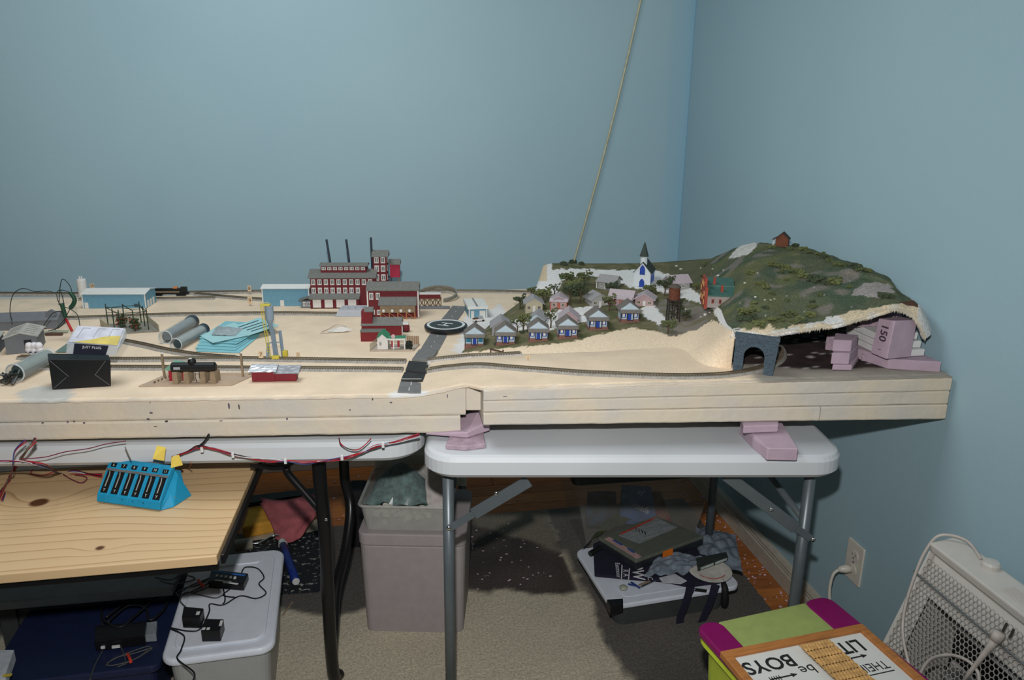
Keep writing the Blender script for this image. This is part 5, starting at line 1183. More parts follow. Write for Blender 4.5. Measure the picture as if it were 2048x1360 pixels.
gable(t, k, 50, 60, 30, 9, GRYP, M('pale_ribbed_roof'), 'y', 3, 2)
# crumpled white foam knob
t, k = spot('white_foam_knob', 'knobbly lump of white foam in front of the grey gabled shed', 'foam lump', 71, 712, dz=.001)
mb = MB(k)
for x, z, r in ((-9, 20, 8), (0, 21, 7), (9, 20, 8), (-10, 12, 8), (0, 11, 8), (10, 12, 8), (-6, 5, 6), (6, 5, 6)): mb.ball((x, 0, z), r, (1, .9, 1), 10, .08)
o = mb.build('foam_lump', M('white_lump', (214, 210, 212), .8, var=.03), t, smooth=True); 
for x in (-5, 5): MB(k).ball((x, -6.6, 9), 2.2, (1.3, .5, .7), 8).build('dark_hole', M('dark_blue_hole', (40, 42, 60), .8), o)
# packaging tubes
def tubepack(p0, p1, r, z0, label, cap=True, stripe=None, ring=True):
    a = HIT(*p0, G_SKIN); b = HIT(*p1, G_SKIN); k = MPP((a + b) / 2); R = r * k; a.z += R + z0; b.z += R + z0; d = (b - a).normalized()
    t = thing('packaging_tube', label, 'tube', (0, 0, 0), 0, 'clear packaging tubes')
    mb = MB(); n = 24; x = d.orthogonal().normalized(); y = d.cross(x); vs = []
    for p in (a, b):
        for rr in (R, R * .94):
            for i in range(n): q = 2 * math.pi * i / n; vs.append(p + (x * math.cos(q) + y * math.sin(q)) * rr)
    fs = []
    for i in range(n):
        j = (i + 1) % n; fs += [(i, j, 2 * n + j, 2 * n + i), (n + j, n + i, 3 * n + i, 3 * n + j), (i, n + i, n + j, j), (2 * n + j, 3 * n + j, 3 * n + i, 2 * n + i)]
    mb.add(vs, fs).build('clear_tube', CLEAR2, t, smooth=False)
    MB().cyl(a + d * R * .5, b - d * R * .3, R * .72, n=18).build('rolled_insert', M('dark_teal_insert', (56, 72, 74), .35, var=.1), t)
    MB().cyl(a + d * R * .5 + Vector((0, 0, R * .1)), b - d * R * .3 + Vector((0, 0, R * .1)), R * .70, n=18).build('insert_label', M(stripe[0], stripe[1], .4), t) if stripe else None
    if cap: MB().cyl(b - d * R * .7, b + d * R * .25, R * 1.04, n=20).build('end_cap', M('dark_cap', (40, 50, 60), .4), t)
    if ring:
        m = MB(); 
        for i in range(n): pass
        MB().tube([a + (x * math.cos(2 * math.pi * i / n) + y * math.sin(2 * math.pi * i / n)) * R * .98 for i in range(n)], R * .09, 6, True).build('end_rim', M('milky_rim', (190, 196, 196), .3, clear=.15), t)
    return t
tubepack((332, 688), (386, 655), 13, 0, 'rear clear tube with dark cap lying on the sand behind the leaflets', stripe=('slate_label', (110, 120, 122)))
tubepack((353, 701), (408, 670), 12, 0, 'front clear tube with silver label and dark cap beside the leaflets', stripe=('silver_label', (150, 156, 152)))
tubepack((33, 764), (102, 728), 18, 0, 'large open ended clear tube at the front left edge beside the black box', cap=False, stripe=('green_grey_label', (108, 124, 112)))
# black box
t = thing('black_box', 'black carton with fine white line print at the front left of the layout', 'box')
fb = [HIT(105, 780, G_SKIN), HIT(222, 773, G_SKIN)]; up = .052; kk = MPP(fb[0])
bd = Vector((fb[0].x + .02, fb[0].y, 0)).normalized() * .05; zb = max(fb[0].z, fb[1].z) + .0005; bl = Vector((fb[0].x, fb[0].y, zb)); br = Vector((fb[1].x, fb[1].y, zb))
tl = AY(96.5, 719, bl.y + .004); tr = AY(221, 720, br.y + .004)
BXM = M('black_carton', (16, 17, 18), .45, var=.1)
MB().hexa([bl, br, br + bd, bl + bd, tl, tr, tr + bd, tl + bd]).build('carton', BXM, t, bevel=.0008, seg=1)
def onfront(u, v): return (bl * (1 - u) + br * u) * (1 - v) + (tl * (1 - u) + tr * u) * v + Vector((0, -.0006, 0))
LNM = M('thin_grey_line', (120, 122, 122), .5)
for a, b in (((.02, .97), (.30, .42)), ((.02, .04), (.26, .40)), ((.92, .97), (.74, .46)), ((.74, .46), (.985, .04))): MB().bar(onfront(*a), onfront(*b), .0006, .0005, up=(0, 1, 0)).build('printed_line', LNM, t)
# clear clamshell pack on top of the black box
t = thing('clamshell_pack', 'clear plastic pack with grey and yellow card lying tilted on the black box', 'packaging')
ztop_ = tl.z + .0012; yb = tl.y + .01
f0 = AY(131, 708, yb); f1 = AY(232, 716, yb - .004); f0.z = max(f0.z, ztop_); f1.z = max(f1.z, ztop_)
g0 = AY(133, 686, yb); g1 = AY(238, 693, yb - .004)
b0 = AY(153, 651, yb + .055); b1 = AY(252, 656, yb + .05); h0 = Vector((b0.x, b0.y, max(ztop_, b0.z - .02))); h1 = Vector((b1.x, b1.y, max(ztop_, b1.z - .02)))
MB().hexa([f0, f1, h1, h0, g0, g1, b1, b0]).build('clear_shell', CLR, t, bevel=.002)
ins = lambda q: q * .93 + (g0 + g1 + b0 + b1) / 4 * .07 + Vector((0, 0, -.0015))
G0, G1, B1, B0 = ins(g0), ins(g1), ins(b1), ins(b0)
nrm = (G1 - G0).cross(B0 - G0).normalized()
def onc(u, v, e=.0004): return (G0 * (1 - u) + G1 * u) * (1 - v) + (B0 * (1 - u) + B1 * u) * v + nrm * (e + .0028)
cardp = [onc(0, 0), onc(1, 0), onc(1, 1), onc(0, 1)]
MB().hexa([p - nrm * .0006 for p in cardp] + cardp).build('card', M('grey_card', (186, 188, 198), .5), t)
sw = [(0.06, 0), (1, 0), (1, .52), (.80, .50), (.62, .40), (.40, .20), (.22, .10)]
MB().add([onc(u, v, .0009) for u, v in sw], [tuple(range(len(sw)))]).build('yellow_print', M('yellow_print', (196, 178, 88), .5), t)
for u in (.12, .45, .75):
    MB().bar(onc(u, .25 + .1 * (u > .4), .001), onc(u + .03, .9, .001), .0014, .0004, up=nrm).build('grey_print', M('grey_print', (150, 152, 160), .5), t); MB().bar(onc(u + .03, .88, .001), onc(u + .18, .88, .001), .001, .0004, up=nrm).build('grey_print', M('grey_print'), t)
letters('JUST PLUG', .008, M('white_print', (210, 210, 215), .5), t, (g0 * .5 + g1 * .5) * .75 + (f0 * .5 + f1 * .5) * .25 + Vector((0, -.0022, 0)), (g1 - g0), (0, 0, 1))
fr_c = [(f0 * .85 + f1 * .15), (f0 * .2 + f1 * .8), (g0 * .2 + g1 * .8), (g0 * .85 + g1 * .15)]; ofs = Vector((0, -.0008, 0))
MB().hexa([p + ofs + Vector((0, .004, 0)) for p in fr_c] + [p + ofs for p in fr_c]).build('dark_band', M('navy_band', (30, 34, 48), .4), t)
# blue green card tucked beside it
t, k = spot('picture_card', 'small blue and green picture card half under the clear pack', 'card', 128, 706)
MB(k).hexa([(-18, 0, 1), (20, 0, 1), (26, 40, 10), (-8, 44, 10), (-18, 0, 1.8), (20, 0, 1.8), (26, 40, 10.8), (-8, 44, 10.8)]).build('card_sheet', M('green_grey_card', (98, 118, 110), .4), t); MB(k).hexa([(-9, 30, 9), (24, 30, 9), (26, 40, 11), (-8, 44, 11), (-9, 30, 9.6), (24, 30, 9.6), (26, 40, 11.6), (-8, 44, 11.6)]).build('blue_strip', M('sky_blue_print', (84, 124, 150), .4), t)
# rail offcut with red lead end
t, k = spot('track_offcut', 'bent piece of loose track with green and brown bits left of the clear pack', 'model track', 112, 668)
MB(k).ribbon([(-40, -20, 2), (-26, -6, 3), (-8, 4, 4), (20, 8, 3)], 9, 1.6, side=(0, 1, .2)).build('roadbed_strip', M('pale_green_strip', (150, 154, 132), .9), t); MB(k).tube([(-38, -22, 4), (-24, -2, 12), (-18, 2, 14)], 1.6, 6).build('wire_loop', M('pale_green_wire', (160, 165, 140), .6), t); MB(k).box(-14, 18, -14, -8, 0, 5).build('rusty_bar', RU, t)
# cables heap at far left
t, k = spot('cable_heap', 'small heap of dark cable and track bits at the lower left corner of the layout', 'cable', 12, 772, dz=.001)
for j, c in enumerate([(34, 32, 36), (60, 58, 50), (28, 40, 36), (90, 92, 92)]):
    pts = [(random.uniform(-24, 16), random.uniform(-6, 40), 3 + random.uniform(0, 22)) for i in range(7)]; MB(k).tube(spl(pts, 6), 2.2, 6).build('cable', M('cable_%d' % j, c, .5), t, smooth=True)
# leaflets
LB = M('pale_blue_paper', (160, 203, 204), .7, var=.03); LB2 = M('blue_paper_edge', (126, 184, 192), .7, var=.04); INKB = M('leaflet_ink', (60, 84, 96), .8)
random.seed(21)
sheets = [((392, 704), (478, 707), (520, 672), (420, 668), 'bottom'), ((390, 699), (470, 703), (528, 664), (440, 662), 'second lowest'), ((394, 694), (472, 698), (532, 660), (446, 656), 'third lowest'), ((396, 688), (474, 694), (540, 657), (450, 651), 'middle'), ((398, 683), (476, 690), (548, 655), (452, 648), 'third highest'), ((398, 677), (426, 695), (505, 680), (470, 652), 'second highest'), ((452, 667), (497, 683), (560, 666), (520, 643), 'topmost')]
for i, (a, b, c, d, nm) in enumerate(sheets):
    z = .0012 + i * .0017; q = [HIT(*p, G_SKIN) for p in (a, b, c, d)]; zb = max(p.z for p in q)
    o = thing('leaflet', 'pale blue leaflet, %s of the fanned pile on the sand' % nm, 'leaflet', (0, 0, 0), 0, 'pale blue leaflets in a fanned pile')
    cx = sum((p for p in q), Vector()) / 4
    def S(u, v, q=q, zb=zb, z=z, i=i):
        p = (q[0] * (1 - u) + q[1] * u) * (1 - v) + (q[3] * (1 - u) + q[2] * u) * v; return (p.x, p.y, zb + z + (.010 if i == 6 else .005) * u * u * (.4 + .6 * v) * (i > 2))
    MB().grid(S, 8, 8).build('sheet', LB if i > 4 else LB2, o, solid=.0009, soff=1)
    if i in (5, 6):
        for r in range(4 if i == 6 else 0):
            u0 = .18 + r * .2; a1 = Vector(S(u0, .25)); b1 = Vector(S(u0, .85)); MB().bar(a1 + Vector((0, 0, .0022)), b1 + Vector((0, 0, .0022)), .0035, .0004).build('print_block', INKB, o)
t = thing('plastic_bag', 'small clear bag of grey parts lying on the blue leaflets', 'bag'); q = [HIT(*p, G_SKIN) for p in ((424, 679), (470, 682), (488, 667), (436, 662))]
MB().grid(lambda u, v: tuple(((q[0] * (1 - u) + q[1] * u) * (1 - v) + (q[3] * (1 - u) + q[2] * u) * v) + Vector((0, 0, .0145 + .007 * math.sin(math.pi * u) * math.sin(math.pi * v) + .002 * nz(u * 6, v * 6, 2)))), 12, 10).build('bag_film', M('grey_bag', (150, 160, 162), .25, var=.15, scale=200), t, solid=.001)
# clip leads
GWR = M('dark_green_wire', (32, 42, 38), .5); GCL = M('green_clip', (22, 64, 44), .5); RDW = M('red_wire', (168, 30, 36), .5)
t = thing('clip_leads', 'thin dark test leads with green alligator clips and a red probe', 'test leads')
def yy(px, py, y=2.12): return AY(px, py, y)
for pts in ([(24, 642), (20, 620), (26, 590), (45, 577), (70, 583), (95, 582), (112, 588), (116, 602), (125, 612), (140, 618), (155, 630), (160, 652)], [(118, 610), (120, 575), (126, 558), (140, 572), (145, 590), (150, 602), (140, 618), (128, 640), (110, 660)], [(80, 662), (95, 640), (108, 625), (128, 622)], [(113, 586), (120, 580), (138, 584), (143, 592)], [(121, 580), (128, 608), (130, 640), (118, 655), (96, 662)]):
    MB().tube(spl([yy(*p) for p in pts], 8), .0011, 5).build('lead_wire', GWR, t, smooth=True)
for pts in ([(123, 607), (127, 620), (131, 634)], [(140, 584), (149, 598), (147, 608), (141, 616)]): MB().tube(spl([yy(*p, 2.11) for p in pts], 4), .0055, 8).build('alligator_clip', GCL, t, smooth=True)
MB().tube([yy(132, 638, 2.11), yy(144, 662, 2.09)], .0035, 8).build('red_probe', RDW, t, smooth=True)
for o in t.children: pass
# chalk-white debris near the sand edge & toggle sign near road
t, k = spot('crossing_sign', 'tiny white crossing post standing right of the road by the tracks', 'model sign', 858, 742, dz=.0)
MB(k).bar((0, 0, 0), (0, 0, 20), 1.2, 1.2).build('post', WTRIM, t); MB(k).bar((-4, 0, 14), (4, 0, 20), 1, 1).build('cross_arm', WTRIM, t); MB(k).bar((-4, 0, 20), (4, 0, 14), 1, 1).build('cross_arm', WTRIM, t)

# ================================================================ switch controller on the pine board
t = thing('switch_controller', 'bright blue bank of six numbered slide switches on the pine board', 'switch panel')
BL_ = AZ(197, 1004, ZP); BR_ = AZ(322, 1022, ZP); ex = (BR_ - BL_); Wd = ex.length; ex.normalize(); TILT = math.radians(50)
t.location = BL_ + Vector((0, 0, .0008)); t.rotation_euler = (TILT, 0, math.atan2(ex.y, ex.x))
CTB = M('controller_blue', (24, 138, 178), .4, var=.06); mw = Wd / 6; D = .094; ff = D / .155
SIL = M('grey_metal_strip', (130, 132, 132), .4, .5); WHI = M('white_ink', (200, 200, 196), .6); INK = M('ink')
def unt(y, z): return (y * math.cos(TILT) + z * math.sin(TILT), -y * math.sin(TILT) + z * math.cos(TILT))
wp = [unt(.002, 0), unt(.085 * math.cos(TILT) + .03, 0), unt(.088 * math.cos(TILT) + .02, .088 * math.sin(TILT) - .012), unt(.088 * math.cos(TILT), .088 * math.sin(TILT) - .001)]
MB().prism(wp, .002, Wd - .002, 'x').build('wedge_body', CTB, t)
for i in range(6):
    x0 = i * mw; x1 = x0 + mw - .0006
    mo = MB().prism([(0, 0), (0, .006), (.014, .012), (D * .84, .012), (D, .006), (D, 0)], x0, x1, 'x').build('switch_module', CTB, t, bevel=.0006, seg=1)
    MB().box(x0 + mw * .22, x0 + mw * .86, .030 * ff, .112 * ff, .0116, .0126).build('black_panel', BLACKP, mo)
    MB().box(x0 + mw * .0, x0 + mw * .98, .108 * ff, .116 * ff, .0118, .0138).build('metal_strip', SIL, mo)
    MB().bar((x0 + mw * .50, .052 * ff, .0132), (x0 + mw * .52, .095 * ff, .0132), .0020, .0010).build('white_track_mark', M('mark_grey', (150, 150, 145), .6), mo); MB().bar((x0 + mw * .52, .094 * ff, .0132), (x0 + mw * .44, .106 * ff, .0132), .0018, .0010).build('white_track_mark', M('mark_grey'), mo)
    letters('Y', .0085, WHI, mo, (x0 + mw * .52, .040 * ff, .0128), (1, 0, 0), (0, 1, 0))
    MB().box(x0 + mw * .3, x0 + mw * .82, .122 * ff, .137 * ff, .0095, .0123).build('number_label', BLACKP, mo)
    letters(['6', '7', '8', '9', '10', '11'][i], .0078, WHI, mo, (x0 + mw * .56, .1295 * ff, .0124), (1, 0, 0), (0, 1, 0))
    if i in (2, 3, 4): letters('Y' if i == 2 else 'X', .007, M('navy_ink', (20, 40, 80), .7), mo, (x0 + mw * .45, .0085, .0105), (1, 0, 0), (0, .92, .39))
fl0 = [(Wd + a, *unt(b, c)) for a, b, c in ((0, 0, .0), (.016, .02, 0), (.020, .075, 0), (0, .08, 0), (0, .0, .008), (.006, .028, .026), (.005, .058, .058), (0, .056, .066))]
MB().hexa(fl0).build('end_piece', CTB, t, bevel=.001, seg=1)
for q in ((.012, .03, .017), (.008, .02, .008)): MB().ball((Wd + q[0], *unt(q[1], q[2])), .0018, (1, 1, 1), 8).build('screw', CHR, t)
# yellow paper tags
for pts, lb in (([(305, 918), (328, 922), (332, 895), (314, 891)], 'upper yellow paper tag on the wires behind the switch panel'), ([(342, 936), (366, 930), (358, 909), (343, 914)], 'lower yellow paper tag on the wires right of the switch panel')):
    yv = 1.585; c = [AY(a, b, yv - .0 + .004 * i) for i, (a, b) in enumerate(pts)]
    o = MB().add(c, [(0, 1, 2, 3)]).build('paper_tag', M('yellow_paper', (214, 190, 84), .8, var=.04), solid=.0006); tag(o, lb, 'tag', 'yellow paper tags')
# wire bundles
WC = {'r': M('wire_red', (160, 26, 40), .45), 'k': M('wire_black', (22, 22, 26), .45), 'w': M('wire_white', (196, 198, 200), .45), 'b': M('wire_blue', (40, 62, 120), .45), 'm': M('wire_maroon', (110, 30, 56), .45), 'g': M('wire_grey', (110, 108, 96), .45), 'o': M('wire_orange', (170, 76, 40), .5)}
def wires(label, base, cols, y, spread=5, r=.0011, name='wire_bundle', yf=None):
    t = thing(name, label, 'wires'); 
    for j, c in enumerate(cols):
        random.seed(j * 17 + len(base)); pts = []
        for i, (a, b) in enumerate(base):
            e = spread * (0.4 if i % 2 else 1); yv = (yf(a) if yf else y) - random.uniform(0, .006); qa, qb = a + random.uniform(-e, e) * .5, b + random.uniform(-e, e); pts.append(AZ(qa, qb, ZP + .002 + r * (1 + j % 3)) if b > 932 and not yf else AY(qa, qb, yv))
        MB().tube(spl(pts, 8), r, 5).build('wire', WC[c], t, smooth=True)
    return t
rimy = lambda a: (LF[0][1] + .0) and (lambda P: P.y - .012)(AZ(a, 915, ZT - .03))
t = wires('red and blue wire bundle clipped along the front edge of the white table', [(344, 916), (372, 905), (396, 894), (425, 897), (466, 909), (500, 916), (540, 921), (572, 922), (610, 925), (645, 922), (684, 917), (720, 906), (752, 893), (790, 884), (838, 868)], 'rrmbwkr', 0, 4, yf=rimy)
for (a, b) in ((404, 899), (466, 910), (571, 922), (684, 915), (766, 890)): 
    p = AY(a, b, rimy(a) - .004); MB().box(p.x - .003, p.x + .003, p.y - .003, p.y + .004, p.z - .006, p.z + .006).build('cable_clip', WHT, t, bevel=.001)
wires('loop of thin wires hanging from the foam above the white table end', [(677, 875), (682, 888), (698, 899), (716, 899), (732, 888), (742, 877)], 'rk', 0, 2, yf=rimy)
wires('red and black wires running from the left to the switch panel', [(-10, 925), (40, 922), (90, 932), (118, 946), (150, 944), (178, 948), (204, 951)], 'rrmwbk', 1.56, 4)
wires('red wire loop lying on the pine board left of the switch panel', [(66, 938), (62, 947), (84, 950), (108, 944), (118, 946)], 'r', 1.55, 1)
wires('black wire loop lying on the pine board beside the switch panel', [(126, 948), (142, 958), (162, 966), (174, 958), (168, 952), (150, 950)], 'km', 1.54, 1)
wires('purple and red wire arching across the front of the white table at the left', [(42, 918), (90, 914), (130, 904), (176, 897), (212, 888), (252, 882)], 'm', 1.60, 1)
wires('thick strand of grey and red wires hanging down at the left border', [(70, 880), (50, 905), (30, 935), (14, 965), (0, 990), (-14, 1020)], 'grrgkg', 1.56, 5, .0018)
wires('few coloured wires rising behind the strand at the left border', [(52, 882), (30, 902), (26, 930), (20, 960), (4, 1000)], 'rbr', 1.57, 3)
wires('orange wire end curling right of the switch panel', [(383, 926), (376, 938), (362, 943), (353, 948)], 'o', 1.56, .5)
wires('dark ribbon lead dropping from the foam to the yellow tags', [(418, 868), (408, 884), (396, 894)], 'kkk', 1.60, 2, .002)
wires('thin grey wire sticking up behind the switch panel', [(250, 893), (255, 906), (262, 921)], 'g', 1.59, .5)
# ================================================================ under the tables, left
def hexbox(name, mat, parent, c0, c1, bevel=.004, **kw): return MB().hexa([tuple(p) for p in c0] + [tuple(p) for p in c1]).build(name, mat, parent, bevel=bevel, **kw)
WLID = M('white_lid_plastic', (206, 212, 222), .4, var=.03); TRANS = M('frosted_plastic', (176, 178, 178), .35, var=.04, clear=.35)
def frame(p0, p1):   # local frame with x along p0 -> p1
    d = p1 - p0; d.z = 0; L = d.length; return math.atan2(d.y, d.x), L
# white lidded tote
zt = .25; a = AZ(318, 1322, zt); b = AZ(548, 1292, zt); ang, L = frame(a, b); dep = .43
t = thing('storage_tote', 'frosted storage tote with white lid below the pine board', 'storage box', (a.x, a.y, 0.009), ang)
MB().prism(rrect(0, L, 0, dep, .035, 6), zt - .032, zt - .012).build('lid', WLID, t, bevel=.008, seg=3)
MB().prism(rrect(.022, L - .022, .03, dep - .03, .03, 6), zt - .013, zt - .006).build('lid_panel', WLID, t, bevel=.003)
MB().prism(rrect(.07, L - .06, dep - .075, dep - .045, .01, 4), zt - .0065, zt - .002).build('lid_handle', WLID, t, bevel=.002)
o = MB(); r0 = rrect(.025, L - .025, .03, dep - .03, .025, 5); r1 = rrect(.012, L - .012, .014, dep - .014, .03, 5); n = len(r0)
o.add([(p[0], p[1], 0) for p in r0] + [(p[0], p[1], zt - .034) for p in r1], [(i, (i + 1) % n, n + (i + 1) % n, n + i) for i in range(n)] + [tuple(range(n - 1, -1, -1))]).build('tub', TRANS, t, solid=.002)
ZL = zt + .004
def cube_px(name, label, quad, h, mat, cat, z=ZL, bevel=.002):
    w = [AZ(x, y, z) for x, y in quad]; t = thing(name, label, cat, (0, 0, 0)); MB().prism([(p.x, p.y) for p in w], z, z + h).build('case', mat, t, bevel=bevel); return t, w
BC = M('black_adapter', (18, 18, 20), .35, var=.08)
t, w = cube_px('power_adapter', 'black cube power adapter nearest on the white tote lid', [(404, 1284), (442, 1283), (450, 1260), (412, 1259)], .030, BC, 'adapter')
for i in range(2): p = AZ(408 + i * 9, 1257, ZL + .0305); MB().box(p.x - .004, p.x + .003, p.y - .004, p.y + .004, ZL + .030, ZL + .0306).build('label', WHT, t)
p = AZ(442, 1246, ZL + .0305); MB().box(p.x - .003, p.x + .003, p.y - .010, p.y + .010, ZL + .030, ZL + .0306).build('label', WHT, t)
t, w = cube_px('power_adapter', 'black cube power adapter with cords behind the nearest one on the tote lid', [(366, 1256), (402, 1257), (410, 1238), (370, 1234)], .030, BC, 'adapter')
p = AZ(396, 1226, ZL + .0305); MB().box(p.x - .004, p.x + .004, p.y - .006, p.y + .006, ZL + .030, ZL + .0306).build('label', WHT, t)
t, w = cube_px('switch_box', 'black control box with blue stripe at the back of the tote lid', [(418, 1176), (488, 1182), (498, 1160), (424, 1152)], .020, BC, 'control box')
zz = ZL + .0203
def lab(t, a, b, wd, mat, nm): MB().bar(AZ(*a, zz), AZ(*b, zz), wd, .0008).build(nm, mat, t)
lab(t, (424, 1142), (490, 1151), .006, M('bright_blue', (40, 96, 170), .4), 'blue_stripe'); lab(t, (430, 1160), (462, 1164), .004, WHT, 'white_print'); lab(t, (447, 1164), (476, 1168), .005, WHT, 'white_print')
for i in range(5): p = AZ(434 + i * 9, 1152 + i, zz); MB().box(p.x - .003, p.x + .003, p.y - .004, p.y + .004, zz, zz + .002).build('button', WHT, t)
# cords on the tote
CK = M('cord_black', (24, 26, 30), .5); CG = M('cord_grey', (72, 74, 74), .5)
def cords(label, lists, mat, r=.0018, z=ZL + .002, name='cord'):
    t = thing('electric_cable', label, 'cable')
    for pts in lists: MB().tube(spl([AZ(a, b, (c if len(q) == 3 else z)) for q in pts for a, b, c in [(q if len(q) == 3 else (*q, 0))]], 7), r, 6).build(name, mat, t, smooth=True)
    return t
cords('thin black cord snaking over the white tote lid and down its front', [[(482, 1150), (490, 1135), (515, 1137), (528, 1155), (518, 1168), (532, 1186), (512, 1197), (480, 1192), (446, 1210), (420, 1208), (418, 1225), (400, 1258), (375, 1262), (340, 1256), (368, 1272), (362, 1300), (355, 1318), (388, 1345), (384, 1365)], [(452, 1160), (462, 1175), (446, 1190), (470, 1195)], [(440, 1150), (450, 1195), (446, 1208)]], CK)
t = cords('coiled grey cords tied with a red twist at the back left of the tote lid', [[(352, 1185), (370, 1176), (395, 1170), (420, 1155), (432, 1145), (418, 1165), (390, 1180), (360, 1192), (352, 1185)], [(355, 1190), (380, 1172), (410, 1160), (436, 1150), (420, 1172), (385, 1186)], [(372, 1215), (360, 1200), (372, 1185), (400, 1190), (430, 1196), (446, 1190)], [(310, 1155), (340, 1160), (365, 1150), (390, 1158), (350, 1168), (320, 1162)]], CG)
p = AZ(402, 1167, ZL + .006); MB().tube(spl([AZ(396, 1160, ZL + .008), AZ(402, 1168, ZL + .012), AZ(408, 1174, ZL + .006)], 4), .0035, 6).build('red_twist_tie', M('red_tie', (200, 60, 40), .6), t)
# navy tote with dark clutter at far left
zn = .16; a = AZ(-40, 1372, zn); b = AZ(318, 1330, zn); ang, L = frame(a, b)
t = thing('navy_tote', 'dark navy storage box in the shadow below the pine board', 'storage box', (a.x, a.y, .009), ang)
NAV = M('navy_plastic', (24, 34, 66), .5, var=.08)
MB().prism(rrect(0, L, 0, .34, .02, 4), zn - .030, zn - .010).build('lid', NAV, t, bevel=.004); MB().prism(rrect(.015, L - .015, .015, .325, .02, 4), 0, zn - .031).build('tub', NAV, t)
zq = zn + .001
t, w = cube_px('power_block', 'long black power block on the navy box beside the white tote', [(192, 1303), (292, 1290), (296, 1262), (194, 1272)], .03, BC, 'adapter', z=zq)
for i, x in enumerate((206, 228, 236)): p = AZ(x, 1293 - i, zq + .012); MB().box(p.x - .004, p.x + .005, p.y - .004, p.y - .0, zq + .008, zq + .014).build('label', WHT, t)
t, w = cube_px('clear_adapter', 'small clear cased adapter between power block and white tote', [(290, 1285), (314, 1283), (316, 1255), (294, 1258)], .02, M('clear_case', (150, 158, 165), .2, clear=.3), 'adapter', z=zq)
t = cords('dark cords in loops behind the power block under the pine board', [[(205, 1250), (206, 1212), (240, 1180), (275, 1158)], [(212, 1235), (260, 1200), (310, 1190), (340, 1170)], [(215, 1245), (255, 1212), (290, 1215), (300, 1240), (330, 1215), (340, 1180)], [(206, 1240), (240, 1254), (270, 1232), (300, 1205), (330, 1180)]], CK, .003, zq + .03)
t = cords('tied coil of grey cord on the navy box in front of the power block', [[(212, 1330), (230, 1316), (270, 1306), (305, 1296), (270, 1318), (230, 1330), (212, 1330)], [(214, 1326), (250, 1308), (300, 1292), (280, 1312), (235, 1334)], [(180, 1360), (190, 1330), (206, 1300)], [(240, 1290), (250, 1315), (250, 1330)]], CG, .0016, zq + .004)
MB().tube(spl([AZ(255, 1308, zq + .008), AZ(260, 1318, zq + .012), AZ(262, 1326, zq + .006)], 4), .0035, 6).build('red_twist_tie', M('red_tie'), t)
# grey plastic bench far under the board
zg = .33; a = AY(-60, 1215, 1.93); 
t = thing('grey_bench', 'grey plastic bench with a pale ribbed edge in shadow under the pine board', 'bench', (0, 0, 0))
GP_ = M('bench_grey', (128, 136, 140), .55, var=.06); GP2 = M('bench_dark', (52, 54, 56), .6)
q0 = AY(-60, 1215, 1.86); q1 = AY(345, 1178, 1.86); q0.z = q1.z = AY(150, 1202, 1.86).z
MB().hexa([(q0.x, 1.86, q0.z - .010), (q1.x, 1.86, q1.z - .010), (q1.x, 2.3, q1.z - .010), (q0.x, 2.3, q0.z - .010), (q0.x, 1.86, q0.z + .014), (q1.x, 1.86, q1.z + .014), (q1.x, 2.3, q1.z + .014), (q0.x, 2.3, q0.z + .014)]).build('bench_top', GP_, t, bevel=.004)
for x in (q0.x + .05, q1.x - .06): MB().box(x - .02, x + .02, 1.92, 2.25, .012, q0.z - .012).build('bench_leg', GP2, t)
MB().box(q0.x + .07, q1.x - .08, 1.93, 1.945, .12, q0.z - .015).build('bench_panel', GP2, t)
# white corner box, lower left
t = thing('white_carton', 'white carton corner with yellow sticker at the lower left border', 'box')
q = [AZ(-40, 1352, .2), AZ(10, 1350, .2), AZ(28, 1300, .2), AZ(-20, 1300, .2)]; 
MB().hexa([(p.x, p.y, .172) for p in q] + [(p.x, p.y, .20) for p in q]).build('carton', M('white_card', (190, 196, 204), .6), t); p = AZ(14, 1346, .205); MB().box(p.x - .008, p.x + .01, p.y - .006, p.y + .002, .2002, .2012).build('sticker', YEL, t)
# paint roller, textured mat, yellow sponge mop, pink rag
t = thing('speckled_mat', 'black plastic mat speckled with white paint behind the white tote', 'mat'); q = [AZ(478, 1195, .012), AZ(640, 1185, .012), AZ(640, 1058, .012), AZ(500, 1075, .012)]
MB().prism([(p.x, p.y) for p in q], .0105, .016).build('mat_sheet', M('speckled_black', (28, 34, 40), .8, var=.3, scale=70, col2=(150, 150, 140), lo=.58, hi=.66, bump=.5, bscale=200), t)
MB().prism([(p.x, p.y) for p in (AZ(488, 1085, .014), AZ(640, 1062, .014), AZ(640, 1040, .014), AZ(500, 1055, .014))], .0162, .018).build('cream_band', M('cream_paint', (176, 166, 146), .8, var=.1), t)
t = thing('paint_roller', 'paint roller handle with blue grip and bent wire frame on the mat', 'paint roller'); zr = .045
pa, pb_ = AZ(592, 1163, .036), AZ(566, 1090, .05)
MB().tube([pa, pa.lerp(pb_, .3), pa.lerp(pb_, .7), pb_], [.0125, .0135, .012, .013], 14).build('grip', M('royal_grip', (28, 48, 120), .35), t, smooth=True); d = (pb_ - pa).normalized()
MB().cyl(pa - d * .004, pa, .010, .0118, 14).build('grip_end', WHT, t); MB().cyl(pb_, pb_ + d * .022, .0145, .011, 14).build('white_collar', WHT, t)
MB().tube(spl([pb_ + d * .02, AZ(562, 1073, .055), AZ(545, 1072, .055), AZ(520, 1085, .05), AZ(500, 1088, .05)], 6), .0035, 8).build('wire_frame', CHR, t, smooth=True)
MB().cyl(AZ(505, 1086, .045), AZ(470, 1092, .045), .02, n=16).build('roller_sleeve', M('nap_fabric', (150, 144, 130), .95, bump=.6, bscale=400), t)
t = thing('sponge_mop', 'yellow sponge block with a black backing lying on the wooden floor', 'sponge'); q = [AZ(486, 1082, .014), AZ(622, 1052, .014), AZ(630, 1020, .014), AZ(500, 1040, .014)]
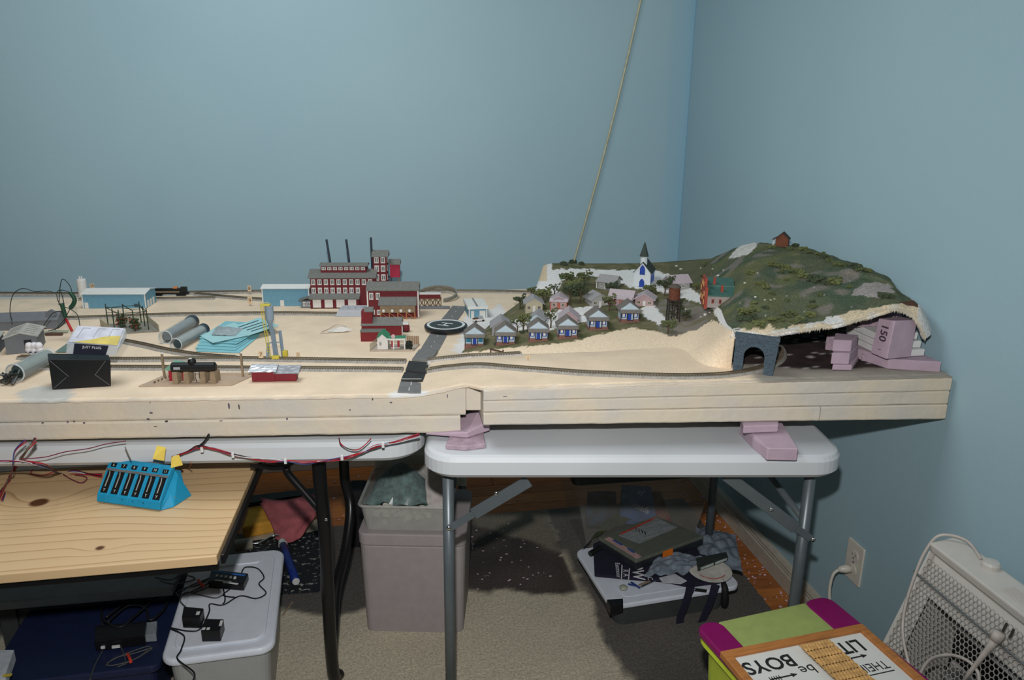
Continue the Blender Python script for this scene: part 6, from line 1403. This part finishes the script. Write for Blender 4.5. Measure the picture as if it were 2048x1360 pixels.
MB().prism([(p.x, p.y) for p in q], .0185, .065).build('sponge', M('yellow_sponge', (206, 150, 52), .9, var=.1, bump=.5, bscale=200), t, bevel=.008)
MB().prism([(p.x, p.y) for p in (AZ(492, 1016, .066), AZ(622, 996, .066), AZ(640, 1008, .066), AZ(628, 985, .066), AZ(500, 1000, .066))], .0655, .085).build('backing', BLACKP, t, bevel=.003)
t = thing('pink_rag', 'dusty pink rag draped over the yellow sponge', 'rag')
def rag(u, v):
    px = 520 + 100 * u + 22 * (v - .5) * (1 - u) + 16 * math.sin(2.4 * v + u); py = 992 + 85 * v - 26 * (1 - u) * (1 - v) * 0 + 8 * math.sin(u * 4) ; w = 1 - .5 * abs(u - .55) * (v > .5) * 2 * (v - .5)
    px = 574 + (px - 574) * (w if v > .55 else 1) ; z = .078 + .03 * math.sin(math.pi * u) * (1 - v) - .055 * max(0, v - .45) + .006 * nz(u * 5, v * 5, 2); p = AZ(px, py, max(.03, z)); return tuple(p)
MB().grid(rag, 24, 22).build('cloth', M('pink_cloth', (170, 92, 96), .95, var=.14, scale=30, bump=.4, bscale=200), t, smooth=True, solid=.003, soff=1)
o = MB().tube(spl([AZ(585, 1205, .012), AZ(565, 1232, .012)], 4), .003, 6).build('wood_stick', TAN); tag(o, 'thin pale stick lying on the carpet beside the white tote', 'stick')
o = MB().tube(spl([AZ(655, 1075, .010), AZ(672, 1060, .010), AZ(700, 1052, .010), AZ(712, 1046, .010)], 4), .0025, 6).build('cream_cable', M('cream_cord')); tag(o, 'cream cable lying along the carpet edge left of the grey bin', 'cable')
# black bag behind the bin
t = thing('black_bag', 'black padded bag standing between black table leg and grey bin', 'bag'); p = AZ(712, 1098, .008); 
MB().prism(rrect(-.03, .045, 0, .10, .02, 4), 0, .21).build('bag_body', M('black_fabric', (22, 23, 26), .9, bump=.3), t, bevel=.015, seg=3, loc=p, rz=-.1)

# ================================================================ grey bin with a clear container on it
f0 = AZ(733, 1264, .009); f1 = AZ(926, 1268, .009); ang, L = frame(f0, f1); hb = .318
t = thing('grey_bin', 'tall grey plastic bin standing on the carpet between the tables', 'bin', f0, ang); BING = M('bin_grey', (150, 142, 142), .6, var=.04, bump=.08, bscale=500)
def taper(x0, x1, y0, y1, z0, z1, e, r, mat, name, parent, solid=0, cap=True, bev=.004):
    a_ = rrect(x0, x1, y0, y1, r, 5); b_ = rrect(x0 - e, x1 + e, y0 - e, y1 + e, r + e * .5, 5); n = len(a_)
    fs = [(i, (i + 1) % n, n + (i + 1) % n, n + i) for i in range(n)] + [tuple(range(n - 1, -1, -1))] + ([tuple(range(n, 2 * n))] if cap else [])
    return MB().add([(p[0], p[1], z0) for p in a_] + [(p[0], p[1], z1) for p in b_], fs).build(name, mat, parent, solid=solid, bevel=bev if not solid else 0)
taper(0, L, 0, .25, 0, hb - .038, .008, .02, BING, 'bin_body', t); taper(-.010, L + .010, -.010, .26, hb - .037, hb, .001, .024, BING, 'bin_lid', t)
t2 = thing('clear_container', 'clear plastic container of white foam bits on the grey bin', 'container', f0 + Vector((0, 0, hb + .0005)), ang)
CLC = M('cloudy_plastic', (190, 190, 184), .22, var=.06, clear=.6, spec=.6)
taper(.008, L - .045, .01, .22, 0, .078, .012, .015, CLC, 'tub', t2, solid=.002, cap=False); 
rim = rrect(-.006, L - .031, -.004, .234, .018, 5); MB().tube([(p[0], p[1], .078) for p in rim], .004, 6, True).build('rim', CLC, t2)
mb = MB()
for i in range(60): mb.ball((random.uniform(.03, L - .07), random.uniform(.03, .2), random.uniform(.01, .045)), random.uniform(.008, .018), (1, 1, .8), 6, .3)
mb.build('white_foam_bits', M('foam_bits', (186, 184, 172), .85), t2, kind='stuff')
t3 = thing('moss_bag', 'clear bag of grey green moss in the container on the grey bin', 'bag', f0 + Vector((0, 0, hb + .045)), ang)
mb = MB(); random.seed(3)
def bagp(u, v):
    x = .005 + .17 * u; y = .05 + .15 * v; r = math.sin(math.pi * u) * math.sin(math.pi * v); return (x, y, .012 + .085 * r + .012 * nz(u * 5, v * 5, 4))
MB().grid(bagp, 18, 16).build('moss', M('moss', (66, 92, 88), .8, var=.45, scale=60, bump=.8, bscale=120), t3, solid=.004)
MB().grid(lambda u, v: tuple(Vector(bagp(u, v)) + Vector(((u - .5) * .02, (v - .5) * .02, .006))), 18, 16).build('bag_film', M('bag_film', (200, 210, 210), .15, clear=.9, spec=.8), t3)
t4 = thing('white_foam_slab', 'white foam offcut leaning in the container on the grey bin', 'foam sheet', f0 + Vector((0, 0, hb + .04)), ang)
MB().hexa([(L * .62, .05, 0), (L * .82, .04, 0), (L * .82, .18, .05), (L * .55, .19, .05), (L * .62, .05, .015), (L * .82, .04, .015), (L * .82, .18, .07), (L * .55, .19, .07)]).build('slab', M('foam_offcut', (186, 178, 174), .85), t4, bevel=.003)
t5 = thing('crumpled_plastic', 'stiff clear plastic sheet standing behind the container on the grey bin', 'plastic sheet', f0 + Vector((0, 0, hb + .002)), ang)
MB().grid(lambda u, v: (-.005 + (L + .0) * u, .238 + .01 * nz(u * 4, v * 4, 1), .02 + .16 * v), 12, 8).build('sheet', M('cloudy_sheet', (190, 190, 180), .3, var=.08, scale=60, clear=.35), t5, solid=.001)
# ================================================================ under the right table
zl_ = .105
FLc, FRc, BLc = AZ(1222, 1212, zl_), AZ(1484, 1170, zl_), AZ(1148, 1098, zl_); ang, L = frame(FLc, FRc); dv = BLc - FLc; ex = Vector((math.cos(ang), math.sin(ang), 0)); ey = Vector((-ex.y, ex.x, 0)); dep = dv.dot(ey)
t = thing('shallow_tote', 'shallow smoky clear tote with white lid on the dark carpet under the table', 'storage box', (FLc.x, FLc.y, .0085), ang)
SMK = M('smoky_plastic', (74, 78, 78), .3, var=.05, clear=.15)
MB().prism(rrect(0, L, 0, dep, .03, 6), zl_ - .026, zl_ - .010).build('lid', WLID, t, bevel=.005, seg=3); MB().prism(rrect(.05, L - .03, .03, dep - .03, .02, 5), zl_ - .0105, zl_ - .0085).build('lid_panel', WLID, t)
taper(.035, L - .035, .03, dep - .03, 0, zl_ - .027, .018, .03, SMK, 'tub', t)
o = MB().hexa([(-.004, -.004, zl_ - .035), (.035, -.006, zl_ - .030), (.045, .02, zl_ - .012), (-.002, .03, zl_ - .03), (-.002, -.002, zl_ - .010), (.035, -.004, zl_ - .008), (.045, .022, zl_ - .007), (0, .03, zl_ - .008)]).build('black_tape', BLACKP, t)
zi = zl_ + .0015
# navy printed cloth bag with straps
t = thing('navy_cloth_bag', 'navy cloth bag with white lettering spread on the white lid', 'bag'); NVY = M('navy_cloth', (26, 24, 44), .9, bump=.3, bscale=400)
pp = [AZ(x, y, zi) for x, y in ((1186, 1092), (1189, 1154), (1262, 1161), (1330, 1166), (1376, 1176), (1440, 1168), (1452, 1140), (1400, 1100), (1300, 1080), (1230, 1072))]
MB().prism([(p.x, p.y) for p in pp], zi, zi + .010).build('cloth', NVY, t, bevel=.003)
zc = zi + .0105; WI = M('white_print', (210, 210, 215), .5); dn = AZ(1240, 1156, zc) - AZ(1236, 1120, zc); rtd = AZ(1260, 1140, zc) - AZ(1236, 1138, zc)
letters('Eastmoor', .020, WI, t, AZ(1236, 1140, zc), dn, rtd); letters('R A', .024, WI, t, AZ(1251, 1146, zc), dn, rtd)
letters('OW', .048, WI, t, AZ(1275, 1142, zc), dn, rtd); letters('C', .022, WI, t, AZ(1300, 1157, zc), dn, rtd)
for a, b in (((1244, 1130), (1243, 1158)), ((1259, 1137), (1257, 1160))): MB().bar(AZ(*a, zc), AZ(*b, zc), .003, .0006).build('print_line', WI, t)
MB().prism([(p.x, p.y) for p in (AZ(1318, 1156, zc), AZ(1350, 1148, zc), AZ(1374, 1162, zc), AZ(1362, 1168, zc), AZ(1325, 1165, zc))], zc - .0005, zc + .0008).build('white_graphic', M('print_white', (188, 190, 196), .6), t)
sA = [AZ(1382, 1166, zc), AZ(1379, 1182, zc - .004), AY(1370, 1210, AZ(1379, 1182, zc - .004).y - .006), AY(1360, 1240, AZ(1379, 1182, zc - .004).y - .006), AY(1366, 1262, AZ(1379, 1182, zc - .004).y - .01), AY(1392, 1262, AZ(1379, 1182, zc - .004).y - .012), AY(1412, 1225, AZ(1379, 1182, zc - .004).y - .008), AY(1425, 1190, AZ(1379, 1182, zc - .004).y - .004), AZ(1432, 1168, zc)]
MB().ribbon(spl(sA, 6), .024, .0016, side=tuple(ex)).build('strap', NVY, t)
yb_ = AZ(1400, 1180, zi).y
MB().bar(AY(1390, 1179, yb_ - .006), AY(1413, 1182, yb_ - .006), .003, .009).build('buckle', CHR, t); MB().tube(spl([AZ(1445, 1160, zc), AY(1450, 1180, yb_ + .0), AY(1448, 1212, yb_ - .004)], 5), [.006, .008, .008, .009, .010, .011, .011, .012, .012, .011, .008], 8).build('strap_end', M('black_strap', (14, 14, 16), .7), t)
# utility case
z0 = zi + .0115; z1 = z0 + .034
t = thing('parts_case', 'dark green flat parts case with orange latch lying on the white lid', 'case'); q = [AZ(1196, 1074, z1), AZ(1272, 1121, z1), AZ(1408, 1072, z1), AZ(1312, 1030, z1)]; CGR = M('case_green', (92, 97, 87), .4, var=.08)
MB().prism([(p.x, p.y) for p in q], z0, z0 + .021).build('case_base', M('case_dark', (34, 38, 44), .45), t, bevel=.003); ld = MB().prism([(p.x, p.y) for p in q], z0 + .022, z1).build('case_lid', CGR, t, bevel=.004)
f = lambda u: q[1].lerp(q[2], u); nn = Vector(((q[2] - q[1]).y, -(q[2] - q[1]).x, 0)).normalized()
la, lb_ = f(.38), f(.52); MB().hexa([la + nn * .0 + Vector((0, 0, z0 - z1 + .004)), lb_ + Vector((0, 0, z0 - z1 + .004)), lb_ + nn * .005 + Vector((0, 0, z0 - z1 + .004)), la + nn * .005 + Vector((0, 0, z0 - z1 + .004)), la + Vector((0, 0, -.002)), lb_ + Vector((0, 0, -.002)), lb_ + nn * .004 + Vector((0, 0, -.002)), la + nn * .004 + Vector((0, 0, -.002))]).build('latch', M('orange_latch', (206, 108, 26), .5), t, bevel=.001)
zt1 = z1 + .0006; e0, e1 = q[0].lerp(q[1], .12), q[0].lerp(q[1], .97); inn = (q[3] - q[0]).normalized()
MB().bar(e0 + inn * .018 + Vector((0, 0, .0006)), e1 + inn * .018 + Vector((0, 0, .0006)), .022, .0006).build('label_strip', M('pink_label', (170, 140, 136), .6), t)
for a, b in ((.25, .48), (.62, .8)): MB().bar(q[0].lerp(q[1], a) + inn * .026 + Vector((0, 0, .0012)), q[0].lerp(q[1], b) + inn * .026 + Vector((0, 0, .0012)), .008, .0005).build('blue_print', M('label_blue', (50, 80, 140), .6), t)
def sheet_px(name, label, cat, quad, z, mat, amp=.004, group=None, th=.0015, parts=None, n=12, seed=1):
    t = thing(name, label, cat, (0, 0, 0), 0, group); q = [AZ(x, y, z) for x, y in quad]
    fn = lambda u, v: tuple(((q[0] * (1 - u) + q[1] * u) * (1 - v) + (q[3] * (1 - u) + q[2] * u) * v) + Vector((0, 0, amp * (.35 + .65 * math.sin(math.pi * u) * math.sin(math.pi * v)) + amp * .5 * nz(u * 6, v * 6, seed))))
    MB().grid(fn, n, n).build('film', mat, t, solid=th, soff=1); return t, fn
GBAG = M('grey_zip_bag', (128, 134, 136), .25, var=.12, scale=120)
t, fn = sheet_px('zip_bag', 'small clear bag of metal parts lying on the green case', 'bag', [(1238, 1071), (1278, 1087), (1354, 1055), (1312, 1036)], z1 + .001, GBAG, .003)
MB().bar(Vector(fn(.02, .98)) + Vector((0, 0, .003)), Vector(fn(.02, .02)) + Vector((0, 0, .003)), .006, .001).build('red_header', M('red_header', (170, 60, 46), .6), t)
for i in range(4): a = Vector(fn(.3 + .15 * i, .3)) + Vector((0, 0, .003)); MB().bar(a, a + Vector((.004, .022, .001)), .003, .002).build('metal_part', CHR, t)
t, fn = sheet_px('olive_pouch', 'olive green plastic pouch leaning behind the green case', 'pouch', [(1182, 1082), (1232, 1058), (1276, 1036), (1236, 1012)], .115, M('olive_film', (62, 70, 50), .4, var=.15, scale=60), .022)
BGB = M('blue_grey_bag', (116, 126, 138), .35, var=.2, scale=40, bump=.9, bscale=60)
t, fn = sheet_px('plastic_bag', 'crumpled blue grey plastic bag in front of the green case', 'bag', [(1288, 1158), (1372, 1150), (1412, 1118), (1320, 1106)], zi + .010, BGB, .024, n=22, seed=4)
t, fn = sheet_px('plastic_bag', 'crumpled blue grey plastic bag spilling off the right end of the white lid', 'bag', [(1380, 1118), (1484, 1150), (1470, 1075), (1392, 1058)], zi - .004, BGB, .03, n=22, seed=8)
t = thing('white_disc', 'white paper disc with red print on the right of the white lid', 'disc'); c = AZ(1420, 1142, zi + .012); MB().lathe([(.0, 0), (.062, .001), (.064, .003), (.060, .0034), (.012, .0022)], n=40).build('disc', M('disc_white', (200, 196, 186), .5), t, loc=c)
for i in range(14): a = math.radians(-150 + i * 8); MB().box(-.0012, .0012, -.003, .003, 0, .0006).build('red_print', M('red_print', (180, 50, 50), .6), t, loc=c + Vector((.045 * math.cos(a), .045 * math.sin(a), .0034)), rz=a)
t = thing('dark_box', 'flat dark box with white labels lying on the white disc', 'box'); q = [AZ(1396, 1140, zi + .022), AZ(1456, 1118, zi + .022), AZ(1452, 1108, zi + .022), AZ(1392, 1120, zi + .022)]; MB().prism([(p.x, p.y) for p in q], zi + .0165, zi + .030).build('box_body', M('dark_green_box', (48, 56, 52), .5), t, bevel=.001)
for a, b in ((.08, .5), (.56, .95)): MB().bar(q[0].lerp(q[1], a) + Vector((.0005, -.0008, .002)), q[0].lerp(q[1], b) + Vector((.0005, -.0008, .002)), .0008, .008).build('label', M('label_grey', (170, 182, 178), .6), t)
t = thing('key_ring', 'key ring with a round fob lying on the white lid', 'keys'); c = AZ(1247, 1176, zi + .003); MB().lathe([(.002, 0), (.011, .001), (.012, .006), (.008, .010), (.002, .011)], n=18).build('round_fob', M('fob_ivory', (150, 154, 138), .4), t, loc=c - Vector((0, 0, .003)), smooth=True)
for a, b, m in (((1256, 1168), (1275, 1172), M('wire_blue')), ((1262, 1164), (1280, 1176), M('wire_blue')), ((1278, 1170), (1300, 1162), TAN), ((1282, 1174), (1312, 1160), CHR)): MB().bar(AZ(*a, zi + .004), AZ(*b, zi + .004), .006, .003).build('key', m, t, bevel=.0008)
t = thing('screwdriver', 'small screwdriver with black grip at the back left of the white lid', 'tool'); MB().cyl(AZ(1166, 1098, zi + .008), AZ(1182, 1080, zi + .012), .003, n=8).build('shaft', CHR, t); MB().cyl(AZ(1180, 1108, zi + .009), AZ(1200, 1096, zi + .014), .009, n=12).build('grip', BLACKP, t)
# taller clear tote behind
t = thing('clear_tote', 'tall clear tote with dark lid standing behind the shallow tote', 'storage box', (0, 0, .0085))
CLT = M('clear_tote_plastic', (160, 158, 150), .2, var=.04, clear=.85, spec=.6)
b4 = [(.640, 2.17), (.985, 2.17), (.985, 2.44), (.640, 2.44)]; t4_ = [(.575, 2.13), (1.035, 2.13), (1.035, 2.47), (.575, 2.47)]
MB().add([(x, y, .0) for x, y in b4] + [(x, y, .30) for x, y in t4_], [(0, 3, 2, 1), (0, 1, 5, 4), (1, 2, 6, 5), (2, 3, 7, 6), (3, 0, 4, 7)]).build('tub', CLT, t, solid=.002)
MB().prism(rrect(.565, 1.045, 2.12, 2.48, .02, 4), .301, .33).build('lid', M('lid_dark_green', (38, 46, 44), .5), t, bevel=.004)
def card_in(pts, y, mat, label, extra=None):
    t = thing('craft_package', label, 'package', (0, 0, 0), 0, 'packages in the clear tote'); c = [AY(a, b, y) for a, b in pts]; MB().hexa([p + Vector((0, .008, 0)) for p in c] + c).build('pack', mat, t); 
    return t, c
t, c = card_in([(1238, 1045), (1316, 1056), (1302, 975), (1245, 972)], 2.22, M('pack_blue', (74, 104, 146), .4, var=.25, scale=30), 'blue printed package with white words in the clear tote')
xd = (c[1] - c[0]); yd = (c[3] - c[0]); letters('roads', .03, WI, t, (c[0] + c[1]) / 2 * .55 + (c[2] + c[3]) / 2 * .45 + Vector((.012, -.0012, 0)), Vector((.85, 0, -.5)), yd); letters('el', .03, WI, t, (c[0] + c[1]) / 2 * .15 + (c[2] + c[3]) / 2 * .85 + Vector((.012, -.0012, 0)), Vector((.85, 0, -.5)), yd)
t, c = card_in([(1300, 1040), (1350, 1060), (1322, 985), (1290, 985)], 2.26, M('pack_red', (134, 52, 66), .4, var=.2, scale=20, col2=(150, 120, 90)), 'red and orange printed package in the clear tote')
t, c = card_in([(1172, 1050), (1236, 1056), (1232, 985), (1176, 985)], 2.24, M('pack_mixed', (70, 66, 72), .4, var=.3, scale=40, col2=(60, 84, 110)), 'dark mixed package at the left in the clear tote')

# ================================================================ magenta and lime tote, framed sign, woven mat
zm = .425
BLm, BRm = AZ(1392, 1250, zm), AZ(1646, 1194, zm); d = BRm - BLm; ang = math.atan2(d.y, d.x); L = d.length + .012; MAG = M('magenta_plastic', (122, 16, 84), .35, var=.04); LIME = M('lime_plastic', (164, 178, 50), .45, var=.05); LIMC = M('lime_clear', (152, 166, 98), .3, var=.05, clear=.12)
t = thing('lime_tote', 'lime green tote with magenta lid ends in the lower right foreground', 'storage box', (BLm.x, BLm.y, .0085), ang); dpt = .42
MB().prism(rrect(.05, L - .06, -dpt, -.002, .004, 3), zm - .022, zm - .0105).build('lid_panel', LIMC, t, bevel=.003)
for x0, x1, nm in ((-.002, .056, 'lid_end'), (L - .066, L + .004, 'lid_end')):
    MB().prism(rrect(x0, x1, -dpt - .004, .004, .026, 6), zm - .026, zm - .0088).build(nm, MAG, t, bevel=.006, seg=3)
taper(.03, L - .03, -dpt + .03, -.03, 0, zm - .027, .022, .03, LIME, 'tub', t); MB().tube([(p[0], p[1], zm - .034) for p in rrect(.004, L - .004, -dpt + .002, -.004, .03, 5)], .006, 6, True).build('tub_rim', LIME, t)
zs_ = zm + .0015
a, b = AZ(1440, 1302, zs_ + .014), AZ(1724, 1246, zs_ + .014); d = b - a; ang = math.atan2(d.y, d.x); SW = d.length; SH = .20
t = thing('framed_sign', 'wooden framed white sign lying upside down on the lime tote', 'sign', (a.x, a.y, zs_), ang); WF = M('oak_frame', (166, 108, 56), .5, var=.15, scale=20, stretch=(1, 8, 1))
MB().box(.01, SW - .01, -SH + .01, -.01, .003, .008).build('sign_panel', M('sign_white', (204, 204, 198), .6, var=.03, scale=10), t)
for bx in ((0, SW, -.018, 0), (0, SW, -SH, -SH + .018)): MB().box(*bx, 0, .014).build('frame_bar', WF, t, bevel=.002)
for bx in ((0, .018), (SW - .018, SW)): MB().box(*bx, -SH + .0185, -.0185, 0, .014).build('frame_bar', WF, t, bevel=.002)
IK = M('sign_black', (26, 26, 28), .7); X_, Y_ = (-1, 0, 0), (0, -1, 0); zt_ = .0083
letters('LITTLE', .046, IK, t, (SW * .69, -.048, zt_), X_, Y_, sx=.9); letters('BOYS', .046, IK, t, (SW * .23, -.050, zt_), X_, Y_, sx=.95); letters('be', .034, IK, t, (SW * .42, -.082, zt_), X_, Y_); letters('THEIR', .030, IK, t, (SW * .80, -.108, zt_), X_, Y_, sx=.8)
for x0, x1, y in ((SW * .66, SW * .80, -.078), (SW * .16, SW * .30, -.088)):
    MB().box(x0, x1, y - .0015, y + .0015, zt_ - .0002, zt_ + .0004).build('arrow_shaft', IK, t); MB().prism([(x1, y - .005), (x1 + .012, y), (x1, y + .005)], zt_ - .0002, zt_ + .0004).build('arrow_head', IK, t)
    for i in range(5): MB().box(x0 + i * .005, x0 + i * .005 + .0015, y - .006, y + .006, zt_ - .0002, zt_ + .0004).build('arrow_feather', IK, t)
MB().box(SW * .70, SW * .90, -.128, -.126, zt_ - .0002, zt_ + .0004).build('rule_line', IK, t)
t2 = thing('woven_mat', 'small tan woven straw mat lying across the framed sign', 'mat', (a.x, a.y, zs_ + .0150), ang); STR = M('straw', (188, 146, 88), .85, var=.2, scale=60)
mx0, mx1 = SW * .475, SW * .685
for i in range(16):
    y = -.028 - i * .0105
    MB().grid(lambda u, v, y=y, i=i: (mx0 + (mx1 - mx0) * u + .012 * 0 + (-y - .03) * .05, y - .0098 * v, .0022 + .0016 * math.sin(math.pi * v) + .0008 * math.sin(u * 60 + i * math.pi)), 40, 4).build('straw_row', STR, t2, solid=.0012)

# ================================================================ radiant heater by the right wall
HX = 1.10; T0 = AX(1864, 1090, HX); yf_ = T0.y; zT = T0.z; B0_ = AY(1768, 1284, yf_); slope = (B0_.x - HX) / (B0_.z - zT); zB = .06; Lh = .46
t = thing('radiant_heater', 'cream electric heater with hexagon mesh grille standing by the right wall', 'heater'); HCR = M('heater_cream', (196, 192, 184), .4, var=.03)
xz = lambda z: HX + slope * (z - zT)
# shell : back, ends, top, bottom
def sh(pts, name, mat=HCR, bev=.003, parent=None): return MB().hexa(pts).build(name, mat, parent or t, bevel=bev)
xb = 1.19
MB().prism([(HX - .004, zT + .004), (xb - .03, zT + .012), (xb, zT - .01), (xb, zT - .03), (HX, zT - .016)], yf_ - Lh, yf_ + .006, 'y').build('top_cover', HCR, t, bevel=.004)
sh([(xb - .008, yf_ - Lh, zB), (xb, yf_ - Lh, zB), (xb, yf_, zB), (xb - .008, yf_, zB), (xb - .008, yf_ - Lh, zT - .03), (xb, yf_ - Lh, zT - .03), (xb, yf_, zT - .03), (xb - .008, yf_, zT - .03)], 'back_panel')
for y0, y1 in ((yf_ - .004, yf_ + .006), (yf_ - Lh, yf_ - Lh + .01)):
    MB().prism([(xz(zB), zB), (xb - .009, zB), (xb - .009, zT - .02), (HX, zT - .017)], y0, y1, 'y').build('end_panel', HCR, t, bevel=.001)
MB().prism([(xz(zB), zB - .02), (xb, zB - .02), (xb, zB - .001), (xz(zB), zB - .001)], yf_ - Lh, yf_ + .006, 'y').build('bottom_panel', HCR, t, bevel=.002)
for y in (yf_ - .03, yf_ - Lh + .03): MB().box(xz(zB) - .01, xb, y - .02, y + .02, .0005, zB - .021).build('foot', HCR, t, bevel=.003)
# hexagon mesh: one perforated sheet
fdir = Vector((slope, 0, 1)).normalized(); nout = Vector((-1, 0, slope)).normalized(); R = .0062; mb = MB(); HH = (zT - .018 - zB) / fdir.z
def fp(s, y, e): return Vector((xz(zB), 0, zB)) + fdir * s + Vector((0, y, 0)) + nout * e
dx = R * math.sqrt(3); nrow = int(HH / (R * 1.5)); ncol = int((Lh - .012) / dx)
for rI in range(nrow):
    s = R + rI * R * 1.5
    if s < HH * .28: continue
    for cI in range(ncol):
        y = yf_ - .008 - (cI + .5 * (rI % 2) + .5) * dx; vs = []
        for rr, e in ((R * 1.0, .002), (R * .87, .002), (R * .87, .0008)):
            for q in range(6): th = math.pi / 6 + q * math.pi / 3; vs.append(fp(s + rr * math.sin(th), y + rr * math.cos(th), e))
        mb.add(vs, [(q, (q + 1) % 6, 6 + (q + 1) % 6, 6 + q) for q in range(6)] + [(6 + q, 6 + (q + 1) % 6, 12 + (q + 1) % 6, 12 + q) for q in range(6)])
mb.build('mesh_grille', M('grille_enamel', (150, 148, 143), .45, var=.03), t, fix=False)
MB().hexa([fp(0, yf_ - Lh + .01, .0), fp(0, yf_ - .004, .0), fp(0, yf_ - .004, .002), fp(0, yf_ - Lh + .01, .002), fp(HH * .27, yf_ - Lh + .01, 0), fp(HH * .27, yf_ - .004, 0), fp(HH * .27, yf_ - .004, .002), fp(HH * .27, yf_ - Lh + .01, .002)]).build('lower_panel', HCR, t)
def liner(s0, s1, y0, y1, e, name):
    MB().hexa([fp(s0, y0, e), fp(s0, y1, e), fp(s0, y1, e + .001), fp(s0, y0, e + .001), fp(s1, y0, e), fp(s1, y1, e), fp(s1, y1, e + .001), fp(s1, y0, e + .001)]).build(name, HCR, t)
liner(HH * .85, HH * 1.03, yf_ - Lh + .012, yf_ - .006, -.014, 'upper_liner'); liner(HH * .27, HH * .85, yf_ - .038, yf_ - .006, -.012, 'side_liner')
# reflector and tubes inside
CHM = M('mirror_reflector', (225, 227, 230), .22, 1., var=.05, bump=.6, bscale=30)
zc1 = [zB + (zT - zB) * f_ for f_ in (.45, .70)]
MB().grid(lambda u, v: (xb - .012 - .035 * (2 * u - 1) ** 2, yf_ - .02 - (Lh - .04) * v, zB + .10 + (zT - zB - .135) * u), 16, 6).build('reflector', M('dark_reflector', (14, 14, 15), .4, 0., var=.2), t, solid=.001)
for z in zc1:
    MB().grid(lambda u, v, z=z: (xb - .02 - .018 * math.cos((u - .5) * 2.6), yf_ - .045 - (Lh - .09) * v, z + .03 * math.sin((u - .5) * 2.6)), 12, 20).build('reflector', CHM, t, solid=.0008)
    MB().cyl((xb - .050, yf_ - .05, z), (xb - .050, yf_ - Lh + .05, z), .007, n=12).build('heating_tube', M('quartz', (190, 192, 190), .15, var=.05), t, smooth=True)
MB().tube([fp(HH * .905, yf_ + .008, .004), fp(HH * .905, yf_ - Lh, .004)], .0022, 8).build('guard_wire', M('grey_wire', (120, 124, 124), .4, .4), t)
kn = Vector((HX + .045, yf_ - .105, zT + .010)); MB().lathe([(.017, -.002), (.017, .008), (.014, .012), (.004, .013)], n=20).build('control_knob', HCR, t, loc=kn, smooth=False)
for i in range(5): MB().box(HX + .012 + i * .006, HX + .014 + i * .006, yf_ - .36, yf_ - .17, zT + .0065 + i * .0008, zT + .0085 + i * .0008).build('vent_rib', HCR, t)
MB().box(HX + .052, HX + .068, yf_ - .30, yf_ - .22, zT + .009, zT + .0105).build('vent_slot', DK, t)
CCD = M('cord_cream', (176, 168, 160), .5)
def FX(px, py, e=.008):  # point just in front of the grille plane
    P = fp(0, 0, e); dd = ray(px, py); return CAM + dd * ((P - CAM).dot(nout) / dd.dot(nout))
cp = [Vector((HX + .045, yf_ - .08, zT + .012)), Vector((HX + .05, yf_ - .03, zT + .024)), Vector((HX + .02, yf_ + .005, zT + .018)), FX(1852, 1100), FX(1830, 1150), FX(1810, 1215), FX(1806, 1270), FX(1818, 1330), FX(1826, 1362)]
MB().tube(spl(cp, 7), .0032, 8).build('power_cord', CCD, t, smooth=True)
MB().tube(spl([FX(1838, 1372, .012), FX(1842, 1345, .012), FX(1862, 1318, .014), FX(1900, 1310, .014), FX(1936, 1322, .014), FX(1956, 1345, .012), FX(1958, 1372, .012)], 7), .0032, 8).build('power_cord', CCD, t, smooth=True)
pl = MB().tube([FX(1990, 1280, .016), FX(1975, 1300, .016), FX(1945, 1338, .016), FX(1925, 1365, .016)], [.008, .0055, .004, .0032], 8).build('plug', CCD, t, smooth=True); MB().tube([FX(2000, 1264, .016), FX(1990, 1281, .016)], .0105, 8).build('plug_body', CCD, pl, smooth=True)
for o_ in ((2008, 1250), (2022, 1262)): MB().bar(FX(o_[0] - 3, o_[1] + 14, .016), FX(o_[0] + 6, o_[1] - 4, .016), .0045, .0012).build('prong', M('prong_dark', (70, 66, 60), .4, .5), pl)
# plugged cord at the outlet
p = AX(1711, 1124, WX); t = thing('plugged_cord', 'ivory plug and cord in the lower socket of the wall outlet', 'cord'); b = Vector((WX - .009, p.y + .004, p.z - .021))
MB().tube([b, b + Vector((-.014, .002, -.001)), b + Vector((-.026, .005, -.003)), b + Vector((-.032, .006, -.006))], [.011, .0115, .009, .005], 10).build('plug', IV, t, smooth=True)
MB().tube(spl([b + Vector((-.03, .006, -.005)), b + Vector((-.042, .009, -.02)), b + Vector((-.046, .010, -.06)), b + Vector((-.042, .004, -.11)), b + Vector((-.03, -.02, -.18)), Vector((WX - .04, p.y - .06, .012))], 7), .0042, 8).build('cord', IV, t, smooth=True)
